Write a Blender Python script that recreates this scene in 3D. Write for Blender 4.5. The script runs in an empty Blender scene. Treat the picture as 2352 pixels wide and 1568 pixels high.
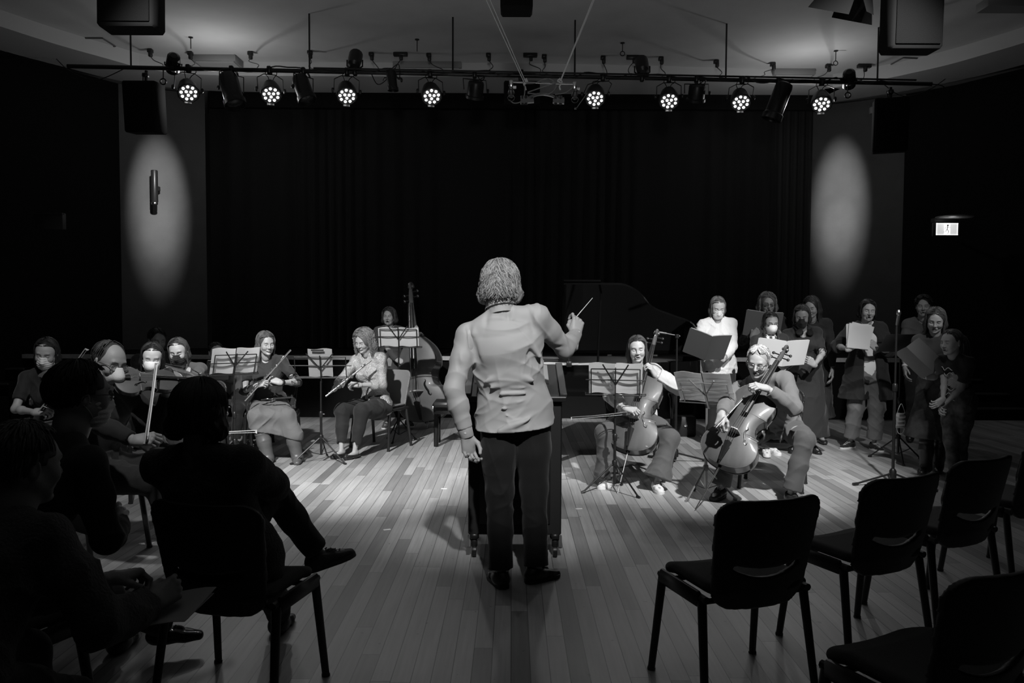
import bpy, math, random
import numpy as np
import openvdb as vdb
from mathutils import Vector, Matrix

# ------------------------------------------------------------------ camera, world, view, lights
SC = bpy.context.scene
COL = SC.collection
CAMZ = 1.55
F = 1829.33
PITCH = math.radians(2.54)
ROLL = math.radians(0.27)
_f = np.array([0, math.cos(PITCH), -math.sin(PITCH)])
_u0 = np.array([0, math.sin(PITCH), math.cos(PITCH)])
_r0 = np.array([1.0, 0, 0])
_r = _r0 * math.cos(ROLL) + _u0 * math.sin(ROLL)
_u = _u0 * math.cos(ROLL) - _r0 * math.sin(ROLL)
cd = bpy.data.cameras.new('camera')
cam = bpy.data.objects.new('camera', cd)
COL.objects.link(cam)
cd.sensor_width = 36
cd.lens = 28
cd.clip_start = 0.05
cd.clip_end = 100
cam.matrix_world = Matrix(((_r[0], _u[0], -_f[0], 0), (_r[1], _u[1], -_f[1], 0), (_r[2], _u[2], -_f[2], CAMZ), (0, 0, 0, 1)))
SC.camera = cam

w = bpy.data.worlds.new('world')
SC.world = w
w.use_nodes = True
w.node_tree.nodes['Background'].inputs[0].default_value = (1, 1, 1, 1)
w.node_tree.nodes['Background'].inputs[1].default_value = 0.0012
SC.view_settings.view_transform = 'Standard'
SC.view_settings.look = 'None'
SC.view_settings.exposure = 0.0
SC.view_settings.gamma = 1.0
SC.view_settings.use_curve_mapping = False
try:
    SC.cycles.use_denoising = True
    SC.cycles.max_bounces = 6
    SC.cycles.sample_clamp_indirect = 4
except Exception:
    pass


def V(*a):
    return np.array(a if len(a) > 1 else a[0], float)


def P(px, py, Y):
    """the point seen at pixel (px, py) at distance Y down the hall"""
    d = _f * F + _r * (px - 1176) + _u * (784 - py)
    return V(0, 0, CAMZ) + d * (Y / d[1])


def G(px, py, z=0.0):
    """the point of the horizontal plane z seen at that pixel"""
    d = _f * F + _r * (px - 1176) + _u * (784 - py)
    return V(0, 0, CAMZ) + d * ((z - CAMZ) / d[2])


def nrm(v):
    v = np.asarray(v, float)
    return v / (np.linalg.norm(v) + 1e-12)


def spot(name, loc, aim, energy, size, blend=0.5, rad=0.08):
    l = bpy.data.lights.new(name, 'SPOT')
    l.energy = energy
    l.spot_size = math.radians(size)
    l.spot_blend = blend
    l.shadow_soft_size = rad
    o = bpy.data.objects.new(name, l)
    COL.objects.link(o)
    o.location = loc
    o.rotation_euler = (Vector(aim) - Vector(loc)).to_track_quat('-Z', 'Y').to_euler()
    return o


# front-of-house lamps hanging over the audience, aimed at the players
spot('front_lamp', (-2.3, 3.2, 4.6), (-1.4, 7.5, 0.8), 2200, 43, 0.8, 0.07)
spot('front_lamp', (2.5, 3.2, 4.6), (1.9, 7.4, 0.8), 2000, 42, 0.8, 0.07)
spot('front_lamp', (0.4, 0.3, 4.5), (0.02, 4.42, 1.45), 1050, 22, 0.8, 0.07)
spot('front_lamp', (4.2, 3.8, 4.6), (3.4, 8.8, 1.3), 520, 30, 0.8, 0.09)
spot('front_lamp', (-1.5, 2.6, 4.6), (-2.8, 5.7, 0.9), 420, 44, 0.8, 0.09)
# added fill light behind the camera, out of view, to brighten the ceiling
spot('ceiling_fill', (0.0, -2.4, 2.6), (0.0, 5.2, 5.1), 380, 62, 1.0, 0.3)


# ------------------------------------------------------------------ materials (all neutral greys: the photograph is black and white)
MATS = {}


def mat(name, v, rough=0.6, metal=0.0, emit=0.0, bump=0.0, bscale=60.0, tone=False, var=0.0, vscale=4.0, spec=0.5, sheen=0.0, trans=0.0, coat=0.0, stretch=None):
    if name in MATS:
        return MATS[name]
    m = bpy.data.materials.new(name)
    m.use_nodes = True
    nt = m.node_tree
    b = nt.nodes['Principled BSDF']
    b.inputs['Base Color'].default_value = (v, v, v, 1)
    b.inputs['Roughness'].default_value = rough
    b.inputs['Metallic'].default_value = metal
    b.inputs['Specular IOR Level'].default_value = spec
    b.inputs['Coat Weight'].default_value = coat
    b.inputs['Coat Roughness'].default_value = 0.08
    b.inputs['Sheen Weight'].default_value = sheen
    b.inputs['Transmission Weight'].default_value = trans
    if emit:
        b.inputs['Emission Color'].default_value = (1, 1, 1, 1)
        b.inputs['Emission Strength'].default_value = emit
    tc = nt.nodes.new('ShaderNodeTexCoord')
    mp = nt.nodes.new('ShaderNodeMapping')
    nt.links.new(tc.outputs['Object'], mp.inputs[0])
    if stretch:
        mp.inputs['Scale'].default_value = stretch
    col = None
    if tone:
        a = nt.nodes.new('ShaderNodeAttribute')
        a.attribute_name = 'tone'
        mu = nt.nodes.new('ShaderNodeMath')
        mu.operation = 'MULTIPLY'
        mu.inputs[1].default_value = v
        nt.links.new(a.outputs['Fac'], mu.inputs[0])
        col = mu.outputs[0]
    if var:
        n = nt.nodes.new('ShaderNodeTexNoise')
        n.inputs['Scale'].default_value = vscale
        n.inputs['Detail'].default_value = 6
        nt.links.new(mp.outputs[0], n.inputs[0])
        mr = nt.nodes.new('ShaderNodeMapRange')
        mr.inputs[1].default_value = 0.3
        mr.inputs[2].default_value = 0.7
        mr.inputs[3].default_value = 1 - var
        mr.inputs[4].default_value = 1 + var
        nt.links.new(n.outputs[0], mr.inputs[0])
        mu = nt.nodes.new('ShaderNodeMath')
        mu.operation = 'MULTIPLY'
        nt.links.new(mr.outputs[0], mu.inputs[0])
        if col is not None:
            nt.links.new(col, mu.inputs[1])
        else:
            mu.inputs[1].default_value = v
        col = mu.outputs[0]
    if col is not None:
        nt.links.new(col, b.inputs['Base Color'])
    if bump:
        n = nt.nodes.new('ShaderNodeTexNoise')
        n.inputs['Scale'].default_value = bscale
        n.inputs['Detail'].default_value = 5
        nt.links.new(mp.outputs[0], n.inputs[0])
        bp = nt.nodes.new('ShaderNodeBump')
        bp.inputs['Strength'].default_value = bump
        bp.inputs['Distance'].default_value = 0.01
        nt.links.new(n.outputs[0], bp.inputs['Height'])
        nt.links.new(bp.outputs[0], b.inputs['Normal'])
    MATS[name] = m
    return m


# ------------------------------------------------------------------ objects
def thing(name, label, cat, loc=(0, 0, 0), rotz=0.0, group=None):
    o = bpy.data.objects.new(name, None)
    o.empty_display_size = 0.05
    COL.objects.link(o)
    o.location = tuple(float(x) for x in loc)
    o.rotation_euler = (0, 0, rotz)
    o['label'] = label
    o['category'] = cat
    if group:
        o['group'] = group
    return o


def tag(o, label=None, cat=None, group=None, kind=None):
    if label:
        o['label'] = label
    if cat:
        o['category'] = cat
    if group:
        o['group'] = group
    if kind:
        o['kind'] = kind
    return o


def struct(o, label=None, cat=None):
    o['kind'] = 'structure'
    if label:
        o['label'] = label
    if cat:
        o['category'] = cat
    return o


class MB:
    """collects shapes and links them as one mesh object"""

    def __init__(s):
        s.v = []
        s.f = []
        s.t = []
        s.n = 0

    def raw(s, v, f, tone=None):
        v = np.asarray(v, float).reshape(-1, 3)
        s.v.append(v)
        for q in f:
            s.f.append([int(i) + s.n for i in q])
        s.t.append(np.full(len(v), 1.0) if tone is None else np.broadcast_to(np.asarray(tone, float), (len(v),)))
        s.n += len(v)
        return s

    def box(s, c, d, M=None, bev=0.0, tone=None):
        hx, hy, hz = d[0] / 2, d[1] / 2, d[2] / 2
        if bev <= 0:
            v = V([[x * hx, y * hy, z * hz] for x in (-1, 1) for y in (-1, 1) for z in (-1, 1)])
            f = [(0, 1, 3, 2), (4, 6, 7, 5), (0, 4, 5, 1), (2, 3, 7, 6), (0, 2, 6, 4), (1, 5, 7, 3)]
        else:
            b = min(bev, hx, hy, hz)
            v, f = [], []
            ring = lambda z, i: [(-hx + i, -hy + b, z), (-hx + b, -hy + i, z), (hx - b, -hy + i, z), (hx - i, -hy + b, z), (hx - i, hy - b, z), (hx - b, hy - i, z), (-hx + b, hy - i, z), (-hx + i, hy - b, z)]
            v = ring(-hz, b * .7) + ring(-hz + b, 0) + ring(hz - b, 0) + ring(hz, b * .7)
            f = [tuple(range(7, -1, -1)), tuple(range(24, 32))]
            for k in range(3):
                for i in range(8):
                    j = (i + 1) % 8
                    f.append((k * 8 + i, k * 8 + j, k * 8 + 8 + j, k * 8 + 8 + i))
            v = V(v)
        if M is not None:
            v = v @ np.asarray(M, float).T
        return s.raw(v + V(c), f, tone)

    def tube(s, pts, r, n=8, cap=True, tone=None, flat=None):
        pts = V(pts)
        m = len(pts)
        r = np.broadcast_to(np.asarray(r, float), (m,))
        t = np.gradient(pts, axis=0) if m > 2 else np.array([pts[1] - pts[0]] * 2)
        t /= np.linalg.norm(t, axis=1)[:, None] + 1e-12
        up = V(0, 0, 1) if abs(t[0][2]) < 0.9 else V(1, 0, 0)
        v = []
        a = np.linspace(0, 2 * np.pi, n, endpoint=False)
        x = nrm(np.cross(up, t[0]))
        for i in range(m):
            x = nrm(x - t[i] * np.dot(x, t[i]))
            y = np.cross(t[i], x)
            fl = 1 if flat is None else flat
            v.append(pts[i] + r[i] * (np.cos(a)[:, None] * x + np.sin(a)[:, None] * y * fl))
        v = np.concatenate(v)
        f = [(i * n + j, i * n + (j + 1) % n, (i + 1) * n + (j + 1) % n, (i + 1) * n + j) for i in range(m - 1) for j in range(n)]
        if cap:
            f.append(tuple(range(n - 1, -1, -1)))
            f.append(tuple(range((m - 1) * n, m * n)))
        return s.raw(v, f, tone)

    def lathe(s, prof, n=24, o=(0, 0, 0), M=None, tone=None):
        """prof: (radius, height) pairs about local z"""
        a = np.linspace(0, 2 * np.pi, n, endpoint=False)
        v = np.concatenate([np.stack([r * np.cos(a), r * np.sin(a), np.full(n, z)], 1) for r, z in prof])
        if M is not None:
            v = v @ np.asarray(M, float).T
        m = len(prof)
        f = [(i * n + j, i * n + (j + 1) % n, (i + 1) * n + (j + 1) % n, (i + 1) * n + j) for i in range(m - 1) for j in range(n)]
        f.append(tuple(range(n - 1, -1, -1)))
        f.append(tuple(range((m - 1) * n, m * n)))
        return s.raw(v + V(o), f, tone)

    def prism(s, poly, d, thick, tone=None):
        """3-D polygon poly pushed out along d by thick"""
        p = V(poly)
        n = len(p)
        q = p + nrm(d) * thick
        f = [tuple(range(n - 1, -1, -1)), tuple(range(n, 2 * n))] + [(i, (i + 1) % n, n + (i + 1) % n, n + i) for i in range(n)]
        return s.raw(np.concatenate([p, q]), f, tone)

    def sheet(s, grid, thick=0.0, tone=None):
        """grid (m,n,3) of points as a surface, with a thickness along its mean normal"""
        g = V(grid)
        m, n = g.shape[:2]
        idx = lambda i, j: i * n + j
        f = [(idx(i, j), idx(i, j + 1), idx(i + 1, j + 1), idx(i + 1, j)) for i in range(m - 1) for j in range(n - 1)]
        if thick:
            du = np.gradient(g, axis=0)
            dv = np.gradient(g, axis=1)
            nn = np.cross(du, dv)
            nn /= np.linalg.norm(nn, axis=2)[..., None] + 1e-12
            b = g - nn * thick
            o = m * n
            f += [tuple(reversed([i + o for i in q])) for q in f]
            for i in range(m - 1):
                f += [(idx(i, 0), idx(i + 1, 0), o + idx(i + 1, 0), o + idx(i, 0)), (idx(i + 1, n - 1), idx(i, n - 1), o + idx(i, n - 1), o + idx(i + 1, n - 1))]
            for j in range(n - 1):
                f += [(idx(0, j + 1), idx(0, j), o + idx(0, j), o + idx(0, j + 1)), (idx(m - 1, j), idx(m - 1, j + 1), o + idx(m - 1, j + 1), o + idx(m - 1, j))]
            return s.raw(np.concatenate([g.reshape(-1, 3), b.reshape(-1, 3)]), f, tone)
        return s.raw(g.reshape(-1, 3), f, tone)

    def move(s, M=None, o=(0, 0, 0)):
        for i in range(len(s.v)):
            if M is not None:
                s.v[i] = s.v[i] @ np.asarray(M, float).T
            s.v[i] = s.v[i] + V(o)
        return s

    def build(s, name, m, parent=None, smooth=True, auto=40):
        v = np.concatenate(s.v)
        return link(name, v, s.f, m, parent, smooth, np.concatenate(s.t), auto)


def link(name, v, f, m, parent=None, smooth=True, tone=None, auto=None):
    me = bpy.data.meshes.new(name)
    v = np.asarray(v, np.float32)
    if isinstance(f, np.ndarray):
        me.vertices.add(len(v))
        me.vertices.foreach_set('co', v.ravel())
        k = f.shape[1]
        me.loops.add(f.size)
        me.loops.foreach_set('vertex_index', f.astype(np.int32).ravel())
        me.polygons.add(len(f))
        me.polygons.foreach_set('loop_start', np.arange(0, f.size, k, dtype=np.int32))
        me.update(calc_edges=True)
    else:
        me.from_pydata(v.tolist(), [], f)
    me.polygons.foreach_set('use_smooth', np.full(len(me.polygons), bool(smooth)))
    if tone is not None:
        a = me.attributes.new('tone', 'FLOAT', 'POINT')
        a.data.foreach_set('value', np.asarray(tone, np.float32))
    if smooth and auto:
        try:
            me.set_sharp_from_angle(angle=math.radians(auto))
        except Exception:
            pass
    me.update()
    o = bpy.data.objects.new(name, me)
    COL.objects.link(o)
    if m is not None:
        me.materials.append(m)
    if parent is not None:
        o.parent = parent
    return o


def copytree(o, loc=None, rotz=None, label=None, parent=None, group=None):
    c = o.copy()
    COL.objects.link(c)
    if parent is not None:
        c.parent = parent
    for ch in [x for x in bpy.data.objects if x.parent == o]:
        copytree(ch, parent=c)
    if loc is not None:
        c.location = tuple(float(x) for x in loc)
    if rotz is not None:
        c.rotation_euler = (0, 0, rotz)
    if label:
        c['label'] = label
    if group:
        c['group'] = group
    return c


def frame(fwd, up):
    """columns right, forward, up"""
    y = nrm(fwd)
    x = nrm(np.cross(y, up))
    return np.stack([x, y, np.cross(x, y)], 1)


def rotz(a):
    c, s = math.cos(a), math.sin(a)
    return V([[c, -s, 0], [s, c, 0], [0, 0, 1]])


def rotx(a):
    c, s = math.cos(a), math.sin(a)
    return V([[1, 0, 0], [0, c, -s], [0, s, c]])


def roty(a):
    c, s = math.cos(a), math.sin(a)
    return V([[c, 0, s], [0, 1, 0], [-s, 0, c]])


def spline(pts, n=8):
    """Catmull-Rom through pts"""
    p = V(pts)
    p = np.concatenate([[2 * p[0] - p[1]], p, [2 * p[-1] - p[-2]]])
    out = []
    for i in range(1, len(p) - 2):
        for t in np.linspace(0, 1, n, endpoint=False):
            a, b, c, d = p[i - 1], p[i], p[i + 1], p[i + 2]
            out.append(0.5 * ((2 * b) + (c - a) * t + (2 * a - 5 * b + 4 * c - d) * t * t + (-a + 3 * b - 3 * c + d) * t ** 3))
    out.append(p[-2])
    return V(out)


# ------------------------------------------------------------------ blended solids (signed distance grid -> quads)
class Vol:
    def __init__(s, lo, hi, h):
        s.h = h
        s.lo = V(lo)
        s.n = np.ceil((V(hi) - s.lo) / h).astype(int) + 1
        s.D = np.full(s.n, 1.0, np.float32)

    def win(s, lo, hi):
        a = np.clip(np.floor((V(lo) - s.lo) / s.h).astype(int), 0, s.n)
        b = np.clip(np.ceil((V(hi) - s.lo) / s.h).astype(int) + 1, 0, s.n)
        sl = tuple(slice(x, y) for x, y in zip(a, b))
        g = [(np.arange(a[i], b[i]) * s.h + s.lo[i]).astype(np.float32) for i in range(3)]
        return sl, (g[0][:, None, None], g[1][None, :, None], g[2][None, None, :])

    def put(s, f, lo, hi, k, op='add'):
        pad = k + 3 * s.h
        sl, p = s.win(V(lo) - pad, V(hi) + pad)
        a = s.D[sl]
        if a.size == 0:
            return
        d = f(p)
        if op == 'add':
            s.D[sl] = smin(a, d, k)
        elif op == 'sub':
            s.D[sl] = -smin(-a, d, k)
        elif op == 'disp':
            s.D[sl] = a + d
        return s

    def rc(s, a, b, ra, rb, k=0.02, u=None, su=1.0, op='add', su2=None):
        """rounded cone a-b; elliptical when u (wide direction) and su (width ratio) are given"""
        a, b = V(a), V(b)
        ab = b - a
        L2 = float(ab @ ab) + 1e-9
        su2 = su if su2 is None else su2
        if u is not None:
            ax = ab / math.sqrt(L2)
            uu = V(u) - ax * (V(u) @ ax)
            uu = nrm(uu)

        def f(p):
            x, y, z = p[0] - a[0], p[1] - a[1], p[2] - a[2]
            t = np.clip((x * ab[0] + y * ab[1] + z * ab[2]) / L2, 0, 1)
            x, y, z = x - t * ab[0], y - t * ab[1], z - t * ab[2]
            q = x * x + y * y + z * z
            if u is not None:
                pu = x * uu[0] + y * uu[1] + z * uu[2]
                w_ = su + (su2 - su) * t
                q = q - pu * pu * (1 - 1 / (w_ * w_))
            return np.sqrt(np.maximum(q, 0)) - (ra + (rb - ra) * t)
        m = max(ra, rb) * max(1, su if u is not None else 1, su2 if u is not None else 1)
        s.put(f, np.minimum(a, b) - m, np.maximum(a, b) + m, k, op)

    def el(s, c, r, k=0.02, M=None, op='add'):
        c, r = V(c), V(r)

        def f(p):
            x, y, z = p[0] - c[0], p[1] - c[1], p[2] - c[2]
            if M is not None:
                x, y, z = (x * M[0][0] + y * M[1][0] + z * M[2][0], x * M[0][1] + y * M[1][1] + z * M[2][1], x * M[0][2] + y * M[1][2] + z * M[2][2])
            k0 = np.sqrt((x / r[0]) ** 2 + (y / r[1]) ** 2 + (z / r[2]) ** 2)
            k1 = np.sqrt((x / r[0] ** 2) ** 2 + (y / r[1] ** 2) ** 2 + (z / r[2] ** 2) ** 2) + 1e-6
            return k0 * (k0 - 1) / k1
        m = max(r)
        s.put(f, c - m, c + m, k, op)

    def cut(s, o, n, k=0.004):
        """remove everything on the +n side of the plane through o"""
        n = nrm(n)
        sl, p = s.win(s.lo, s.lo + s.n * s.h)
        d = (p[0] - o[0]) * n[0] + (p[1] - o[1]) * n[1] + (p[2] - o[2]) * n[2]
        s.D = -smin(-s.D, np.broadcast_to(-d, s.D.shape), k)

    def folds(s, amp, wl, dirs, seed=0, sharp=1.0):
        """cloth folds: warped ridges across the given directions"""
        rs = np.random.RandomState(seed)
        m = np.abs(s.D) < 0.05
        if not m.any():
            return
        i = np.argwhere(m).astype(np.float32) * s.h + s.lo.astype(np.float32)
        d = 0
        for n_, dr in enumerate(list(dirs) * 2):
            dr = nrm(V(dr) + rs.randn(3) * 0.35)
            kk = 2 * np.pi / (wl * (0.8 + 0.9 * rs.rand()))
            ph = i @ (dr * kk) + rs.rand() * 6
            for w_ in (1.5, 1.0, .6):
                ph = ph + w_ * np.sin(i @ (rs.randn(3) * (7 + 6 / w_)) + rs.rand() * 6)
            env = np.clip(np.sin(i @ (rs.randn(3) * 6) + rs.rand() * 6) + np.sin(i @ (rs.randn(3) * 9) + rs.rand() * 6), 0, 2) * .6
            d = d + ((1 - np.abs(np.sin(ph * .5))) ** 2 - 0.2) * env
        d = -d
        s.D[m] += (amp * d).astype(np.float32)

    def crease(s, a, b, wdt, amp):
        """a single ridge (amp<0 raises, amp>0 sinks) along a-b"""
        a, b = V(a), V(b)
        ab = b - a
        L2 = float(ab @ ab) + 1e-9

        def f(p):
            x, y, z = p[0] - a[0], p[1] - a[1], p[2] - a[2]
            t0 = (x * ab[0] + y * ab[1] + z * ab[2]) / L2
            t = np.clip(t0, 0, 1)
            q = (x - t * ab[0]) ** 2 + (y - t * ab[1]) ** 2 + (z - t * ab[2]) ** 2
            return amp * np.exp(-q / (wdt * wdt)) * (0.35 + 0.65 * np.sin(np.pi * np.clip(t * 0.9 + 0.05, 0, 1)))
        s.put(f, np.minimum(a, b) - 2.2 * wdt, np.maximum(a, b) + 2.2 * wdt, 0.0, 'disp')

    def mesh(s):
        g = vdb.FloatGrid(1.0)
        D = s.D
        D[0], D[-1] = 1, 1
        D[:, 0], D[:, -1] = 1, 1
        D[:, :, 0], D[:, :, -1] = 1, 1
        g.copyFromArray(np.ascontiguousarray(D.astype(np.float64)))
        pts, quads = g.convertToQuads(isovalue=0.0)
        return pts * s.h + s.lo, quads.copy()


def smin(a, b, k):
    if k <= 0:
        return np.minimum(a, b)
    h = np.maximum(k - np.abs(a - b), 0) / k
    return np.minimum(a, b) - h * h * k * 0.25
# ------------------------------------------------------------------ hall materials
M_black = mat('black_paint', 0.006, 0.9, spec=.2)
M_wall = mat('black_wall', 0.0045, 0.9, spec=.2, bump=0.1, bscale=40)
M_grey = mat('grey_wall', 0.075, 0.75, bump=0.15, bscale=60, var=0.08)
M_ceil = mat('ceiling_paint', 0.62, 0.85, var=0.04, vscale=3)
M_fas = mat('fascia_paint', 0.55, 0.8)
M_metal = mat('black_metal', 0.02, 0.38, 0.3)
M_cable = mat('black_cable', 0.012, 0.5)
M_strip = mat('stage_nosing', 0.62, 0.7, bump=0.2, bscale=120, var=0.1, vscale=30)
M_stage = mat('stage_black', 0.004, 0.8, spec=.2)
M_chrome = mat('chrome', 0.75, 0.2, 1.0)
M_silver = mat('silver', 0.8, 0.25, 1.0)
M_rope = mat('rope', 0.6, 0.7)


def floor_material():
    m = bpy.data.materials.new('floorboards')
    m.use_nodes = True
    nt = m.node_tree
    N, L = nt.nodes, nt.links
    b = N['Principled BSDF']
    tc = N.new('ShaderNodeTexCoord')
    sep = N.new('ShaderNodeSeparateXYZ')
    L.new(tc.outputs['Object'], sep.inputs[0])

    def math_(op, a, c=None, cl=False):
        n = N.new('ShaderNodeMath')
        n.operation = op
        n.use_clamp = cl
        for i, x in enumerate((a, c)):
            if x is None:
                continue
            if hasattr(x, 'links'):
                L.new(x, n.inputs[i])
            else:
                n.inputs[i].default_value = x
        return n.outputs[0]
    W = 0.083
    col = math_('DIVIDE', sep.outputs['X'], W)
    ci = math_('FLOOR', col)
    fr = math_('SUBTRACT', col, ci)
    wn = N.new('ShaderNodeTexWhiteNoise')
    wn.noise_dimensions = '1D'
    L.new(ci, wn.inputs['W'])
    off = math_('MULTIPLY', wn.outputs['Value'], 7.3)
    yy = math_('ADD', math_('DIVIDE', sep.outputs['Y'], 1.45), off)
    ri = math_('FLOOR', yy)
    fy = math_('SUBTRACT', yy, ri)
    cmb = N.new('ShaderNodeCombineXYZ')
    L.new(ci, cmb.inputs[0])
    L.new(ri, cmb.inputs[1])
    w2 = N.new('ShaderNodeTexWhiteNoise')
    w2.noise_dimensions = '2D'
    L.new(cmb.outputs[0], w2.inputs['Vector'])
    # board tone: a few boards are clearly darker
    pw = math_('POWER', w2.outputs['Value'], 0.55)
    tone = math_('ADD', math_('MULTIPLY', pw, 0.70), 0.42)
    # grain
    mp = N.new('ShaderNodeMapping')
    mp.inputs['Scale'].default_value = (38, 1.6, 1)
    L.new(tc.outputs['Object'], mp.inputs[0])
    addv = N.new('ShaderNodeVectorMath')
    addv.operation = 'ADD'
    L.new(mp.outputs[0], addv.inputs[0])
    L.new(w2.outputs['Color'], addv.inputs[1])
    g = N.new('ShaderNodeTexNoise')
    g.inputs['Scale'].default_value = 1.6
    g.inputs['Detail'].default_value = 8
    L.new(addv.outputs[0], g.inputs[0])
    grain = math_('ADD', math_('MULTIPLY', g.outputs[0], 0.6), 0.70)
    # large wear
    wr = N.new('ShaderNodeTexNoise')
    wr.inputs['Scale'].default_value = 1.3
    wr.inputs['Detail'].default_value = 5
    L.new(tc.outputs['Object'], wr.inputs[0])
    wear = math_('ADD', math_('MULTIPLY', wr.outputs[0], 0.5), 0.75)
    # scuffs: little pale and dark specks
    sp = N.new('ShaderNodeTexNoise')
    sp.inputs['Scale'].default_value = 26
    sp.inputs['Detail'].default_value = 3
    L.new(tc.outputs['Object'], sp.inputs[0])
    dark = math_('GREATER_THAN', sp.outputs[0], 0.72)
    t = math_('MULTIPLY', math_('MULTIPLY', tone, grain), wear)
    t = math_('MULTIPLY', t, math_('SUBTRACT', 1.0, math_('MULTIPLY', dark, 0.45)))
    # seams
    e1 = math_('LESS_THAN', fr, 0.045)
    e2 = math_('LESS_THAN', fy, 0.0022)
    seam = math_('MAXIMUM', e1, e2)
    t = math_('MULTIPLY', t, math_('SUBTRACT', 1.0, math_('MULTIPLY', seam, 0.72)))
    t = math_('MULTIPLY', t, 0.42)
    L.new(t, b.inputs['Base Color'])
    rg = math_('ADD', math_('MULTIPLY', wr.outputs[0], 0.25), 0.30)
    L.new(rg, b.inputs['Roughness'])
    bp = N.new('ShaderNodeBump')
    bp.inputs['Strength'].default_value = 0.25
    bp.inputs['Distance'].default_value = 0.004
    hh = math_('SUBTRACT', math_('MULTIPLY', g.outputs[0], 0.25), seam)
    L.new(hh, bp.inputs['Height'])
    L.new(bp.outputs[0], b.inputs['Normal'])
    return m


b_ = MB()
b_.raw([(-9, -3, 0), (9, -3, 0), (9, 15, 0), (-9, 15, 0)], [(0, 1, 2, 3)])
struct(b_.build('floor', floor_material()))

ZS, ZC, ZST = 4.9, 5.1, 0.85          # soffit, ceiling, stage heights
LW = [(-8.0, -3), (-8.0, 7.4), (-7.5, 9.9), (-6.96, 10.8), (-6.5, 11.6), (-6.1, 12.35), (-5.5, 12.75), (-4.95, 12.95)]
RW = [(4.95, 13.55), (5.6, 13.25), (6.25, 12.75), (6.75, 12.2), (7.25, 11.3), (7.9, 9.6), (8.0, 7.4), (8.0, -3)]


def wall_strip(name, pts, z0, z1, m, thick=0.12, inward=-1):
    b = MB()
    p = V(pts)
    d = np.gradient(p, axis=0)
    n = np.stack([d[:, 1], -d[:, 0]], 1)
    n /= np.linalg.norm(n, axis=1)[:, None]
    q = p - n * thick * inward
    k = len(p)
    v = [(*a, z0) for a in p] + [(*a, z1) for a in p] + [(*a, z0) for a in q] + [(*a, z1) for a in q]
    f = []
    for i in range(k - 1):
        f += [(i, i + 1, k + i + 1, k + i), (2 * k + i, 3 * k + i, 3 * k + i + 1, 2 * k + i + 1), (i, 2 * k + i, 2 * k + i + 1, i + 1), (k + i, k + i + 1, 3 * k + i + 1, 3 * k + i)]
    f += [(0, k, 3 * k, 2 * k), (k - 1, 3 * k - 1, 4 * k - 1, 2 * k - 1)]
    b.raw(v, f)
    return struct(b.build(name, m, smooth=False))


def curve2(p, n=5):
    s_ = spline([(a[0], a[1], 0) for a in p], n)
    return [(a[0], a[1]) for a in s_]


# side walls: black except the curved pale piers beside the stage opening
wall_strip('wall_left', LW[:5] + [LW[5]], 0, ZS, M_wall)
wall_strip('wall_left_pier', curve2([LW[5], (-5.75, 12.62), LW[6], LW[7]], 4), ZST, ZS, M_grey)
wall_strip('wall_right_pier', curve2([RW[0], RW[1], RW[2]], 5), ZST, ZS, M_grey)
wall_strip('wall_right', RW[2:], 0, ZS, M_wall)
wall_strip('wall_back', [(-4.95, 14.2), (4.95, 14.2)], 0, ZC, M_wall)
wall_strip('wall_rear', [(8.0, -3), (-8.0, -3)], 0, ZC, M_wall)
wall_strip('wall_return_right', [(4.93, 14.1), (4.93, 13.5)], ZST, ZS, M_wall)
# ceiling, and the curved fascia that steps down to the walls
b_ = MB()
b_.raw([(-9, -3.2, ZC), (-9, 15, ZC), (9, 15, ZC), (9, -3.2, ZC)], [(0, 1, 2, 3)])
b_.raw([(-9, -3.2, ZC + .1), (9, -3.2, ZC + .1), (9, 15, ZC + .1), (-9, 15, ZC + .1)], [(0, 1, 2, 3)])
struct(b_.build('ceiling', M_ceil, smooth=False))
inn = curve2([(-8.0, 6.0), (-7.6, 8.6), (-6.9, 10.45), (-6.35, 11.45), (-5.8, 12.2), (-4.7, 12.66), (-2.5, 12.72), (0, 12.72), (2.5, 12.85), (4.2, 13.05), (5.0, 13.25), (5.75, 12.75), (6.35, 12.15), (6.95, 11.25), (7.55, 9.6), (8.0, 6.0)], 5)
wall_strip('trim_ceiling_fascia', inn, ZS, ZC, M_fas, thick=0.9)
b_ = MB()
b_.box((0, 12.78, 4.80), (9.6, 0.08, 0.26))
struct(b_.build('trim_proscenium_header', M_wall, smooth=False))

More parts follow.
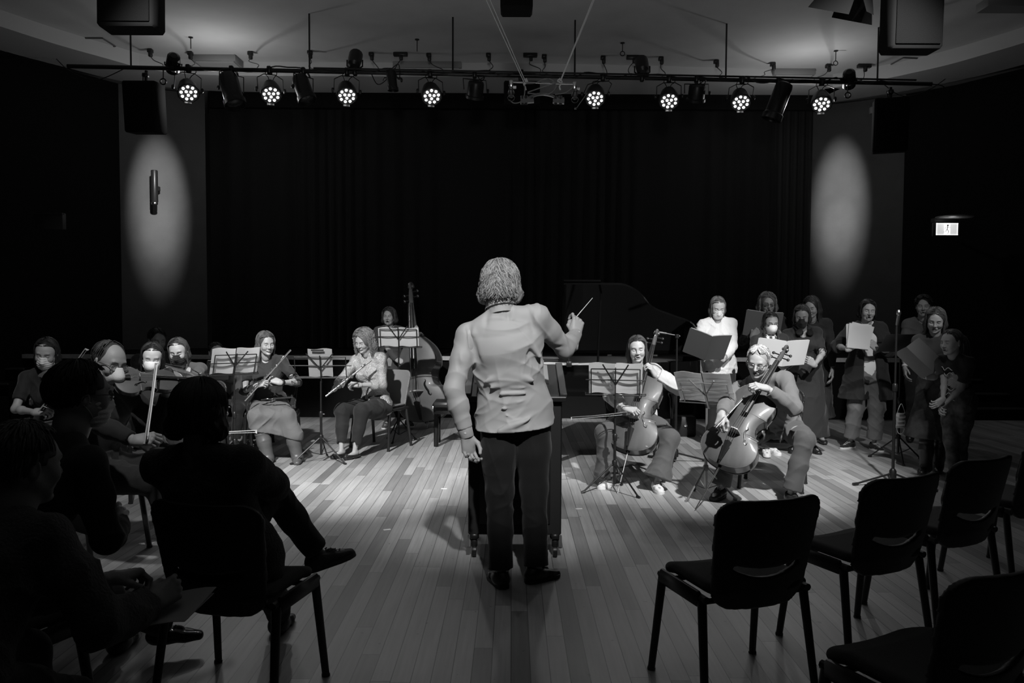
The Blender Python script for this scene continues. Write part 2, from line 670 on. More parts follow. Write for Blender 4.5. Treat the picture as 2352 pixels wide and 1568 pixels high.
# the stage: apron, pale nosing, steps at both ends
b_ = MB()
b_.raw([(-6.9, 10.98, 0), (7.2, 10.98, 0), (7.2, 14.2, 0), (-6.9, 14.2, 0), (-6.9, 10.98, ZST), (5.6, 10.98, ZST), (7.2, 12.3, ZST), (7.2, 14.2, ZST), (-6.9, 14.2, ZST), (5.6, 10.98, 0)],
       [(4, 5, 6, 7, 8), (0, 9, 5, 4), (9, 5, 6, 1)])
struct(b_.build('floor_stage', M_stage, smooth=False), 'black stage platform behind the players', 'stage')
b_ = MB()
b_.box((-.65, 10.96, ZST - 0.02), (12.4, 0.045, 0.055))
struct(b_.build('trim_stage_edge', M_strip, smooth=False), 'pale strip along the front edge of the stage', 'stage edge')
M_nose2 = mat('worn_step_nosing', 0.10, 0.7, var=0.3, vscale=30)
for side, x0, x1, yy in (('right', 5.45, 7.15, [12.3, 11.98, 11.66, 11.32, 11.0]), ('left', -7.6, -6.6, [11.1, 10.75, 10.4, 10.05, 9.7])):
    t_ = thing('stage_steps', 'black steps with worn pale edges at the %s end of the stage' % side, 'steps', ((x0 + x1) / 2, yy[2], 0))
    t_['kind'] = 'structure'
    for k in range(5):
        z = ZST - 0.17 * k
        c = V((x0 + x1) / 2, (yy[k] + 0.2), z / 2) - V(t_.location)
        MB().box(c, (x1 - x0, 0.38, z - 0.004)).build('tread', M_stage, t_, smooth=False)
        MB().box(V(c[0], yy[k] + 0.02 - yy[2], z - 0.012), (x1 - x0 - .01, 0.05, 0.024)).build('nosing', M_nose2, t_, smooth=False)

# the drawn curtain: real pleats
xs = np.linspace(-4.9, 4.35, 900)
ph = np.cumsum(0.8 + 0.5 * np.sin(xs * 1.7) + 0.3 * np.sin(xs * 4.1 + 1)) * 0.9
rows = []
for z in (ZST + 0.01, 1.6, 2.6, 3.6, 4.86):
    kz = (z - ZST) / 4.0
    rows.append(np.stack([xs, 12.98 + 0.045 * np.sin(ph * 0.33) * (0.7 + 0.3 * math.cos(kz * 3)) + 0.02 * np.sin(ph * .11 + kz * 2) + (xs > 2.5) * (xs - 2.5) * 0.12, np.full_like(xs, z)], 1))
b_ = MB().sheet(rows, 0.006)
tag(b_.build('stage_curtain', mat('black_velvet', 0.0042, 0.9, sheen=0.05)), 'closed black pleated curtain across the stage', 'curtain')
# a darker side leg at the right edge of the opening
xs = np.linspace(4.30, 4.93, 60)
rows = [np.stack([xs, 12.98 + 0.03 * np.sin((xs - 4.3) * 50) + (xs - 2.5) * .12, np.full_like(xs, z)], 1) for z in (ZST + .01, 2.8, 4.86)]
tag(MB().sheet(rows, 0.01).build('curtain_leg', mat('charcoal_velvet', 0.018, 0.9)), 'narrow curtain leg beside the right pier', 'curtain')

# ------------------------------------------------------------------ lighting bar with its lamps
ZB = 4.42
BL, BR = P(155, 152, 9.73), P(2140, 193, 10.3)


def barpt(px):
    """point of the bar under pixel column px"""
    t = (px - 155) / (2140 - 155.0)
    for _ in range(5):
        q = BL + (BR - BL) * t
        d = q - V(0, 0, CAMZ)
        x = 1176 + F * (d @ _r) / (d @ _f)
        t += (px - x) / 1985.0
    return BL + (BR - BL) * t


bar = thing('lighting_bar', 'long black scaffold pipe hung under the ceiling, carrying the stage lamps', 'lighting bar', (BL + BR) / 2)
bo = (BL + BR) / 2
MB().tube([BL - bo, BR - bo], 0.026, 12).build('pipe', M_metal, bar)
MB().tube([P(720, 166, 9.78) - bo + V(0, 0, .05), BR - bo + V(-0.2, 0, 0.05)], 0.012, 8).build('cable_tray', M_metal, bar)
for px in (301, 711, 1040, 1320, 1667, 2015):
    q = barpt(px) - bo
    MB().tube([q, (q[0], q[1], ZC - bo[2])], 0.011, 8).build('drop_rod', M_metal, bar)
MB().tube(spline([barpt(2140) - bo, barpt(2140) - bo + V(.2, .1, .0), barpt(2140) - bo + V(.45, .3, -.08)], 6), 0.007, 6).build('end_cable', M_cable, bar)
rs_ = random.Random(4)
pts = []
for i in range(60):
    q = BL + (BR - BL) * (0.15 + 0.8 * i / 59) - bo
    pts.append(q + V(0, -0.03, 0.02 + rs_.uniform(-0.055, 0.03)))
MB().tube(spline(pts, 3), 0.008, 6).build('taped_cable', M_cable, bar)

M_led = mat('led_lens', 0.9, 0.3, emit=7)
M_lens = mat('dark_lens', 0.05, 0.15, coat=0.5)


def local_aim(d):
    """rotation whose -Z looks along d"""
    z = -nrm(d)
    x = nrm(np.cross(V(0, 0, 1), z)) if abs(z[2]) < 0.99 else V(1, 0, 0)
    return np.stack([x, np.cross(z, x), z], 1)


def par_light(px, fpx, fpy, aim, label, energy, size=46):
    top = barpt(px)
    fc = P(fpx, fpy, top[1] - 0.16)
    t = thing('par_light', label, 'stage light', top, group='lit lamps along the bar')
    R = local_aim(V(aim) - fc)
    c = fc - top - R[:, 2] * -0.0
    back = c + R[:, 2] * 0.20
    mid = c + R[:, 2] * 0.10
    MB().tube([V(0, 0, .04), V(0, 0, -0.05)], 0.03, 8).box((0, 0, 0), (0.05, 0.09, 0.09), bev=0.01).build('clamp', M_metal, t)
    # yoke
    w_ = 0.15
    X = R[:, 0]
    yk = MB().tube([V(0, 0, -0.05), V(0, 0, -0.05) + X * 0.07, mid * 0.42 + X * w_, mid + X * w_], 0.012, 6, flat=0.4)
    yk.tube([V(0, 0, -0.05), V(0, 0, -0.05) - X * 0.07, mid * 0.42 - X * w_, mid - X * w_], 0.012, 6, flat=0.4)
    yk.build('yoke', M_metal, t)
    for s_ in (-1, 1):
        MB().lathe([(0.012, 0), (0.03, 0.004), (0.03, 0.022), (0.02, 0.03)], 10, mid + X * s_ * w_, M=local_aim(-X * s_)).build('tilt_knob', M_metal, t)
    MB().lathe([(0.05, 0.215), (0.085, 0.20), (0.105, 0.15), (0.125, 0.06), (0.13, 0.0), (0.118, -0.005), (0.116, 0.02)], 12, c, M=R).build('can', M_metal, t)
    MB().lathe([(0.115, 0.012), (0.115, 0.006)], 12, c, M=R).build('lens_plate', mat('lens_plate', 0.03, 0.4), t)
    led = MB()
    pos = [(0.03 * math.cos(a), 0.03 * math.sin(a)) for a in (0.5, 2.6, 4.7)] + [(0.082 * math.cos(a * 2 * math.pi / 9), 0.082 * math.sin(a * 2 * math.pi / 9)) for a in range(9)]
    for x, y in pos:
        led.lathe([(0.0165, 0.004), (0.0155, -0.002), (0.010, -0.007), (0.002, -0.009)], 12, c + R @ V(x, y, 0), M=R)
    led.build('led_cluster', M_led, t)
    g_ = R @ V(0, -0.115, -0.02)
    MB().box(c + g_, (0.08, 0.01, 0.05), M=R).build('filter_clip', M_metal, t)
    for s_ in (-.03, .04):
        pts_ = spline([back + V(0, 0, 0), back + V(s_, 0.03, .10), V(s_ * 2, .03, -.03), V(s_, 0, .03)], 5)
        MB().tube(pts_, 0.005, 6).build('lead', M_cable, t)
    d = nrm(V(aim) - fc)
    spot('par_lamp', fc + d * 0.05, aim, energy, size, 0.6, 0.06)
    return t


pl = [(433, 433, 214, (-1.9, 6.0, 0), 'brightest LED stage lamp, leftmost on the bar'),
      (619, 623, 218, (-1.5, 6.2, 0), 'lit LED lamp second from the left end of the bar'),
      (797, 797, 221, (-1.0, 6.4, 0), 'lit LED lamp hanging above the curly haired flutist'),
      (988, 992, 222, (0.1, 6.0, 0), 'lit LED lamp hanging just left of the rope rig'),
      (1385, 1367, 227, (0.6, 6.2, 0), 'bright LED lamp just right of the rope rig, pointing inward'),
      (1537, 1537, 233, (1.5, 6.3, 0), 'lit LED lamp between two unlit ones right of the rope rig'),
      (1705, 1702, 236, (2.4, 6.4, 0), 'lit LED lamp above the woman in the white sweater'),
      (1888, 1887, 240, (2.9, 6.6, 0), 'lit LED lamp nearest the right end of the bar')]
for px, fx, fy, aim, lab in pl:
    par_light(px, fx, fy, aim, lab, 34)


def fresnel(px, cx, cy, aim, label, L_=0.34, r=0.095):
    top = barpt(px)
    c = P(cx, cy, top[1] - 0.05) - top
    t = thing('stage_spotlight', label, 'stage light', top, group='unlit lamps along the bar')
    R = local_aim(aim)
    X = R[:, 0]
    MB().tube([V(0, 0, .04), V(0, 0, -0.07)], 0.02, 8).box((0, 0, 0), (0.05, 0.08, 0.08), bev=0.01).build('clamp', M_metal, t)
    w_ = r + 0.045
    yk = MB()
    for s_ in (-1, 1):
        yk.tube([V(0, 0, -0.06), V(0, 0, -0.06) + X * s_ * w_, c + X * s_ * w_], 0.011, 6, flat=0.5)
    yk.build('yoke', M_metal, t)
    MB().lathe([(r * .5, L_ * .55), (r * .9, L_ * .5), (r, L_ * .4), (r, -L_ * .3), (r * 1.15, -L_ * .34), (r * 1.15, -L_ * .5), (r * 1.0, -L_ * .5), (r * .95, -L_ * .36)], 16, c, M=R).build('housing', M_metal, t)
    MB().lathe([(r * .9, -L_ * .40), (r * .5, -L_ * .45), (0.01, -L_ * .47)], 16, c, M=R).build('lens', M_lens, t)
    kn = MB().lathe([(0.012, 0), (0.026, 0.004), (0.026, 0.02), (0.016, 0.026)], 10, c + X * w_, M=local_aim(-X))
    kn.build('tilt_knob', M_metal, t)
    MB().tube(spline([c + R[:, 2] * L_ * .5, c + R[:, 2] * L_ * .5 + V(.1, 0, .06), V(.08, 0, -.08), V(.02, 0, .02)], 5), 0.006, 6).build('lead', M_cable, t)
    return t


fresnel(532, 532, 208, (0.35, -.3, -1), 'unlit lamp hanging between the two leftmost lit lamps', 0.42, 0.115)
fresnel(697, 697, 205, (0.4, -.3, -1), 'unlit lamp left of the lit lamp above the curly haired flutist', 0.34, 0.1)
fresnel(1090, 1092, 207, (-0.15, .5, -1), 'stubby unlit lamp just left of the black box behind the rope rig', 0.2, 0.1)
fresnel(1600, 1600, 214, (0.0, .5, -1), 'unlit lamp seen from behind, right of centre on the bar', 0.2, 0.105)
fresnel(1788, 1787, 234, (-0.35, .1, -1), 'unlit lamp hanging between the two rightmost lit lamps', 0.46, 0.11)
fresnel(902, 900, 184, (0.12, .0, -1), 'small unlit lamp pointing straight down near the middle of the bar', 0.26, 0.06)
for px, py, lab, ai in ((398, 145, 'small lamp standing on top of the bar near its left end', (-.42, .85, -.45)), (815, 138, 'small lamp standing on the bar left of the middle', (0, .8, .9)), (1475, 152, 'small lamp standing on the bar right of the rope rig', (0, .8, .9)), (1950, 181, 'small lamp standing on top of the bar near its right end', (.35, .85, -.40))):
    q = barpt(px)
    c = P(px, py, q[1] + 0.03) - q
    t = thing('small_spotlight', lab, 'stage light', q, group='small lamps on top of the bar')
    R = local_aim(ai)
    MB().lathe([(0.04, 0.14), (0.075, 0.11), (0.085, 0.0), (0.085, -0.12), (0.07, -0.125)], 14, c, M=R).build('housing', M_metal, t)
    MB().tube([V(0, 0, 0), c * .5 + R[:, 0] * .095, c + R[:, 0] * .095], 0.01, 6).tube([V(0, 0, 0), c * .5 - R[:, 0] * .095, c - R[:, 0] * .095], 0.01, 6).build('yoke', M_metal, t)
    MB().box((0, 0, 0), (0.05, 0.08, 0.08), bev=0.01).build('clamp', M_metal, t)
# these two wash the pale piers and spill on the ceiling
qa, qb = barpt(398), barpt(1950)
for q, wx, wy, zn in ((qa, -5.60, 12.66, 2.72), (qb, 5.42, 13.28, 2.85)):
    d = nrm(V(wx, wy, zn) - q)
    # an oval beam, as a PAR lamp throws
    lo_ = spot('pier_lamp', q + d * .16 + V(0, 0, .04), (wx, wy, zn + .36), 620, 44, 1.0, 0.03)
    lo_.scale = (.40, 1, 1)
    lo_ = spot('pier_lamp', q + d * .16 + V(0, 0, .04), (wx, wy, zn - .02), 230, 18, 1.0, 0.03)
    lo_.scale = (.62, 1, 1)
for q, tx, ty in ((qa, -4.9, 12.4), (qb, 5.0, 12.9)):
    l_ = bpy.data.lights.new('spill_lamp', 'POINT')
    l_.energy = 15
    l_.shadow_soft_size = .06
    o = bpy.data.objects.new('spill_lamp', l_)
    COL.objects.link(o)
    o.location = q + V(.15 if tx < 0 else -.15, .95, -.12)

# cable hooks that hang off the bar
for px, y1 in ((375, 195), (1947, 226)):
    q = barpt(px)
    e = P(px, y1, q[1])
    a = np.linspace(0, 2 * np.pi, 14)
    ring = [(e[0] - q[0] + .035 * math.cos(x), 0, e[2] - q[2] + .04 + .035 * math.sin(x)) for x in a]
    o = MB().tube([(0, 0, .02), (0, 0, e[2] - q[2] + .075)], 0.007, 6).tube(ring, 0.009, 6).build('safety_hook', M_metal)
    o.location = q
    tag(o, 'metal ring hook hanging below the bar near its %s end' % ('left' if px < 1000 else 'right'), 'hook', 'ring hooks')

# ceiling outlets, each with its drooping lead
outs = [(118, 107, 300), (345, 112, 375), (437, 118, 450), (575, 118, 590), (712, 116, 722), (853, 120, 868), (920, 120, 850), (985, 122, 1020), (1122, 122, 1135), (1218, 122, 1240), (1250, 125, 1258), (1385, 128, 1385), (1455, 127, 1450), (1518, 130, 1520), (1645, 137, 1670), (1775, 143, 1730), (1902, 147, 1870), (1985, 147, 1962), (2185, 156, 2020)]
place = {118: 'leftmost outlet, above the left end of the bar', 2185: 'rightmost outlet, beyond the right end of the bar'}
for i, (px, py, bx) in enumerate(outs):
    q = G(px, py, ZC)
    e = barpt(bx)
    near = ['at the left end of the bar', 'over the left hanging speaker', 'over the leftmost lit lamp', 'over the gap right of the leftmost lit lamps', 'over the lamp left of the curly haired flutist', 'over the lamp above the curly haired flutist', 'feeding the small downward lamp', 'over the lamp left of the rope rig', 'left of the ropes', 'between the ropes', 'between the ropes, right one', 'over the bright lamp right of the ropes', 'over the small lamp right of the ropes', 'over the lamp right of the ropes', 'over the unlit lamp right of centre', 'left of the square ceiling light', 'over the rightmost lit lamp', 'over the small lamp near the right end', 'beyond the right end of the bar'][i]
    t = thing('ceiling_outlet', 'black power outlet on the ceiling %s' % near, 'outlet', q, group='power outlets on the ceiling')
    wide = i in (0, 6, 9, 12, 17, 18)
    MB().box((0, 0, -0.03), (0.2 if wide else 0.07, 0.07, 0.05), bev=0.008).build('box', M_metal, t)
    MB().box((0.01, -0.02, -0.08), (0.05, 0.05, 0.07), bev=0.01).build('plug', M_cable, t)
    d = e - q
    sag = 0.25 if abs(px - bx) > 60 else 0.02 + 0.02 * (i % 3)
    pts = spline([V(0, 0, -.1), d * .3 + V(.04 * ((i % 3) - 1), 0, -sag * .8 - .05), d * .65 + V(.05 * ((i % 2) * 2 - 1), 0, -sag), d + V(0, 0, 0.02)], 6)
    MB().tube(pts, 0.006, 6).build('lead', M_cable, t)
for i, (px, y0, y1, ring_) in enumerate(((438, 85, 112, 0), (958, 90, 118, 0), (1430, 98, 118, 1), (1920, 116, 140, 1))):
    q = G(px, y0, ZC)
    e = P(px, y1, q[1])
    b_ = MB().tube([V(0, 0, 0), V(0, 0, e[2] - q[2])], 0.006, 6).lathe([(0.03, 0), (0.03, -.01)], 10)
    if ring_:
        a = np.linspace(0, 2 * np.pi, 14)
        b_.tube([(.03 * math.cos(x), 0, e[2] - q[2] - .03 + .03 * math.sin(x)) for x in a], 0.006, 6)
    o = b_.build('ceiling_hook', M_metal)
    o.location = q
    tag(o, ['plain rod hook in the ceiling above the leftmost lit lamp', 'plain rod hook in the ceiling left of the ropes', 'ring hook in the ceiling right of the ropes', 'ring hook in the ceiling above the rightmost lit lamp'][i], 'hook', 'ceiling hooks')

# ceiling hatches and shallow light panels
for k, (c4, nm, lab) in enumerate((([(182, 86), (235, 86), (265, 105), (212, 106)], 'ceiling_hatch', 'square ceiling hatch above the left end of the bar'), ([(2075, 131), (2118, 133), (2092, 150), (2042, 149)], 'ceiling_hatch', 'square ceiling hatch above the right end of the bar'))):
    c = [G(x, y, ZC) for x, y in c4]
    m_ = sum(c) / 4
    t = thing(nm, lab, 'hatch', m_ - V(0, 0, .0))
    t['kind'] = 'structure'
    fr = MB()
    for i in range(4):
        fr.tube([c[i] - m_ + V(0, 0, -.008), c[(i + 1) % 4] - m_ + V(0, 0, -.008)], 0.012, 4)
    fr.build('hatch_frame', mat('hatch_frame', 0.10, 0.7), t)
    MB().prism([x - m_ + V(0, 0, -.004) for x in c], (0, 0, 1), .003).build('hatch_panel', M_ceil, t)
for (px, py, wd, lab) in ((1813, 168, 0.62, 'shallow square light panel under the ceiling, right of centre'), (1790, 190, 0.62, 'pale square panel behind the lamps right of centre'), (505, 137, 0.62, 'unlit shallow light panel under the ceiling, left of centre'), (985, 152, 1.0, 'long unlit light panel behind the bar, left of centre')):
    q = G(px, py, ZC)
    t = thing('ceiling_panel', lab, 'ceiling light', q)
    MB().box((0, 0, -0.045), (wd, 0.5, 0.09), bev=0.01).build('casing', mat('panel_casing', 0.25, 0.6), t)
    MB().box((0, 0, -0.092), (wd - .08, 0.42, 0.01)).build('diffuser', mat('panel_diffuser', 0.5, 0.5), t)


# ------------------------------------------------------------------ loudspeakers
def speaker(x0, x1, y0, y1, Y, label, depth=0.3, tilt=0.1, yaw=0.0, hang=True, ztop=None):
    a, b = P(x0, y1, Y), P(x1, y1, Y)
    W = b[0] - a[0]
    top = ztop if ztop else P(x0, y0, Y)[2]
    H = top - a[2]
    c = V((a[0] + b[0]) / 2, Y + depth / 2, a[2])
    t = thing('loudspeaker', label, 'speaker', c, yaw)
    M = rotx(tilt)
    MB().box(M @ V(0, 0, H / 2), (W, depth, H), M=M, bev=0.02).build('cabinet', M_black, t)
    MB().box(M @ V(0, -depth / 2 - 0.006, H / 2), (W - .05, 0.012, H - .05), M=M, bev=0.004).build('grille', mat('speaker_grille', 0.007, 0.95, spec=.1, bump=0.4, bscale=300), t)
    if hang:
        MB().tube([(0, 0, H), (0, 0.02, H + .16)], 0.02, 8).box((0, 0, H + .10), (0.07, .07, .05), bev=.01).tube([(-.03, 0, H), (-.04, .02, H + .12)], 0.008, 6).build('hanging_bracket', M_metal, t)
    return t


speaker(285, 362, 184, 300, 9.72, 'black loudspeaker hanging from the left end of the lighting bar')
speaker(2018, 2092, 222, 345, 10.15, 'black loudspeaker hanging from the right end of the lighting bar', yaw=-0.35)
speaker(1157, 1240, 184, 236, 9.95, 'black box hanging from the bar behind the rope rig', depth=.2)
t_ = speaker(219, 352, -90, 58, 5.3, 'large black loudspeaker hanging at the top left corner', depth=.2, tilt=-.02, ztop=4.1)
t_ = speaker(2047, 2168, -90, 108, 5.3, 'large black loudspeaker hanging at the top right corner', depth=.2, tilt=.03, ztop=4.1)
t_ = speaker(1149, 1224, -90, 14, 6.6, 'black loudspeaker cut by the top edge between the ropes', ztop=4.3)
for x, y, z in ((-2.6, 5.45, 4.1), (2.62, 5.45, 4.1), (0, 6.7, 4.3)):
    pass


def barn(px, py, Y, label, flip=1):
    q = P(px, py, Y)
    t = thing('barn_door_lamp', label, 'stage light', q)
    s_ = flip
    D = nrm(V(0.25 * s_, 0.35, -1))
    R = local_aim(D)
    MB().lathe([(0.06, .42), (.10, .36), (.105, 0.16), (.12, .12), (.12, 0.06)], 18, (0, 0, 0), M=R).build('housing', M_stage, t)
    k = 0
    for a, l_, w0, w1 in ((0.2, .17, .11, .15), (1.75, .13, .10, .06), (3.3, .17, .11, .15), (4.9, .12, .10, .06)):
        A = rotz(a)
        out = A @ V(1, 0, 0)
        side = A @ V(0, 1, 0)
        p = [out * .115 + side * w0 + V(0, 0, .06), out * .115 - side * w0 + V(0, 0, .06), out * .19 - side * w1 + V(0, 0, .06 - l_), out * .19 + side * w1 + V(0, 0, .06 - l_)]
        p = [R @ x for x in p]
        MB().prism(p, R @ out, 0.003).build('barn_door', M_stage, t, smooth=False)
    MB().tube([R @ V(.13, 0, .2), V(.16, 0, .5), V(0, 0, .62), V(-.16, 0, .5), R @ V(-.13, 0, .2)], 0.012, 6).tube([V(0, 0, .6), V(0, 0, ZC - q[2])], .02, 8).build('yoke', M_metal, t)
    return t


barn(1945, -2, 5.5, 'black barn-door stage lamp hanging left of the top right loudspeaker', -1)
barn(418, -62, 5.5, 'black barn-door stage lamp cut by the top edge at left')
# a projector cradle and a pale panel at the very top right corner
t_ = thing('ceiling_panel', 'pale ceiling panel cut by the top right corner of the view', 'ceiling light', G(2330, 2, ZC))
MB().box((0, 0, -0.05), (0.75, 0.25, 0.1), bev=.01).build('casing', mat('panel_casing', 0.25, 0.6), t_)

# ------------------------------------------------------------------ the rope-hung microphone rig
YR = 6.2
rc_ = P(1247, 192, YR)
rig = thing('microphone_rig', 'stereo microphone bar hung on two pairs of pale ropes in the middle', 'microphone rig', rc_)


def rp(x, y, dy=0.0):
    return P(x, y, YR + dy) - rc_


MB().tube([rp(1170, 188), rp(1322, 193)], 0.006, 8).build('crossbar', M_chrome, rig)
for a, b in (((1113, -8), (1205, 192)), ((1122, -8), (1208, 190)), ((1368, -8), (1288, 186)), ((1365, -8), (1284, 192))):
    d = rp(*a) - rp(*b)
    e = rp(*b) + d * ((ZC - rc_[2] - rp(*b)[2]) / d[2])
    MB().tube([rp(*b), e], 0.0035, 6).build('rope', M_rope, rig)
M_dcable = mat('grey_cable', 0.22, 0.5)
for pts in ([(1208, 192), (1230, 190), (1252, 181), (1270, 185), (1277, 200), (1262, 215), (1240, 216), (1212, 214)], [(1205, 195), (1205, 215), (1198, 232), (1182, 237), (1170, 230)], [(1322, 195), (1300, 212), (1275, 217)], [(1212, 212), (1250, 199), (1285, 189)]):
    MB().tube(spline([rp(*p_, -.02 * (i % 2)) for i, p_ in enumerate(pts)], 6), 0.0045, 6).build('loose_cable', M_dcable, rig)
for x, y in ((1174, 215), (1320, 219)):
    mc = MB()
    a = np.linspace(0, 2 * np.pi, 20)
    mc.tube([rp(x, y) + V(.022 * math.cos(k), 0, .03 * math.sin(k)) for k in a], 0.006, 6)
    mc.tube([rp(x, y + 12) + V(.026 * math.cos(k), -.02, .022 * math.sin(k)) for k in a], 0.003, 6)
    mc.build('shock_mount', M_chrome, rig)
    MB().box(rp(x, y - 22), (0.03, 0.02, 0.06), bev=.004).box(rp(x + 8, y - 14), (0.025, .02, .02)).build('clamp', M_silver, rig)
    MB().lathe([(0.01, .09), (.016, .085), (.016, -.02), (.012, -.03)], 12, rp(x, y), M=rotx(1.35)).build('microphone', mat('dark_nickel', 0.3, 0.3, 1.0), rig)
for x, s_ in ((1206, -1), (1285, 1)):
    MB().tube(spline([rp(x + 2, 180), rp(x - 4 * s_, 186), rp(x + 3 * s_, 192), rp(x, 199), rp(x + 2, 207)], 5), 0.006, 6).tube(spline([rp(x, 183), rp(x + 6, 188), rp(x - 2, 194)], 5), .005, 6).build('knot', M_rope, rig)
cb = MB()
cb.tube(spline([rp(1196, 226), rp(1212, 226), rp(1228, 219), rp(1247, 216), rp(1268, 220), rp(1283, 228), rp(1296, 227)], 6), 0.012, 8)
for x in (1200, 1208, 1276, 1287):
    cb.tube([rp(x, 220), rp(x, 240)], 0.014, 8)
cb.tube([rp(1196, 233), rp(1226, 231)], .02, 8).tube([rp(1270, 232), rp(1296, 234)], .02, 8)
cb.build('preamp_bracket', mat('dark_nickel', 0.3, 0.3, 1.0), rig)
MB().tube([rp(1349, 214, .2), rp(1322, 252, .2)], 0.004, 6).lathe([(.008, 0), (.008, .015)], 8, rp(1322, 252, .2)).build('boom_arm', M_silver, rig)

# ------------------------------------------------------------------ wall fittings
q = P(355, 430, 12.35)
sc_ = thing('wall_sconce', 'slim black tube lamp on the left pier, its lower end glowing', 'wall lamp', q)
MB().lathe([(0.045, 0.26), (0.05, 0.25), (0.05, -.22), (.04, -.24), (.03, -.22)], 16).build('tube_body', M_metal, sc_)
MB().lathe([(.047, -.235), (.05, -.25), (.047, -.265)], 16).build('bottom_ring', M_chrome, sc_)
MB().lathe([(.03, -.225), (.02, -.25), (.004, -.26)], 12).build('bulb', mat('bulb_glow', 0.9, 0.3, emit=3.0), sc_)
MB().box((0, .09, 0), (.03, .16, .06)).build('wall_bracket', M_metal, sc_)
spot('sconce_lamp', q + V(0, 0.02, -.28), q + V(0.05, .12, -2.2), 1.2, 60, .9, .02)

ex = P(2175, 526, 11.2)
es = thing('exit_sign', 'lit running-man exit sign on the right wall', 'sign', ex, rotz=0.0)
yaw_ = -0.6
es.rotation_euler = (0, 0, 0)
S_ = 1 / (F / 11.2)
W_, H_ = 49 * S_, 27 * S_
MB().box((0, .05, 0), (W_ + .03, .09, H_ + .03), bev=.008).build('casing', M_metal, es)
MB().box((0, 0, 0), (W_, .008, H_)).build('lit_panel', mat('exit_panel', 0.5, 0.4, emit=0.55), es)
MB().box((0, -.006, 0), (W_ * .27, .004, H_ * .94)).build('door_symbol', mat('exit_door', 0.9, 0.4, emit=1.5), es)
k = H_ / 2
man = MB()
Mq = lambda x, z: V(x * k, -.012, z * k)
man.lathe([(.001, -.002), (.15 * k, -.002), (.15 * k, .002), (.001, .002)], 12, Mq(.06, .62), M=rotx(math.pi / 2))
for a, b, r_ in (((.02, .45), (-.06, -.05), .10), ((-.06, -.05), (.22, -.35), .07), ((.22, -.35), (.12, -.8), .06), ((-.06, -.05), (-.3, -.42), .07), ((-.3, -.42), (-.62, -.5), .06), ((.03, .4), (.32, .2), .05), ((.32, .2), (.5, .3), .05), ((0, .4), (-.32, .3), .05), ((-.32, .3), (-.42, .02), .05)):
    man.tube([Mq(*a), Mq(*b)], r_ * k * 1.5, 6, flat=.3)
man.build('running_man', mat('exit_man', 0.04, 0.5), es)
for z_ in (1, -1):
    pass
MB().box((0, -.004, -H_ / 2 + .004), (W_, .012, .008)).box((0, -.004, H_ / 2 - .004), (W_, .012, .008)).box((W_ / 2 - .004, -.004, 0), (.008, .012, H_)).box((-W_ / 2 + .004, -.004, 0), (.008, .012, H_)).build('bright_edge', mat('exit_edge', 0.9, 0.4, emit=0.9), es)
MB().box((0, .1, H_ / 2 + .05), (.3, .1, .05)).build('mount', M_metal, es)
dp = P(2192, 499, 11.15)
o = MB().lathe([(.001, 0.02), (.235, 0.012), (.24, 0.0), (.22, -.01), (.001, -.012)], 32).build('ceiling_dish', mat('dish_grey', 0.16, 0.45))
o.location = dp
tag(o, 'flat round dish lit from below, fixed above the exit sign', 'lamp dish')
MB().tube([V(0, 0, 0), V(0.1, .7, 0.03)], .015, 6).build('arm', M_metal, o)
l_ = bpy.data.lights.new('exit_glow', 'POINT')
l_.energy = 0.25
l_.shadow_soft_size = .05
lo = bpy.data.objects.new('exit_glow', l_)
COL.objects.link(lo)
lo.location = ex + V(0, -.12, .07)
# dim notice panel on the left wall
q = P(115, 508, 9.9)
o = MB().box((0, 0, 0), (.36, .08, .2), bev=.01).box((0, -.03, .09), (.36, .05, .02)).build('wall_box', mat('wall_box', 0.05, 0.6))
o.location = q
tag(o, 'dim dark box fixed high on the left wall', 'wall box')
q = P(2010, 254, 12.2)
t_ = thing('wall_socket_box', 'small grey junction box high on the right pier', 'wall box', q)
MB().box((0, 0, 0), (.16, .08, .10), bev=.008).build('casing', mat('wall_box2', 0.12, 0.6), t_)
MB().box((0, -.045, 0), (.05, .02, .05)).build('cover', M_metal, t_)
# light-coloured glint fittings on the wall
# ------------------------------------------------------------------ materials of the furniture and the instruments
M_fab = mat('chair_fabric', 0.022, 0.9, bump=0.5, bscale=350, sheen=0.15)
M_shell = mat('chair_shell', 0.014, 0.45)
M_leg = mat('chair_leg', 0.018, 0.32)
M_pshell = mat('pale_plastic', 0.22, 0.45)
M_var = mat('varnished_spruce', 0.062, 0.48, coat=0.12, var=0.18, vscale=7, stretch=(3, 3, .6))
M_var2 = mat('dark_varnished_spruce', 0.10, 0.48, coat=0.12, var=0.18, vscale=6)
M_rib = mat('varnished_maple', 0.09, 0.3, coat=0.6, var=0.2, vscale=12)
M_ebony = mat('ebony', 0.012, 0.3, coat=0.3)
M_gut = mat('string_metal', 0.6, 0.3, 1.0)
M_bridge = mat('bridge_wood', 0.4, 0.5)
M_piano = mat('piano_lacquer', 0.004, 0.07, coat=0.2, spec=.3)
M_black2 = mat('matte_black', 0.012, 0.55)
M_tan = mat('pale_wood_stick', 0.55, 0.4)


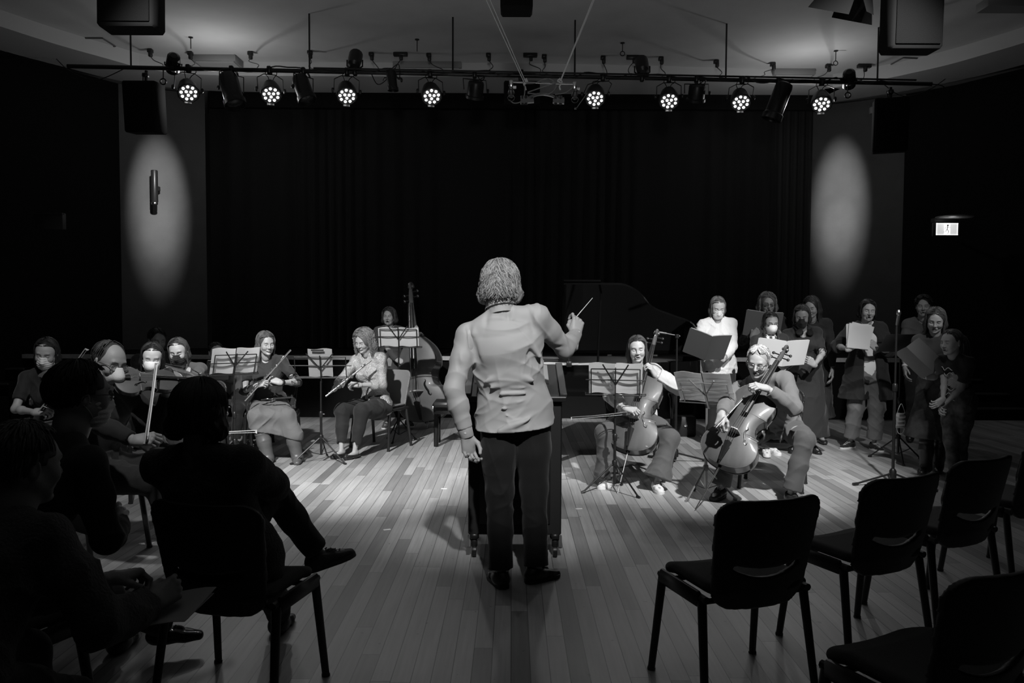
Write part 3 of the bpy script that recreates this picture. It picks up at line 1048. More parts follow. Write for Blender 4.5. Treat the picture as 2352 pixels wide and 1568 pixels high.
def paper_mat(name, v, tr=0.45):
    m = bpy.data.materials.new(name)
    m.use_nodes = True
    nt = m.node_tree
    b = nt.nodes['Principled BSDF']
    b.inputs['Base Color'].default_value = (v, v, v, 1)
    b.inputs['Roughness'].default_value = 0.7
    b.inputs['Specular IOR Level'].default_value = 0.2
    t = nt.nodes.new('ShaderNodeBsdfTranslucent')
    t.inputs[0].default_value = (v, v, v, 1)
    mx = nt.nodes.new('ShaderNodeMixShader')
    mx.inputs[0].default_value = tr
    nt.links.new(b.outputs[0], mx.inputs[1])
    nt.links.new(t.outputs[0], mx.inputs[2])
    nt.links.new(mx.outputs[0], nt.nodes['Material Output'].inputs[0])
    return m


M_paper = paper_mat('paper', 0.88, .55)
M_paper2 = paper_mat('grey_paper', 0.5)
M_ink = mat('printed_ink', 0.25, 0.7)


# ------------------------------------------------------------------ chairs (forward is local +y)
def make_chair(name, label, pale=False, slot=True, group=None):
    t = thing(name, label, 'chair', group=group)
    h = 0.008
    v = Vol((-.28, -.42, .34), (.28, .26, .88), h)

    def back(p):
        x, y, z = p
        yc = -0.215 - 0.23 * np.maximum(z - .46, 0) + 1.0 * x * x + 0.35 * np.maximum(.46 - z, 0)
        hw = 0.222 - 0.02 * np.clip((.60 - z) / .25, 0, 1) + 0.02 * np.clip((z - .6) / .25, 0, 1)
        zc, hz = 0.605, 0.225
        r = .085
        qx = np.abs(x) - (hw - r)
        qz = np.abs(z - zc - 0.10 * x * x) - (hz - r)
        d2 = np.sqrt(np.maximum(qx, 0) ** 2 + np.maximum(qz, 0) ** 2) + np.minimum(np.maximum(qx, qz), 0) - r
        d1 = np.abs(y - yc) - 0.013
        return smin(-d1 * 0 + np.maximum(d1, d2), np.full_like(d1 + d2, 9.0), 0)
    v.put(back, (-.27, -.40, .36), (.27, -.08, .86), 0.0)
    if slot:
        def sl(p):
            x, y, z = p
            zz = .535 + 1.3 * x * x
            q = np.maximum(np.abs(z - zz) - (0.019 - 0.5 * x * x), np.abs(x) - .145)
            return q + 0 * y
        v.put(sl, (-.2, -.45, .45), (.2, -.05, .62), 0.0, 'sub')
    v.mesh_ = v.mesh()
    link('backrest', *v.mesh_, M_pshell if pale else M_shell, t, tone=None)
    if not pale:
        # fabric pad on the sitting side of the back
        v = Vol((-.26, -.40, .5), (.26, .0, .86), h)

        def pad(p):
            x, y, z = p
            yc = -0.215 - 0.23 * np.maximum(z - .46, 0) + 1.0 * x * x + .022
            r = .08
            qx = np.abs(x) - (.215 - r)
            qz = np.abs(z - .69) - (.13 - r)
            d2 = np.sqrt(np.maximum(qx, 0) ** 2 + np.maximum(qz, 0) ** 2) + np.minimum(np.maximum(qx, qz), 0) - r
            a = np.abs(y - yc) - 0.014
            return smin(-(-a), d2, 0) if False else -smin(-a, -d2, 0.02)
        v.put(pad, (-.25, -.38, .52), (.25, -.02, .85), 0.0)
        link('back_pad', *v.mesh(), M_fab, t)
    v = Vol((-.28, -.30, .38), (.28, .30, .54), h)

    def seat(p):
        x, y, z = p
        r = .09
        qx = np.abs(x) - (.225 - r)
        qy = np.abs(y - .0) - (.215 - r)
        d2 = np.sqrt(np.maximum(qx, 0) ** 2 + np.maximum(qy, 0) ** 2) + np.minimum(np.maximum(qx, qy), 0) - r
        zc = .452 + .35 * x * x - 0.25 * np.maximum(y - .1, 0) ** 1
        a = np.abs(z - zc) - (.012 if pale else .024)
        return -smin(-a, -d2, 0.03)
    v.put(seat, (-.26, -.25, .4), (.26, .25, .5), 0.0)
    link('seat', *v.mesh(), M_pshell if pale else M_fab, t)
    # frame under the seat, end brackets, legs
    fr = MB()
    for s in (-1, 1):
        fr.tube(spline([(s * .235, .17, .425), (s * .24, 0, .43), (s * .235, -.18, .43)], 5), 0.015, 8)
    fr.tube([(-.235, .13, .41), (.235, .13, .41)], .012, 8).tube([(-.235, -.14, .41), (.235, -.14, .41)], .012, 8)
    fr.build('seat_frame', M_leg, t)
    for s in (-1, 1):
        if not pale:
            MB().box((s * .245, .0, .425), (.03, .30, .06), bev=.012).build('side_bracket', M_leg, t)
        for y0, y1 in ((.15, .20), (-.15, -.215)):
            MB().tube([(s * .235, y0, .42), (s * .255, y1, .01)], [.019, .0155], 10).tube([(s * .255, y1, .012), (s * .256, y1, 0)], [.018, .018], 10).build('leg', M_leg, t)
    return t


def put_chair(proto, x, y, face, label, first=False, group=None):
    """face: the heading the sitter would have (0 = towards the camera)"""
    a = math.radians(face)
    rot = math.atan2(-math.cos(a), math.sin(a)) - math.pi / 2
    if first:
        proto.location = (x, y, 0)
        proto.rotation_euler = (0, 0, rot)
        proto['label'] = label
        if group:
            proto['group'] = group
        return proto
    return copytree(proto, (x, y, 0), rot, label, group=group)


GR = 'empty audience chairs at the right'
ch0 = make_chair('conference_chair', 'x')
put_chair(ch0, 0.91, 3.24, 180 + 19, 'empty black chair nearest the conductor, front end of the right row', True, GR)
put_chair(ch0, 1.59, 3.64, 180 + 25, 'empty black chair second in the right row, its slot dark', group=GR)
put_chair(ch0, 2.17, 4.05, 180 + 27, 'empty black chair third in the right row, overlapping the singing girl', group=GR)
put_chair(ch0, 2.86, 4.6, 180 + 30, 'empty black chair cut by the right edge of the view', group=GR)
put_chair(ch0, 1.27, 2.42, 180 + 26, 'nearest black chair, cut by the bottom right corner', group=GR)
GL = 'audience chairs at the left'
put_chair(ch0, -1.07, 3.14, 180 - 14, 'black chair under the listener with crossed legs', group=GL)
put_chair(ch0, -1.80, 2.72, 180 - 24, 'black chair under the masked listener in the middle of the left row', group=GL)
put_chair(ch0, -1.42, 1.98, 180 - 14, 'black chair under the nearest grey haired listener', group=GL)
GM = 'chairs of the players'
put_chair(ch0, 1.09, 7.18, 0, 'black chair under the young woman playing the cello', group=GM)
put_chair(ch0, 2.27, 6.86, -24, 'black chair under the grey haired man playing the cello', group=GM)
put_chair(ch0, -2.48, 8.22, 8, 'black chair under the flutist in the long skirt', group=GM)
pc = make_chair('plastic_chair', 'pale moulded chair under the curly haired flutist', True, False)
put_chair(pc, -1.44, 8.70, -28, 'pale moulded chair under the curly haired flutist', True)


# ------------------------------------------------------------------ music stands (the desk's page side looks to local +y)
def stand(px, py, hz, yaw, label, tilt=22, m=None, legr=.27, legz=.24, rot0=0.3, scale=1.0, solid=False, dw=.48, dh=.24, name='music_stand'):
    b = G(px, py)
    m = m or M_metal
    t = thing(name, label, 'music stand', b, yaw)
    MB().tube([(0, 0, .07), (0, 0, hz * .55)], .0125, 10).tube([(0, 0, hz * .5), (0, 0, hz - .06)], .009, 10).build('pole', m, t)
    MB().lathe([(.016, 0), (.02, .01), (.02, .05), (.014, .06)], 12, (0, 0, hz * .55 - .03)).tube([(0, 0, hz * .55), (.035, 0, hz * .55)], .007, 6).build('collar_knob', m, t)
    MB().lathe([(.017, legz - .02), (.022, legz - .015), (.022, legz + .02), (.017, legz + .03)], 12).build('leg_hub', m, t)
    for k in range(3):
        a = rot0 + k * 2 * math.pi / 3
        d = V(math.cos(a), math.sin(a), 0)
        lg = MB().tube([d * .015 + V(0, 0, legz), d * legr + V(0, 0, .008)], .0075, 6)
        lg.tube([d * .012 + V(0, 0, .075), d * legr * .52 + V(0, 0, legz * .5)], .004, 6)
        lg.tube([d * (legr - .02) + V(0, 0, .016), d * (legr + .012) + V(0, 0, .006)], .012, 8)
        lg.build('leg', m, t)
    R = rotx(math.radians(tilt))   # lean the top of the desk away from the page side
    base = V(0, 0.01, hz)
    T = lambda x, y, z: base + R @ V(x, y, z)
    if solid:
        MB().box(T(0, 0, dh / 2 - .02), (dw, .006, dh), M=R, bev=.003).build('desk', m, t)
        MB().box(T(0, .03, -.02), (dw, .06, .006), M=R).build('ledge', m, t)
    else:
        dk = MB()
        W = dw / 2
        z0, z1, z2 = -.03, dh * .42, dh * .80
        for x in (-W * .8, W * .8):
            dk.tube([T(x, 0, z0), T(x, 0, z2)], .005, 6)
        for z, w_ in ((z0, W), (z1, W * .98), (z2, W * .8)):
            dk.tube([T(-w_, 0, z), T(w_, 0, z)], .0055, 6)
        dk.build('wire_frame', m, t)
        MB().tube([T(0, -.006, z0 - .05), T(0, -.006, z2 + .015)], .011, 6, flat=.5).build('spine', m, t)
        for s in (-1, 1):
            MB().tube([T(0, -.012, z0 + .10), T(s * W * .42, -.012, dh * .98)], .006, 6).build('diagonal_arm', m, t)
        MB().tube([T(-W, .012, z0 - .0), T(-W, .035, z0 + .005)], .005, 6).tube([T(-W, .03, z0), T(W, .03, z0)], .0045, 6).tube([T(W, .012, z0), T(W, .035, z0)], .005, 6).build('page_ledge', m, t)
    return t, base, R


def pages(t, base, R, label, w_=.42, h_=.29, split=True, z0=-.02, m=None, dx=0.0, curl=.012, n=2, ink=True, name='sheet_music'):
    """open pages leaning on a stand's desk"""
    m = m or M_paper
    o = thing(name, label, 'sheet music', t.location, t.rotation_euler.z)
    xs_ = [(-w_ / 2, -.004), (.004, w_ / 2)] if split else [(-w_ / 2, w_ / 2)]
    for i, (a, b) in enumerate(xs_):
        g = []
        for z in np.linspace(0, h_, 7):
            row = []
            for x in np.linspace(a, b, 9):
                c = curl * math.sin(math.pi * (x - a) / (b - a)) * (1 if split else .5) + .009 + .012 * (z / h_) ** 2
                row.append(base + R @ V(x + dx, c, z0 + z + (.006 * math.sin(x * 30 + i))))
            g.append(row)
        MB().sheet(g, .0012).build('page', m, o)
        if ink:
            ik = MB()
            for k in range(6):
                z = .03 + k * (h_ - .05) / 6
                row = [[base + R @ V(x + dx, curl * math.sin(math.pi * (x - a) / (b - a)) * (1 if split else .5) + .013 + .012 * (zz / h_) ** 2, z0 + zz) for x in np.linspace(a + .015, b - .015, 7)] for zz in (z, z + .010)]
                ik.sheet(row)
            ik.build('staves', M_ink, o)
    return o


# 1: stand of the violinists at the left, its pages open towards the players
st, bs, R_ = stand(540, 1072, .91, math.radians(35), 'folding black music stand left of the flutist in the long skirt, holding an open score', 28)
pages(st, bs, R_, 'open white score on the stand left of the skirted flutist', .44, .27)
# 2: between the two flutists
st, bs, R_ = stand(738, 1060, .86, math.radians(4), 'spindly black folding stand standing between the two flutists', 18, legr=.30, rot0=-.55, dw=.62)
o = pages(st, bs, R_, 'single sheet clipped on the stand between the flutists', .235, .29, False, m=M_paper2)
MB().box(bs + R_ @ V(-.02, -.002, .265), (.12, .012, .012), M=R_).build('clip', M_black2, o)
# 3: bass player's stand
st, bs, R_ = stand(916, 1012, 1.10, math.radians(0), 'black wire stand holding pages in front of the double bass player', 18, dw=.52, dh=.24, legr=.2)
pages(st, bs, R_, 'two white pages on the stand in front of the double bass player', .46, .22)
# 4: young woman cellist
st, bs, R_ = stand(1411, 1130, .84, math.radians(-8), 'black wire stand holding pages in front of the young woman cellist', 20, legr=.27, rot0=-.75, dw=.50, dh=.26)
pages(st, bs, R_, 'bright white pages on the stand in front of the young woman cellist', .44, .27)
# 5: man cellist, silver stand
st, bs, R_ = stand(1620, 1142, .79, math.radians(-32), 'silver folding stand holding an open score in front of the grey haired cellist', 38, m=mat('satin_nickel', .45, .35, .8), legr=.24, rot0=-1.9)
pages(st, bs, R_, 'open score on the silver stand in front of the grey haired cellist', .46, .30, m=M_paper)
# 6: solid desk near the singers at the right
st6, bs6, R6_ = stand(2062, 1058, 1.12, math.radians(-2), 'tall black solid-desk stand in front of the singers at the right', 52, solid=True, dw=.46, dh=.30, legr=.28, rot0=.3)
pages(st6, bs6, R6_, 'dark folder edge lying on the solid-desk stand', .30, .2, False, m=mat('dark_folder', .05, .6), ink=False, name='folder')


# ------------------------------------------------------------------ microphone stands
def mic_stand(px, py, top, label, boom=None, base='tripod', rot0=0.2, legr=.32):
    b = G(px, py)
    t = thing('microphone_stand', label, 'microphone stand', b)
    MB().tube([(0, 0, .03), (0, 0, top * .6)], .013, 10).tube([(0, 0, top * .55), (0, 0, top)], .009, 8).build('pole', M_metal, t)
    MB().lathe([(.018, 0), (.022, .01), (.022, .06), (.016, .07)], 12, (0, 0, top * .6 - .02)).build('clutch', M_metal, t)
    MB().lathe([(.03, .06), (.03, .12), (.018, .14)], 12).build('leg_hub', M_metal, t)
    for k in range(3):
        a = rot0 + k * 2 * math.pi / 3
        d = V(math.cos(a), math.sin(a), 0)
        MB().tube([V(0, 0, .10), d * legr + V(0, 0, .014)], .009, 8).tube([d * (legr - .03) + V(0, 0, .017), d * (legr + .02) + V(0, 0, .013)], .0135, 8).build('leg', M_metal, t)
    if boom is not None:
        MB().tube([V(0.03, 0, top - .01), V(*boom)], .007, 8).lathe([(.02, 0), (.022, .02), (.02, .04)], 10, (0, 0, top - .03)).build('boom', M_metal, t)
        e = V(*boom)
        d = nrm(e - V(0, 0, top))
        MB().tube([e, e + d * .12], [.012, .009], 10).build('microphone', mat('dark_nickel', 0.3, 0.3, 1.0), t)
    else:
        MB().tube([V(0, 0, top), V(0.005, -.02, top + .09)], [.011, .014], 10).lathe([(.011, 0), (.019, .015), (.019, .035), (.008, .05)], 12, (0.005, -.02, top + .085)).build('microphone', mat('nickel_mic', 0.6, 0.3, 1.0), t)
    return t


mic_stand(1551, 1062, 1.27, 'boom microphone stand behind the young woman cellist', boom=(-.10, .02, 1.285))
mic_stand(2050, 1112, 1.40, 'upright microphone stand at the right, a face mask hanging beside it', rot0=3.3, legr=.36)
# a small low tripod foot near the empty chairs
# the face mask hanging from the stand
q = P(2069, 965, G(2066, 1058)[1] - .22)
fm = thing('face_mask', 'crumpled white face mask hanging from the music stand at the right', 'face mask', q)
g = []
for v_ in np.linspace(-1, 1, 9):
    g.append([V(u_ * (.045 + .006 * math.sin(v_ * 5)), .018 * abs(math.sin(v_ * 6)) - .02 * (1 - u_ * u_), v_ * .075) for u_ in np.linspace(-1, 1, 7)])
MB().sheet(g, .002).build('mask_cloth', mat('mask_cloth', .75, .8), fm)
MB().tube(spline([(-.04, 0, .07), (-.02, 0, .13), (0, 0, .165), (.02, 0, .13), (.04, 0, .07)], 5), .002, 5).build('ear_loop', mat('mask_cloth', .75, .8), fm)
MB().tube(spline([(-.04, 0, -.07), (-.025, 0, -.12), (0, 0, -.135), (.025, 0, -.12), (.04, 0, -.07)], 5), .002, 5).build('ear_loop', mat('mask_cloth', .75, .8), fm)
# dark equipment at the foot of the boom stand
q = G(1570, 1000)
fb = thing('pedal_box', 'small black box with a bright socket on the floor behind the young woman cellist', 'box', q)
MB().box((0, 0, .12), (.26, .2, .24), bev=.02).build('casing', M_black2, fb)
MB().lathe([(.02, 0), (.018, .02), (.006, .022)], 12, (0, -.1, .14), M=rotx(math.pi / 2)).build('socket', M_chrome, fb)


# ------------------------------------------------------------------ bowed instruments
def outline(kind):
    if kind == 'bass':
        c = [(0, 0), (.06, .004), (.16, .03), (.25, .09), (.295, .18), (.285, .28), (.245, .36), (.215, .385), (.185, .41), (.165, .47), (.165, .53), (.185, .585), (.205, .605), (.222, .63), (.232, .69), (.222, .76), (.18, .85), (.11, .93), (.05, .985), (.03, 1)]
    else:
        c = [(0, 0), (.07, .004), (.17, .03), (.25, .09), (.286, .17), (.288, .25), (.262, .325), (.228, .372), (.238, .392), (.205, .402), (.165, .45), (.150, .52), (.162, .58), (.195, .628), (.212, .634), (.204, .655), (.214, .71), (.225, .78), (.218, .85), (.185, .92), (.13, .97), (.06, .993), (.03, 1)]
    s_ = spline([(a, b, 0) for a, b in c], 4)
    return s_[:, :2]


def instrument(name, label, cat, org, up, nor, L, kind='cello', mtop=None, endpin=0.0, strmat=None):
    """org: bottom of the body's front; up: towards the neck; nor: out of the front; L body length"""
    R = np.stack([nrm(np.cross(up, nor)), nrm(up), nrm(nrm(nor) - nrm(up) * (nrm(nor) @ nrm(up)))], 1)
    t = thing(name, label, cat, org)
    rib = {'violin': .088, 'cello': .155, 'bass': .175}[kind] * L
    ol = outline('bass' if kind == 'bass' else 'v') * L
    T = lambda v_: V(v_) @ R.T
    arch = .045 * L if kind != 'violin' else .04 * L
    zf = lambda x, y, w: arch * (1 - (np.abs(x) / (w + 1e-6)) ** 2.2) * np.clip(np.sin(np.pi * np.clip(y / L, 0.0, 1)) ** 0.6, 0, 1)
    mtop = mtop or M_var

    def plate(sgn, z0, m, nm, par):
        g = []
        for x_, y_ in ol:
            row = []
            for u in np.linspace(-1, 1, 13):
                x = x_ * u
                row.append((x, y_, z0 + sgn * zf(x, y_, x_)))
            g.append(row)
        g = V(g)
        g = (g.reshape(-1, 3) @ R.T).reshape(g.shape)
        return MB().sheet(g, .006 * L * sgn if sgn > 0 else -.006 * L).build(nm, m, par)
    top = plate(1, 0, mtop, 'front_plate', t)
    plate(-1, -rib, M_rib, 'back_plate', t)
    full = np.concatenate([ol, (ol * V(-1, 1))[::-1]])
    ins = full * V(.975, .99) + V(0, .005 * L)
    g = V([[(x, y, z) for x, y in ins] for z in (.0, -rib)])
    MB().sheet((g.reshape(-1, 3) @ R.T).reshape(g.shape)).build('rib', M_rib, t)
    # purfling edge, a pale bead all round
    MB().tube(V([(x, y, .002 * L) for x, y in full[::2]]) @ R.T, .006 * L, 6).build('edge_bead', M_rib, t)
    by = .36 * L if kind != 'bass' else .34 * L     # bridge
    bh = {'violin': .095, 'cello': .115, 'bass': .15}[kind] * L
    bw = {'violin': .058, 'cello': .06, 'bass': .065}[kind] * L
    nl = {'violin': .37, 'cello': .37, 'bass': .40}[kind] * L
    nang = .07
    nut = V(0, L + nl * .95, arch * .6 + bh * .15)
    fb0 = V(0, L * .60, arch + bh * .62)
    nut = V(0, L + nl * .95, .03 * L)
    fw = .034 * L if kind != 'bass' else .04 * L
    fbm = MB()
    n_ = 2
    g = []
    for s in np.linspace(0, 1, 6):
        c = fb0 + (nut - fb0) * s
        w_ = fw * (1.05 - .35 * s)
        g.append([c + V(w_ * math.sin(a), 0, w_ * .55 * (math.cos(a) - 1)) for a in np.linspace(-1.3, 1.3, 7)])
    g = V(g)
    fbm.sheet((g.reshape(-1, 3) @ R.T).reshape(g.shape), -.02 * L).build('fingerboard', M_ebony, t)
    # neck, pegbox, scroll
    nk = MB()
    a0, a1 = V(0, L * .97, -.03 * L), nut + V(0, 0, -.035 * L)
    nk.tube(T([a0 + V(0, 0, -.03 * L), V(0, L * 1.04, -.02 * L), a1]), [fw * 1.0, fw * .82, fw * .66], 10)
    pb = nut + V(0, nl * .42, -.05 * L)
    nk.tube(T([a1, (a1 + pb) / 2 + V(0, 0, .0), pb]), [fw * .68, fw * .74, fw * .5], 8)
    nk.build('neck', M_rib, t)
    sc = MB()
    th = np.linspace(0, 4.6 * math.pi / 1.6, 30)
    rr = .050 * L * np.exp(-th * .13)
    cc = pb + V(0, .035 * L, -.015 * L)
    sp_ = V([cc + V(0, math.cos(a) * r_ - .0 * L, math.sin(a) * r_) for a, r_ in zip(th - 1.7, rr)])
    sc.tube(T(sp_), np.linspace(.020, .013, 30) * L, 8)
    sc.lathe([(.012 * L, -.036 * L), (.016 * L, -.03 * L), (.016 * L, .03 * L), (.012 * L, .036 * L)], 12, T(cc), M=R @ roty(math.pi / 2))
    sc.build('scroll', M_rib, t)
    for k in range(4):
        s = 1 if k % 2 else -1
        c = a1 + (pb - a1) * (.22 + .19 * k)
        pm = MB().tube(T([c - V(s * fw * .8, 0, 0), c + V(s * .075 * L, 0, 0)]), .007 * L, 8)
        pm.lathe([(.005 * L, -.012 * L), (.017 * L, -.004 * L), (.017 * L, .004 * L), (.005 * L, .012 * L)], 10, T(c + V(s * .088 * L, 0, 0)), M=R @ rotx(.0))
        pm.build('peg', M_ebony, t)
    # bridge, tailpiece, strings, f-holes
    zb = arch * .93
    MB().prism(T([(-bw, by, zb), (bw, by, zb), (bw * .85, by, zb + bh * .5), (bw * .62, by, zb + bh * .92), (0, by, zb + bh), (-bw * .62, by, zb + bh * .92), (-bw * .85, by, zb + bh * .5)]), R[:, 1], .012 * L).build('bridge', M_bridge, t)
    tp = T([(-.013 * L, .02 * L, zb * .5 + .03 * L), (.013 * L, .02 * L, zb * .5 + .03 * L), (.038 * L, .22 * L, zb + bh * .45), (0, .235 * L, zb + bh * .5), (-.038 * L, .22 * L, zb + bh * .45)])
    MB().prism(tp, R[:, 2], .014 * L).tube(T([(0, -.005 * L, 0), (0, .02 * L, zb * .5 + .03 * L)]), .006 * L, 6).build('tailpiece', M_ebony, t)
    for k in range(4):
        x = (k - 1.5) / 1.5
        MB().tube(T([(x * .028 * L, .22 * L, zb + bh * .5), (x * bw * .6, by, zb + bh * (1.0 - .08 * x * x)), nut + V(x * fw * .5, 0, .006 * L)]), max(.0009, .0016 * L), 5).build('string', strmat or M_gut, t)
    for s in (-1, 1):
        sp_ = [(s * .080, .475), (s * .094, .468), (s * .098, .452), (s * .088, .435), (s * .085, .41), (s * .100, .37), (s * .122, .335), (s * .126, .305), (s * .150, .285), (s * .158, .30), (s * .150, .315)]
        sp_ = [(s * x_ * s * .98, y_ + .0) for x_, y_ in sp_]
        c = [(x_ * L * s, y_ * L) for x_, y_ in sp_]
        w_at = lambda y: np.interp(y, ol[:, 1], ol[:, 0])
        pts_ = spline([(x_, y_, zf(x_, y_, w_at(y_)) + .0005 * L) for x_, y_ in c], 4)
        n__ = len(pts_)
        MB().tube(pts_ @ R.T, (.006 + .008 * np.sin(np.linspace(0, math.pi, n__)) ** 2) * L, 6).lathe([(.010 * L, -.002), (.010 * L, .003)], 10, T(V(*pts_[0])), M=R).lathe([(.012 * L, -.002), (.012 * L, .003)], 10, T(V(*pts_[-1])), M=R).build('f_hole', M_ebony, t)
    if kind == 'violin':
        MB().lathe([(.02 * L, 0), (.10 * L, .004 * L), (.11 * L, .05 * L), (.07 * L, .075 * L), (.01 * L, .06 * L)], 16, T(V(-.13 * L, .05 * L, .02 * L)), M=R).build('chin_rest', M_ebony, t)
    if endpin:
        e0, e1 = V(0, 0, -rib * .4), V(0, -endpin, -rib * .4)
        MB().tube(T([e0, e1]), [.006, .004], 8).build('endpin', M_chrome, t)
        MB().lathe([(.022 * L, .03 * L), (.026 * L, 0), (.02 * L, -.02 * L)], 12, T(e0), M=R @ rotx(-math.pi / 2)).build('endpin_plug', M_ebony, t)
    return t, R


def bow(a, b, label, m=None, bend=None, r=.0045, hair_off=None):
    """a: frog end, b: tip"""
    a, b = V(a), V(b)
    t = thing('bow', label, 'bow', a)
    d = b - a
    u = nrm(hair_off if hair_off is not None else V(0, 0, -1))
    L = np.linalg.norm(d)
    pts = [a - a, d * .5 + u * .012 * L / .7 * .6, d]
    MB().tube(spline(pts, 8), np.linspace(r, r * .65, 17), 8).build('stick', m or mat('bow_stick', .16, .35, coat=.3), t)
    MB().tube([d * .05 + u * .020, d * .995 + u * .016], .0036, 4, flat=.35).build('bow_hair', mat('bow_hair', .8, .55), t)
    MB().prism([d * .02 + u * .004, d * .09 + u * .004, d * .09 + u * .03, d * .03 + u * .03], nrm(np.cross(d, u)), .011).build('frog', M_ebony, t)
    MB().prism([d * .985, d * 1.0, d * 1.005 + u * .026, d * .985 + u * .022], nrm(np.cross(d, u)), .006).build('tip', M_paper, t)
    return t


def flute(a, b, label, name='flute', m=None, r=.0095):
    a, b = V(a), V(b)
    d = b - a
    t = thing(name, label, 'flute', a)
    u = nrm(d)
    R = frame(u, V(0, 0, 1))
    m = m or M_silver
    L = np.linalg.norm(d)
    T = lambda x, y, z: R @ V(x, y, z)
    MB().tube([V(0, 0, 0), d * .30, d * .3], [r, r, r], 12).tube([d * .30, d], r * 1.0, 12).build('tube', m, t)
    MB().lathe([(r * 1.25, 0), (r * 1.35, .004), (r * 1.35, .02), (r * 1.2, .022)], 12, d * .30, M=R @ rotx(-math.pi / 2)).lathe([(r * 1.2, -.004), (r * 1.3, 0), (r * 1.3, .015), (r, .017)], 12, d * .86, M=R @ rotx(-math.pi / 2)).build('joint', m, t)
    MB().box(d * .17 + T(0, 0, r), (.028, .05, .007), M=R, bev=.003).build('lip_plate', m, t)
    for k in range(11):
        y = L * (.40 + .052 * k)
        MB().lathe([(.003, 0), (.0085, .001), (.0085, .004), (.003, .005)], 10, T(0, y, r + .001), M=R).build('key', m, t)
    MB().tube([T(r + .003, L * .38, .004), T(r + .003, L * .93, .004)], .0022, 6).build('key_rod', m, t)
    return t


# ------------------------------------------------------------------ piano, bench, lectern
def piano():
    t = thing('grand_piano', 'black grand piano behind the conductor with its lid raised', 'piano', (0.45, 8.3, 0))
    O = V(0.45, 8.3, 0)
    hx, hy = .52, 9.0       # hinge line start
    # outline as (along, across from the hinge)
    oc = spline([(-.02, 1.46, 0), (.43, 1.46, 0), (.58, 1.44, 0), (.74, 1.30, 0), (.92, 1.02, 0), (1.15, .86, 0), (1.36, .72, 0), (1.50, .48, 0), (1.53, .22, 0), (1.49, 0, 0)], 6)[:, :2]
    poly = np.concatenate([oc, [[-.02, 0]]])
    # rim (case)
    rim = MB()
    pr = [V(hx + x, hy - w_, 0) - O for x, w_ in np.concatenate([[[-.30, 1.46]], poly[:-1], [[-.30, 0]]])]
    g = V([[p_ + V(0, 0, z) for p_ in pr + [pr[0]]] for z in (.70, .99)])
    rim.sheet(g, .035)
    rim.prism([p_ + V(0, 0, .70) for p_ in pr], (0, 0, 1), .03)
    rim.build('case', M_piano, t)
    MB().prism([V(hx + x, hy - w_, .90) - O for x, w_ in poly], (0, 0, 1), .02).build('iron_frame', mat('iron_frame', .12, .4, .5), t)
    # key bed and fallboard
    MB().box(V(hx - .32, hy - .73, .68) - O, (.42, 1.46, .07), bev=.01).build('key_bed', M_piano, t)
    MB().box(V(hx - .42, hy - .73, .735) - O, (.15, 1.24, .02)).build('keyboard', mat('ivory', .7, .3), t)
    MB().box(V(hx - .28, hy - .73, .86) - O, (.05, 1.3, .26), bev=.01).build('fallboard', M_piano, t)
    # the lid, hinged on the far side
    al = math.radians(31)
    lidp = [V(hx + x, hy - w_ * math.cos(al), 1.01 + w_ * math.sin(al)) - O for x, w_ in poly]
    MB().prism(lidp, (0, math.sin(al), math.cos(al)), .022).build('lid', M_piano, t, smooth=False)
    fl = [V(hx + x, hy - w_ * math.cos(al), 1.04 + w_ * math.sin(al)) - O for x, w_ in ((-.02, 0), (-.02, 1.46), (.34, 1.46), (.34, 0))]
    MB().prism(fl, (0, math.sin(al), math.cos(al)), .02).build('front_lid', M_piano, t, smooth=False)
    MB().tube([V(hx + .30, hy - 1.40, 1.0) - O, V(hx + .36, hy - 1.30 * math.cos(al), 1.01 + 1.30 * math.sin(al)) - O], .011, 8).build('lid_prop', M_piano, t)
    MB().prism([V(hx + .05, hy - .25, 1.0) - O, V(hx + .05, hy - 1.2, 1.0) - O, V(hx + .0, hy - 1.2, 1.2) - O, V(hx + .0, hy - .25, 1.2) - O], (1, 0, .2), .015).build('music_desk', M_piano, t, smooth=False)
    for x, y in ((hx - .2, hy - 1.32), (hx - .2, hy - .14), (hx + 1.25, hy - .35)):
        MB().lathe([(.055, .70), (.07, .66), (.07, .60), (.045, .55), (.035, .12), (.05, .10), (.03, .06), (.02, .05)], 12, V(x, y, 0) - O).lathe([(.01, -.012), (.03, -.012), (.03, .012), (.01, .012)], 12, V(x, y, .03) - O, M=roty(math.pi / 2)).build('leg', M_piano, t)
    ly = MB()
    for s in (-.08, .08):
        ly.tube([V(hx - .2, hy - .73 + s, .70) - O, V(hx - .2, hy - .73 + s * .7, .16) - O], .012, 8)
    ly.box(V(hx - .2, hy - .73, .14) - O, (.12, .3, .06), bev=.01)
    ly.build('pedal_lyre', M_piano, t)
    return t


piano()
# white sheets stand in for light reflected by the piano's near rim
o = thing('sheet_music', 'white sheets added as reflected light along the near rim of the piano', 'sheet music', (0.75, 7.6, 1.0))
for i, (x0, x1, z0, m_) in enumerate(((.30, .64, .006, M_paper), (.62, .98, .003, M_paper))):
    g = [[V(x - .75, y - 7.6 - .07 * (x - .3), z0 + .004 * math.sin(x * 14 + y * 20)) for x in np.linspace(x0, x1, 9)] for y in (7.44, 7.56, 7.68)]
    MB().sheet(g, .003).build('page', m_, o)
o = thing('metal_clip', 'small black clip lamp on the rim of the piano', 'clip', P(1307, 836, 7.42))
MB().box((0, 0, 0), (.05, .03, .05), bev=.004).tube([(0, 0, .02), (0, .05, .07)], .006, 6).build('clip_body', M_metal, o)
o = thing('equipment_box', 'small black device sitting on the piano beside the conductor', 'device', P(1262, 830, 8.0))
MB().box((0, 0, .02), (.18, .16, .06), bev=.01).build('casing', M_black2, o)
MB().tube([(-.09, -.082, .035), (.09, -.082, .035)], .004, 6).build('trim_line', M_chrome, o)

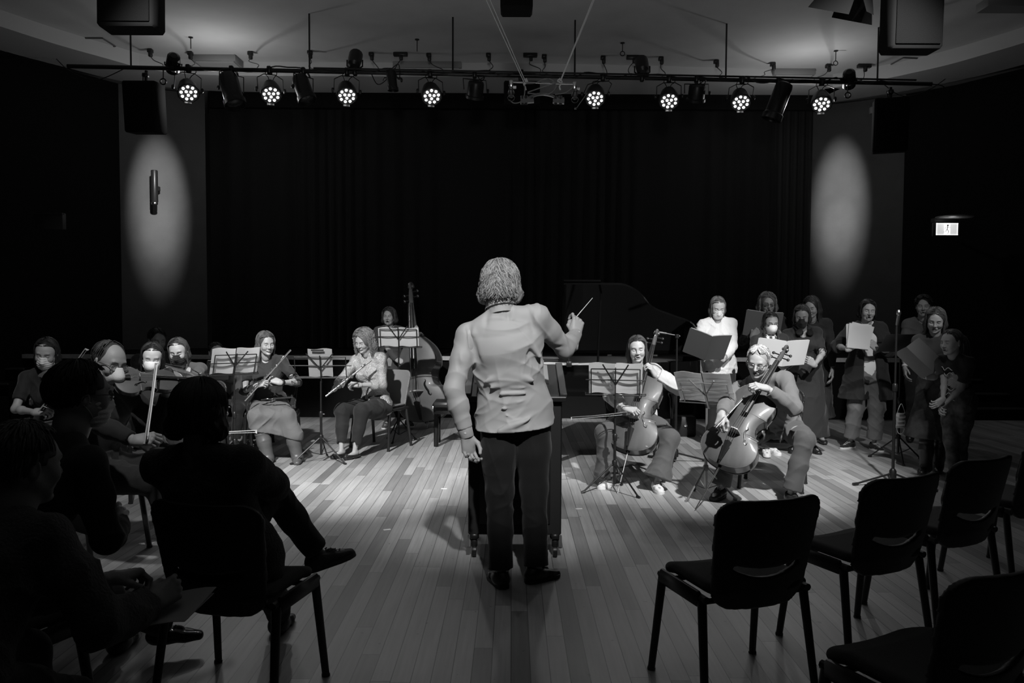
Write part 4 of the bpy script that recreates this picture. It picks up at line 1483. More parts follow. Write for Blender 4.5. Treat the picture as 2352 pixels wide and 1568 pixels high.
M_glass = mat('clear_glass', 0.9, 0.05, trans=0.9)
for px, lab in ((1400, 'glass jar on the stage edge between the conductor and the young cellist'), (1505, 'glass jar on the stage edge behind the young cellist'), (1292, 'small glass jar on the stage edge just right of the conductor')):
    b = P(px, 816, 10.97)
    o = thing('glass_jar', lab, 'jar', (b[0], 10.965, ZST + .009), group='glass jars along the stage edge')
    MB().lathe([(.001, 0.0), (.034, 0.0), (.036, .01), (.036, .085), (.028, .1), (.028, .115), (.025, .115), (.025, .1), (.032, .085), (.032, .012), (.001, .012)], 18).build('glass', M_glass, o)
    MB().lathe([(.026, .014), (.028, .02), (.028, .05), (.02, .052)], 14).build('tea_light', mat('wax', .8, .6), o)

bn = thing('piano_bench', 'black piano bench standing left of the conductor', 'bench', (-.62, 8.85, 0))
MB().box((0, 0, .465), (.50, .34, .06), bev=.025).build('cushion', mat('bench_leather', .02, .35), bn)
MB().box((0, 0, .40), (.48, .32, .08), bev=.01).build('apron', M_piano, bn)
MB().lathe([(.008, 0), (.022, .004), (.022, .02), (.012, .025)], 12, (-.245, 0, .42), M=roty(-math.pi / 2)).build('height_knob', M_chrome, bn)
for x in (-.21, .21):
    for y in (-.13, .13):
        MB().box((x, y, .19), (.05, .05, .38), bev=.008).build('leg', M_piano, bn)

lc = thing('lectern', 'tall black wheeled lectern standing right in front of the conductor', 'lectern', (0.022, 5.08, 0))
LW_ = .575
MB().box((0, 0, .55), (LW_, .44, .82), bev=.008).build('cabinet', M_black2, lc, smooth=False)
ta = math.atan2(.15, .5)
MB().box((.0, 0, 1.065), (LW_ + .05, .56, .035), M=rotx(ta), bev=.006).build('sloped_top', mat('lectern_top', .022, .45), lc, smooth=False)
for s in (-1, 1):
    MB().box(V(s * (LW_ / 2 + .005), 0, 1.09) + rotx(ta) @ V(0, 0, .0), (.045, .54, .012), M=rotx(ta), bev=.004).build('edge_rail', mat('brushed_rail', .10, .4, .3), lc)
MB().lathe([(.03, .0), (.04, .004), (.045, .001)], 24, V(.20, .13, 1.083) + V(0, 0, .035), M=rotx(ta)).build('cable_port', mat('port_ring', .06, .35, .5), lc)
pp = []
for y0 in (-.21, .21):
    pass
MB().prism([(-LW_ / 2, -.22, .96), (-LW_ / 2, .22, .96), (-LW_ / 2, .22, 1.11), (-LW_ / 2, -.22, .985)], (1, 0, 0), LW_).build('hood', M_black2, lc, smooth=False)
MB().box((0, -.226, .56), (LW_ - .14, .012, .7), bev=.004).build('door', M_black2, lc)
MB().box((0.23, -.235, .86), (.015, .02, .02)).build('door_lock', M_chrome, lc)
for x in (-.25, .25):
    MB().box((x, 0, .135), (.05, .5, .03), bev=.008).build('base_rail', M_metal, lc)
    MB().tube([(x + (.03 if x > 0 else -.03), -.2, .13), (x + (.03 if x > 0 else -.03), -.25, .07)], .012, 8).build('foot_bar', mat('grey_steel', .25, .4, .7), lc)
    for y in (-.21, .21):
        c = MB().lathe([(.008, -.013), (.036, -.013), (.038, 0), (.036, .013), (.008, .013)], 16, (x, y, .038), M=roty(math.pi / 2) )
        c.box((x, y, .09), (.04, .05, .05), bev=.008)
        c.build('castor', M_metal, lc)
# open score on the lectern, its corner showing past the conductor's arm
o = thing('open_score', 'open score on the lectern, a white corner showing beside the conductor', 'sheet music', (0.0, 5.08, 1.10))
for s in (-1, 1):
    g = [[rotx(ta) @ V(s * x, y, .012 + .02 * math.sin(min(1, x / .22) * 3.1)) + V(0, 0, .0) for x in (np.linspace(0, .23, 8) if s > 0 else np.linspace(.23, 0, 8))] for y in (-.16, 0, .16)]
    MB().sheet(g, .006).build('page', M_paper, o)
o = MB().tube([P(1231, 842, 5.18) - P(1231, 842, 5.18), P(1240, 800, 5.24) - P(1231, 842, 5.18)], .0035, 6).build('pencil', M_tan)
o.location = P(1231, 842, 5.18)
tag(o, 'thin white stick standing on the lectern behind the conductor\'s sleeve', 'pencil')
# ------------------------------------------------------------------ people
SKIN = {}


def skin(v=0.36):
    k = 'skin_%d' % int(v * 100)
    return mat(k, v, 0.5, tone=True, bump=0.12, bscale=220, spec=0.4)


def hairmat(v):
    k = 'hair_%d' % int(v * 1000)
    return mat(k, v, 0.52, tone=True, spec=0.35)


def cloth(name, v, rough=0.85, **k):
    k.setdefault('bump', 0.14)
    k.setdefault('bscale', 420)
    k.setdefault('sheen', 0.1)
    return mat(name, v, rough, **k)


def head_dir(yaw):
    a = math.radians(yaw)
    return V(math.sin(a), -math.cos(a), 0)


def left_of(yaw):
    a = math.radians(yaw)
    return V(math.cos(a), math.sin(a), 0)


def ik(a, tgt, l1, l2, pole):
    d = tgt - a
    L = np.linalg.norm(d)
    mx = (l1 + l2) * .995
    if L > mx:
        tgt = a + d / L * mx
        d = tgt - a
        L = mx
    L = max(L, abs(l1 - l2) * 1.05 + .01)
    x = (l1 * l1 - l2 * l2 + L * L) / (2 * L)
    h = math.sqrt(max(l1 * l1 - x * x, 0))
    n = nrm(d)
    p = V(pole) - n * (V(pole) @ n)
    return a + n * x + nrm(p) * h, tgt


# ---- heads, in the head's own frame: x right, y forward, z up, origin between the ears at eye height
def head_volume(sex='f', mouth='closed', nbl=None, neck_r=None, nose=1.0, jaw=1.0, h=.0034):
    lo, hi = V(-.115, -.125, -.27), V(.115, .145, .145)
    v = Vol(lo, hi, h)
    m = sex == 'm'
    v.el((0, -.012, .030), (.0765, .096, .087), .01)
    v.el((0, .040, .010), (.062, .055, .075), .03)                    # face mass
    v.rc((0, .030, -.062), (0, .062, -.094), .046 * jaw, .022 * (1.12 if m else 1.0), .03, u=(1, 0, 0), su=1.16)
    for s in (-1, 1):
        v.el((s * .036, .066, -.030), (.026, .024, .026), .03)          # cheek
        v.rc((s * .05, -.005, -.035), (s * .032, .055, -.082), .022, .016, .03)  # jaw line
    v.rc((-.034, .084, .024), (.034, .084, .024), .0095 if m else .0075, .0095 if m else .0075, .02)   # brow
    for s in (-1, 1):
        v.el((s * .031, .098, .004), (.019, .016, .0125), .014, op='sub')
        v.el((s * .031, .0795, .003), (.0145, .0125, .0125), .004)      # lid over the eyeball
    v.rc((0, .090, .016), (0, .1115 * nose ** .3, -.026), .0065, .0100 * nose, .012)
    for s in (-1, 1):
        v.el((s * .0115, .098, -.030), (.0082, .010, .0075), .006)
        v.el((s * .0065, .104, -.0375), (.0035, .006, .003), .003, op='sub')
    if mouth == 'closed':
        v.rc((-.021, .085, -.0585), (.021, .085, -.0585), .0045, .0045, .010)
        v.rc((0, .0915, -.0565), (0, .0915, -.0565), .0085, .0085, .012, u=(1, 0, 0), su=2.0)
        v.rc((0, .0900, -.068), (0, .0900, -.068), .0085, .0085, .010, u=(1, 0, 0), su=1.8)
        v.rc((-.022, .0965, -.062), (.022, .0965, -.062), .0016, .0016, .003, op='sub')
    else:
        big = 1.25 if mouth == 'wide' else (1.0 if mouth == 'open' else .55)
        v.el((0, .088, -.064), (.026, .013, .012 + .011 * big), .010)
        v.el((0, .098, -.065), (.0165, .020, .0095 * big), .005, op='sub')
    v.el((0, .082, -.098), (.018, .015, .013), .015)                    # chin
    for s in (-1, 1):                                                  # ears
        M = rotz(-s * .35)
        v.el((s * .0785, -.008, -.006), (.0075, .017, .031), .004, M=M)
        v.el((s * .0865, -.004, -.002), (.005, .009, .018), .004, M=M, op='sub')
    r = neck_r or (.056 if m else .047)
    a = V(0, -.022, -.05)
    b = V(0, -.05, -.20) if nbl is None else V(nbl)
    v.rc(a, a + (b - a) * .7, r, r * 1.02, .03)
    v.rc(a + (b - a) * .6, a + (b - a) * 1.0, r, r * .86, .03)
    return v


def head_tone(p, brow=.35, mouth='closed', eyes='down', lip=.62, stubble=1.0):
    x, y, z = p[:, 0], p[:, 1], p[:, 2]
    ax = np.abs(x)
    t = np.ones(len(p))
    if stubble < 1:
        t = np.where((z < -.045) & (y > .0), stubble, t)
    t = np.where((y > .055) & (ax > .014) & (ax < .048) & (np.abs(z - (.0235 + .004 * np.sin((ax - .014) / .034 * 2.6))) < .0036), brow, t)
    ez = .000 if eyes == 'down' else .003
    hh = .0024 if eyes == 'down' else .0050
    t = np.where((y > .06) & (((ax - .031) / .0155) ** 2 + ((z - ez + (.0025 * ((ax - .031) / .015) ** 2 if eyes == 'down' else 0)) / hh) ** 2 < 1), .30, t)
    hl = .010 if mouth == 'closed' else .0175
    zc = -.062 if mouth == 'closed' else -.0645
    t = np.where((y > .075) & ((x / .0245) ** 2 + ((z - zc) / hl) ** 2 < 1), lip, t)
    if mouth != 'closed':
        b = 1.0 if mouth != 'ajar' else .6
        t = np.where((y > .03) & (y < .0915 + 0 * x) & ((x / .0165) ** 2 + ((z + .065) / (.0102 * b)) ** 2 < 1), .10, t)
    t = np.where((y > .095) & (np.abs(z + .0375) < .003) & (np.abs(ax - .0065) < .004), .4, t)
    return t


def face_mask(kind, R, hc, hs, parent, org):
    v = Vol((-.10, -.01, -.135), (.10, .155, .03), .004)
    if kind == 'flat':
        v.rc((0, .042, -.030), (0, .042, -.080), .061, .052, .03, u=(1, 0, 0), su=1.10)
        v.el((0, .082, -.048), (.047, .046, .052), .04)
        v.rc((0, .090, .002), (0, .105, -.04), .020, .022, .04)
    elif kind == 'cone':
        v.rc((0, .045, -.055), (0, .106, -.056), .062, .026, .03, u=(1, 0, 0), su=1.05)
        v.rc((0, .092, -.002), (0, .120, -.050), .021, .020, .045)
        v.rc((0, .06, -.10), (0, .112, -.06), .024, .012, .03, u=(1, 0, 0), su=1.2)
    else:
        v.rc((0, .040, -.030), (0, .040, -.082), .060, .052, .03, u=(1, 0, 0), su=1.12)
        v.rc((0, .100, -.010), (0, .112, -.042), .015, .017, .03)
        v.el((0, .075, -.07), (.045, .032, .040), .03)
        m = np.abs(v.D) < .03
        i = np.argwhere(m) * v.h + v.lo
        v.D[m] += (.0011 * np.sin(i[:, 2] * 330 + 4 * i[:, 0])).astype(np.float32)
    v.cut((0, .012, 0), (0, -1, .15), .003)
    v.cut((0, .09, -.004), (0, -.35, 1), .004)
    v.cut((0, 0, -.118), (0, 0, -1), .004)
    p, f = v.mesh()
    mm = cloth('mask_black', .012) if kind == 'black' else mat('mask_white', .78, .8, bump=.2, bscale=200)
    o = link('face_mask', (p * hs) @ R.T + hc - org, f, mm, parent)
    for s in (-1, 1):
        for z in (-.028, -.085):
            pts = spline([(s * .060, .030, z), (s * .074, .012, z * .6 - .005), (s * .082, -.012, -.004 if z > -.05 else -.028)], 4)
            MB().tube((pts * hs) @ R.T + hc - org, .0016, 5).build('ear_loop', mm, o)
    return o


def glasses(R, hc, hs, parent, org, m=None):
    m = m or mat('spectacle_frame', .04, .3, .3)
    b = MB()
    for s in (-1, 1):
        a = np.linspace(0, 2 * np.pi, 22)
        q = np.stack([s * .033 + .0255 * np.sign(np.cos(a)) * np.abs(np.cos(a)) ** .7, .102 - .0 * a, -.001 + .0185 * np.sign(np.sin(a)) * np.abs(np.sin(a)) ** .8], 1)
        q[:, 1] -= 6 * (np.abs(q[:, 0]) - .02).clip(0) ** 2
        b.tube((q * hs) @ R.T + hc - org, .0017, 6)
        b.tube((V([(s * .058, .092, .004), (s * .078, .03, .006), (s * .083, -.01, .002), (s * .082, -.02, -.015)]) * hs) @ R.T + hc - org, .0018, 6)
    b.tube((V([(-.010, .103, .004), (0, .106, .007), (.010, .103, .004)]) * hs) @ R.T + hc - org, .0017, 6)
    o = b.build('glasses', m, parent)
    ln = MB()
    for s in (-1, 1):
        a = np.linspace(0, 2 * np.pi, 20, endpoint=False)
        q = np.stack([s * .033 + .0245 * np.cos(a), .1005 + 0 * a, -.001 + .0175 * np.sin(a)], 1)
        ln.prism((q * hs) @ R.T + hc - org, R[:, 1], .001)
    ln.build('lenses', mat('spectacle_lens', .95, .03, trans=.97), o)
    return o


def hair(sex, v, R, hc, hs, parent, org, L=.20, curl=0.0, freq=60, vol=.0, N=420, style='long', part=.25, seed=1, thin=False, rr=.0026, drop=None, bun=False, face=1.0, fr=1.0, bang=False):
    """style long: falls past the face to z=-L; short: cropped above the ears"""
    rs = np.random.RandomState(seed)
    C = V(0, -.012, .030)
    rad = V(.0765, .096, .087) + .007 + vol
    vv = Vol((-.16, -.19, -L - .10), (.16, .13, .17), .0042)
    vv.el(C, rad - .004, .01)
    if style == 'long':
        w = .015 + vol if L > .12 else .006 + vol * .4
        for s in (-1, 1):
            vv.rc((s * .062, -.015, .03), (s * (.070 + vol), -.020, -.06), .026 + vol * .6, .026 + vol, .03)
            vv.rc((s * (.070 + vol), -.025, -.06), (s * (.066 + vol * 1.2) * fr, -.030, -L + .02), .026 + vol, .014 + vol * .6, .03)
        vv.rc((0, -.045, .0), (0, -.062, -L + .03), .048 + vol, .024 + vol * .5, .04, u=(1, 0, 0), su=1.45)
    # open the face
    if bang:
        vv.el((0, .108, -.040), (.064 * face, .090, .094), .014, op='sub')
    else:
        vv.el((0, .118, .004), (.067 * face, .080, .088), .012, op='sub')
        vv.el((0, .112, -.060), (.066 * face, .090, .080), .012, op='sub')
        vv.rc((part * .05, .110, .02), (part * .09, .086, .098), .056 * face, .016, .022, op='sub')
        vv.rc((part * .09, .075, .105), (part * .09, -.02, .135), .007, .006, .006, op='sub')
    vv.el((0, .10, -.11), (.075 * face, .10, .10), .02, op='sub')
    if style != 'long':
        zb = -.055 if style == 'short' else -L

        def sb(p):
            x, y, z = p
            zl = np.where(y > -.02, .002, zb) + (y > .03) * .02
            return z - zl + 0 * x
        vv.put(sb, (-.16, -.19, -.2), (.16, .13, .17), .012, 'sub')
        if thin:
            vv.el((0, .075, .075), (.060, .060, .065), .02, op='sub')
    if bun:
        vv.el((0, -.115, .035), (.034, .032, .034), .02)
    amp = .0034 + curl * .22
    m = np.abs(vv.D) < .03
    i = np.argwhere(m) * vv.h + vv.lo
    az = np.arctan2(i[:, 0], i[:, 1] + .02)
    amp = amp * np.clip((.03 - i[:, 1]) / .06, .04, 1)
    vv.D[m] += (amp * (np.sin(az * 23 + 3 * np.sin(i[:, 2] * (18 + freq * .5))) * .6 + .4 * np.sin(az * 51 + i[:, 2] * freq * .6))).astype(np.float32)
    p, f = vv.mesh()
    mb = MB()
    mb.raw(p, f, tone=.8)
    n = 15
    th0 = rs.uniform(0, math.pi, N)
    sg = np.where(rs.rand(N) < .5, -1, 1)
    for k in range(N):
        th, s = th0[k], sg[k]
        ph0 = rs.uniform(.05, 1.25) if style == 'long' else rs.uniform(.0, 1.5)
        t = np.linspace(0, 1, n)
        inf = 1 + rs.uniform(.0, .05) + curl * 1.2 * rs.rand()
        if style == 'long':
            ts = rs.uniform(1.12, 1.35)
            end = -L + rs.uniform(-.0, .05) * (1 + L * 2)
            # share of the path on the skull
            q = .45 if L > .1 else .65
            ph = ph0 + (1.57 - ph0) * np.clip(t / q, 0, 1)
            if th < 1.15 and not bang:
                ph0 = min(ph0, .92)
                ph = ph0 + (1.57 - ph0) * np.clip((t - .12) / (q - .12), 0, 1)
                tt = th + (max(th, ts) - th) * np.clip(t / .26, 0, 1) ** .8
            else:
                tt = np.full(n, th)
            down = np.clip((t - q) / (1 - q), 0, 1)
            z = C[2] + rad[2] * np.cos(ph) * inf
            z = np.where(t > q, C[2] + (end - C[2]) * down, z)
            k_r = 1 + (fr - 1) * down - .10 * down * (L > .15) * (1 - vol * 20 if vol < .05 else 0)
            x = C[0] + rad[0] * np.sin(ph) * np.sin(tt) * inf * k_r
            y = C[1] + rad[1] * np.sin(ph) * np.cos(tt) * inf * np.where(down > 0, np.maximum(k_r, .8), 1)
        else:
            ln = rs.uniform(.45, .9)
            front = th < 1.0
            phe = rs.uniform(.82, 1.0) if front else (1.42 if th < 1.9 else 1.42 + (L + .03) / .11 * .9)
            if thin and th < 1.2:
                continue
            ph0 = rs.uniform(0, max(phe - .35, .1))
            ph = ph0 + np.minimum(ln, phe - ph0) * t
            tt = th + .35 * t * (1 if front else .2)
            x = C[0] + rad[0] * np.sin(ph) * np.sin(tt) * inf
            y = C[1] + rad[1] * np.sin(ph) * np.cos(tt) * inf
            z = C[2] + rad[2] * np.cos(ph) * inf
            z = z + .006 * t * (1 if front else 0)
        w1, w2 = rs.rand() * 6.3, rs.uniform(.8, 1.25)
        cv = curl * (t ** .5)
        x = x + cv * np.sin(z * freq * w2 + w1) * 1.0
        y = y + cv * np.cos(z * freq * w2 + w1) * .8
        if curl:
            z = z + curl * .5 * np.sin(t * 14 * w2 + w1)
        pts = np.stack([s * x + (part * .02) * (1 - t), y, z], 1)
        r = rr * rs.uniform(.6, 1.2) * np.interp(t, [0, .2, .85, 1], [.5, 1, .9, .25])
        mb.tube(pts, r, 4, cap=False, tone=rs.uniform(.45, 1.9))
    if style == 'pony':
        pass
    vtx = np.concatenate(mb.v)
    mb.v = [(vtx * hs) @ R.T + hc - org]
    mb.f, mb.t, mb.n = mb.f, [np.concatenate(mb.t)], len(vtx)
    return mb.build('hair', hairmat(v), parent, auto=None)


_hands = {}


def hand_mesh(pose, h=.0032):
    if (pose, h) in _hands:
        return _hands[(pose, h)]
    C = {'relax': [(22, 28, 18)] * 4, 'hold': [(50, 58, 35), (55, 60, 35), (58, 62, 35), (60, 62, 35)], 'fist': [(70, 88, 55), (74, 90, 55), (76, 90, 55), (78, 90, 55)],
         'pinch': [(38, 62, 40), (62, 85, 50), (72, 88, 50), (78, 88, 50)], 'flat': [(10, 14, 8)] * 4, 'press': [(35, 70, 45), (40, 72, 45), (38, 70, 45), (34, 62, 40)],
         'cup': [(35, 45, 30), (38, 48, 30), (42, 50, 30), (46, 52, 30)], 'point': [(12, 18, 10), (55, 70, 40), (66, 80, 45), (72, 84, 45)]}[pose]
    v = Vol((-.07, -.07, -.12), (.085, .22, .045), h)
    kx = (.029, .0095, -.010, -.0275)
    ky = (.088, .093, .087, .076)
    fl = ((.042, .026, .020), (.046, .029, .021), (.042, .027, .021), (.033, .021, .018))
    v.rc((0, -.012, 0), (0, .010, 0), .0220, .0230, .01, u=(1, 0, 0), su=1.2)
    for x, y in zip(kx, ky):
        v.rc((x * .55, .008, 0), (x, y, 0), .0175, .0108, .014)
    v.el((.004, .05, -.006), (.036, .042, .014), .012)
    v.el((.022, .034, -.010), (.018, .028, .015), .012)
    spr = (.06, .01, -.04, -.10)
    for i in range(4):
        p = V(kx[i], ky[i], 0)
        a = 0
        r0 = .0092 if i < 3 else .0080
        v.el(p + V(0, 0, .003), (r0 * 1.05,) * 3, .006)
        for j in range(3):
            a += math.radians(C[i][j])
            d = V(spr[i] * (1 - .5 * j), math.cos(a), -math.sin(a))
            q = p + nrm(d) * fl[i][j]
            v.rc(p, q, r0 * (1 - .08 * j), r0 * (.93 - .08 * j), .0035)
            p = q
    if pose in ('relax', 'flat'):
        tp = [(.024, .018, -.006), (.046, .046, -.020), (.056, .074, -.030), (.058, .096, -.036)]
    elif pose in ('fist', 'pinch', 'point'):
        tp = [(.024, .018, -.008), (.043, .048, -.026), (.036, .076, -.040), (.020, .092, -.048)]
    else:
        tp = [(.024, .018, -.008), (.044, .046, -.028), (.044, .074, -.046), (.034, .092, -.058)]
    for (a, b, ra, rb) in ((0, 1, .0145, .0118), (1, 2, .0112, .0098), (2, 3, .0098, .0082)):
        v.rc(tp[a], tp[b], ra, rb, .006)
    _hands[(pose, h)] = v.mesh()
    return _hands[(pose, h)]


def shoe(kind, ank, toe, m, parent, org, S=1.0, sole=None, lace=None, kn=None, tilt=None):
    """toe: horizontal direction of the toes; ank: ankle joint"""
    R = frame(toe, (0, 0, 1)) if tilt is None else frame(toe, tilt)
    bt_ = kind == 'boot'
    v = Vol((-.22, -.22, -.11) if bt_ else (-.075, -.12, -.11), (.22, .26, .40) if bt_ else (.075, .24, .06), .0045)
    w = 1.12
    v.rc((0, -.035, -.045), (0, .01, -.045), .036, .038, .03)
    v.rc((0, .0, -.042), (.0, .085, -.058), .038, .028, .03, u=(1, 0, 0), su=1.15)
    v.rc((0, .085, -.058), (0, .135, -.064), .030, .022, .02, u=(1, 0, 0), su=1.35)
    if kind == 'boot':
        sd = V(0, 0, .28) if kn is None else R.T @ nrm(V(kn) - V(ank)) * .28
        v.rc((0, -.01, -.03), sd * .5, .055, .066, .03)
        v.rc(sd * .45, sd, .062, .070, .03)
        v.folds(.004, .06, [(0, 0, 1), (0, .3, 1)], 3)
        v.cut(sd * .93, sd)
    elif kind == 'flat':
        v.cut((0, 0, -.045), (0, -.1, 1))
        v.el((0, .03, -.02), (.032, .065, .04), .01, op='sub')
    else:
        v.rc((0, -.02, -.04), (0, -.015, .0), .036, .034, .02)
        v.cut((0, 0, -.012), (0, .25, 1))
        v.rc((0, .05, -.02), (0, .07, -.026), .012, .010, .015)
    v.cut((0, 0, -.080), (0, 0, -1), .003)
    p, f = v.mesh()
    o = link('shoe', (p * S) @ R.T + ank - org, f, m, parent)
    if sole is not None:
        pts = []
        for s, arr in ((1, [(-.072, .0), (-.06, .026), (-.03, .037), (.03, .041), (.09, .045), (.13, .038), (.155, .018), (.160, 0)]), (-1, [(.155, -.018), (.13, -.038), (.09, -.045), (.03, -.041), (-.03, -.037), (-.06, -.026)])):
            pts += [(x, y, -.084) for y, x in arr]
        MB().prism((V(pts) * S) @ R.T + ank - org, R[:, 2], .020 * S).build('sole', sole, o)
    if lace is not None:
        lb = MB()
        for k in range(4):
            y, z = .035 + .018 * k, -.006 - .009 * k
            lb.tube((V([(-.018, y, z - .004), (0, y + .009, z + .004), (.018, y, z - .004)]) * S) @ R.T + ank - org, .0028, 5)
        lb.build('lace', lace, o)
    return o


class Fig:
    pass


def person(label, H=1.68, sex='f', head=None, yaw=0, pitch=0, roll=0, pel=None, face=0, chest=None, sit=False,
           wr=(None, None), el=(None, None), hd=(None, None), hp=('relax', 'relax'), ank=(None, None), toe=(None, None), knee=(None, None), loc=None,
           mouth='closed', eyes='down', skinv=.36, brow=.4, b=1.0, hh=.0075, nose=1.0, stub=1.0, sho=(0, 0), hsc=1.0, face_h=.0034, shw=None, jaw=1.0, handh=.0032, name='person'):
    """tuples are (left, right) of the person's own body. head: world centre between the ears"""
    g = Fig()
    S = H / 1.70
    g.S, g.sex = S, sex
    hc = V(head)
    g.hs = hs = hsc * (1.0 if sex == 'm' else .96) * (.55 + .45 * S)
    chest = face if chest is None else chest
    fw, lf = head_dir(yaw), left_of(yaw)
    p_ = math.radians(pitch)
    hf = fw * math.cos(p_) - V(0, 0, 1) * math.sin(p_)
    hu = fw * math.sin(p_) + V(0, 0, 1) * math.cos(p_)
    r_ = math.radians(roll)
    rgt = -lf
    hr = rgt * math.cos(r_) + hu * math.sin(r_)
    hu2 = hu * math.cos(r_) - rgt * math.sin(r_)
    R = np.stack([hr, hf, hu2], 1)
    g.R, g.hc = R, hc
    pel = V(pel)
    if not sit:
        pel[2] = .925 * S
    tdir = nrm(hc - pel)
    cf, cl = head_dir(chest), left_of(chest)
    pf, plf = head_dir(face), left_of(face)
    nb = hc - (hu2 * .5 + V(0, 0, .5) + tdir * .3) / 1.3 * .155 * S - (hf * .6 + cf * .4) * .035 * S
    g.nb, g.pel = nb, pel
    up = nrm(nb - pel)
    g.up = up
    TL = np.linalg.norm(nb - pel)
    cl = nrm(cl - up * (cl @ up))
    cf = nrm(np.cross(up, cl)) * (1 if np.cross(up, cl) @ cf > 0 else -1)
    g.cl, g.cf, g.pl, g.pf = cl, cf, plf, pf
    sw = shw or (.182 if sex == 'm' else .162) * S
    g.sh = [nb + cl * sw * s - up * .055 * S + V(0, 0, 1) * sho[i] + cf * .005 for i, s in enumerate((1, -1))]
    g.hip = [pel + plf * .09 * S * s - V(0, 0, .02 * S) for s in (1, -1)]
    la, lb = .285 * S, .25 * S
    lt, ls = .425 * S, .405 * S
    g.elb, g.wr, g.kn, g.an = [], [], [], []
    for i, s in enumerate((1, -1)):
        w = wr[i]
        if w is None:
            w = g.sh[i] - V(0, 0, .52 * S) + cl * s * .06 + cf * .08
        pole = el[i] if el[i] is not None else (-cf * .4 + cl * s * .7 - V(0, 0, 1))
        e, w = ik(g.sh[i], V(w), la, lb, pole)
        g.elb.append(e)
        g.wr.append(w)
        a = ank[i]
        if a is None:
            a = g.hip[i] * V(1, 1, 0) + V(0, 0, .085 * S) + plf * s * .02
        if len(a) == 2:
            a = V(a[0], a[1], .085 * S)
        pole = knee[i] if knee[i] is not None else (pf + V(0, 0, .6) if sit else pf)
        k, a = ik(g.hip[i], V(a), lt, ls, pole)
        g.kn.append(k)
        g.an.append(a)
    g.toe = [nrm(V(toe[i]) * V(1, 1, 0)) if toe[i] is not None and len(toe[i]) == 3 and not g_has_z(toe[i]) else (nrm(V(toe[i])) if toe[i] is not None else nrm(pf + plf * s * .25)) for i, s in enumerate((1, -1))]
    if loc is None:
        loc = ((g.an[0][0] + g.an[1][0]) / 2, (g.an[0][1] + g.an[1][1]) / 2, 0)
    root = thing(name, label, 'person', loc)
    g.root, g.o = root, V(loc)
    # ---- skin: one mesh (limbs, head, hands)
    A = np.array([nb, pel] + g.sh + g.hip + g.elb + g.wr + g.kn + g.an)
    v = Vol(A.min(0) - .17, A.max(0) + .17, hh)
    torso(v, g, -.005, b)
    for i in (0, 1):
        arm(v, g, i, 0.0, b)
        leg(v, g, i, -.010, b)
        R_f = frame(g.toe[i], (0, 0, 1))
        v.rc(g.an[i] + R_f @ V(0, -.02, -.03) * S, g.an[i] + R_f @ V(0, .11, -.055) * S, .030 * S, .018 * S, .02)
    P0, F0 = v.mesh()
    pts, fs, ts = [P0], [F0], [np.ones(len(P0))]
    nbl = (R.T @ (nb - hc)) / hs
    hv = head_volume(sex, mouth, nbl + V(0, .020, -.0), nose=nose, h=face_h, jaw=jaw)
    P1, F1 = hv.mesh()
    T1 = head_tone(P1, brow, mouth, eyes, stubble=stub)
    n0 = len(P0)
    pts.append((P1 * hs) @ R.T + hc)
    fs.append(F1 + n0)
    ts.append(T1)
    n0 += len(P1)
    g.HR = []
    for i, s in enumerate((1, -1)):
        HP, HF = hand_mesh(hp[i], handh)
        fa = nrm(g.wr[i] - g.elb[i])
        if hd[i] is None:
            f_, n_ = fa, cl * s
        else:
            f_, n_ = V(hd[i][0]), V(hd[i][1])
        f_ = nrm(f_)
        n_ = nrm(V(n_) - f_ * (V(n_) @ f_))
        HRm = np.stack([np.cross(f_, n_), f_, n_], 1)
        q = HP * (V(1, 1, 1) if s > 0 else V(-1, 1, 1)) * S
        g.HR.append(HRm)
        pts.append(q @ HRm.T + g.wr[i])
        fs.append((HF if s > 0 else HF[:, ::-1]) + n0)
        ts.append(np.ones(len(q)))
        n0 += len(q)
    g.body = link('body', np.concatenate(pts) - g.o, np.concatenate(fs), skin(skinv), root, tone=np.concatenate(ts))
    return g


def g_has_z(t):
    return abs(t[2]) > 1e-6


def torso(v, g, t, b=1.0, k=.032, bust=True):
    S, m = g.S, g.sex == 'm'
    P_ = lambda f: g.pel + (g.nb - g.pel) * f
    cf, cl, plf = g.cf, g.cl, g.pl
    mid = nrm(cl + plf)
    hr, wr_, cr, ur = ((.098, .093, .104, .072) if m else (.100, .080, .090, .062))
    hw, ww, cw, uw = ((1.44, 1.42, 1.50, 1.90) if m else (1.52, 1.42, 1.42, 1.85))
    hr, wr_, cr = hr * b, wr_ * b, cr * (1 + (b - 1) * .7)
    f = lambda r: r * S + t
    v.rc(P_(-.04), P_(.10), f(hr), f(hr * .98), k, u=plf, su=hw)
    v.rc(P_(.08), P_(.40), f(hr * .97), f(wr_), k, u=mid, su=hw, su2=ww)
    v.rc(P_(.40), P_(.68) + cf * .005, f(wr_), f(cr), k, u=mid, su=ww, su2=cw)
    v.rc(P_(.68) + cf * .005, P_(.84), f(cr), f(ur), k, u=cl, su=cw, su2=uw)
    for i, s in enumerate((1, -1)):
        v.rc(P_(1.0) + cl * s * .03, g.sh[i] - cl * s * .02 * S + g.up * .006, .036 * S + t * .8, .040 * S + t * .8, k)
        v.rc(P_(.70) + cl * s * .10 * S, g.sh[i], .052 * S + t, .040 * S + t, k)
        if not m and bust:
            v.el(P_(.62) + cl * s * .068 * S + cf * (.072 * S + t), (.052 * S + t * .5,) * 3, .05)


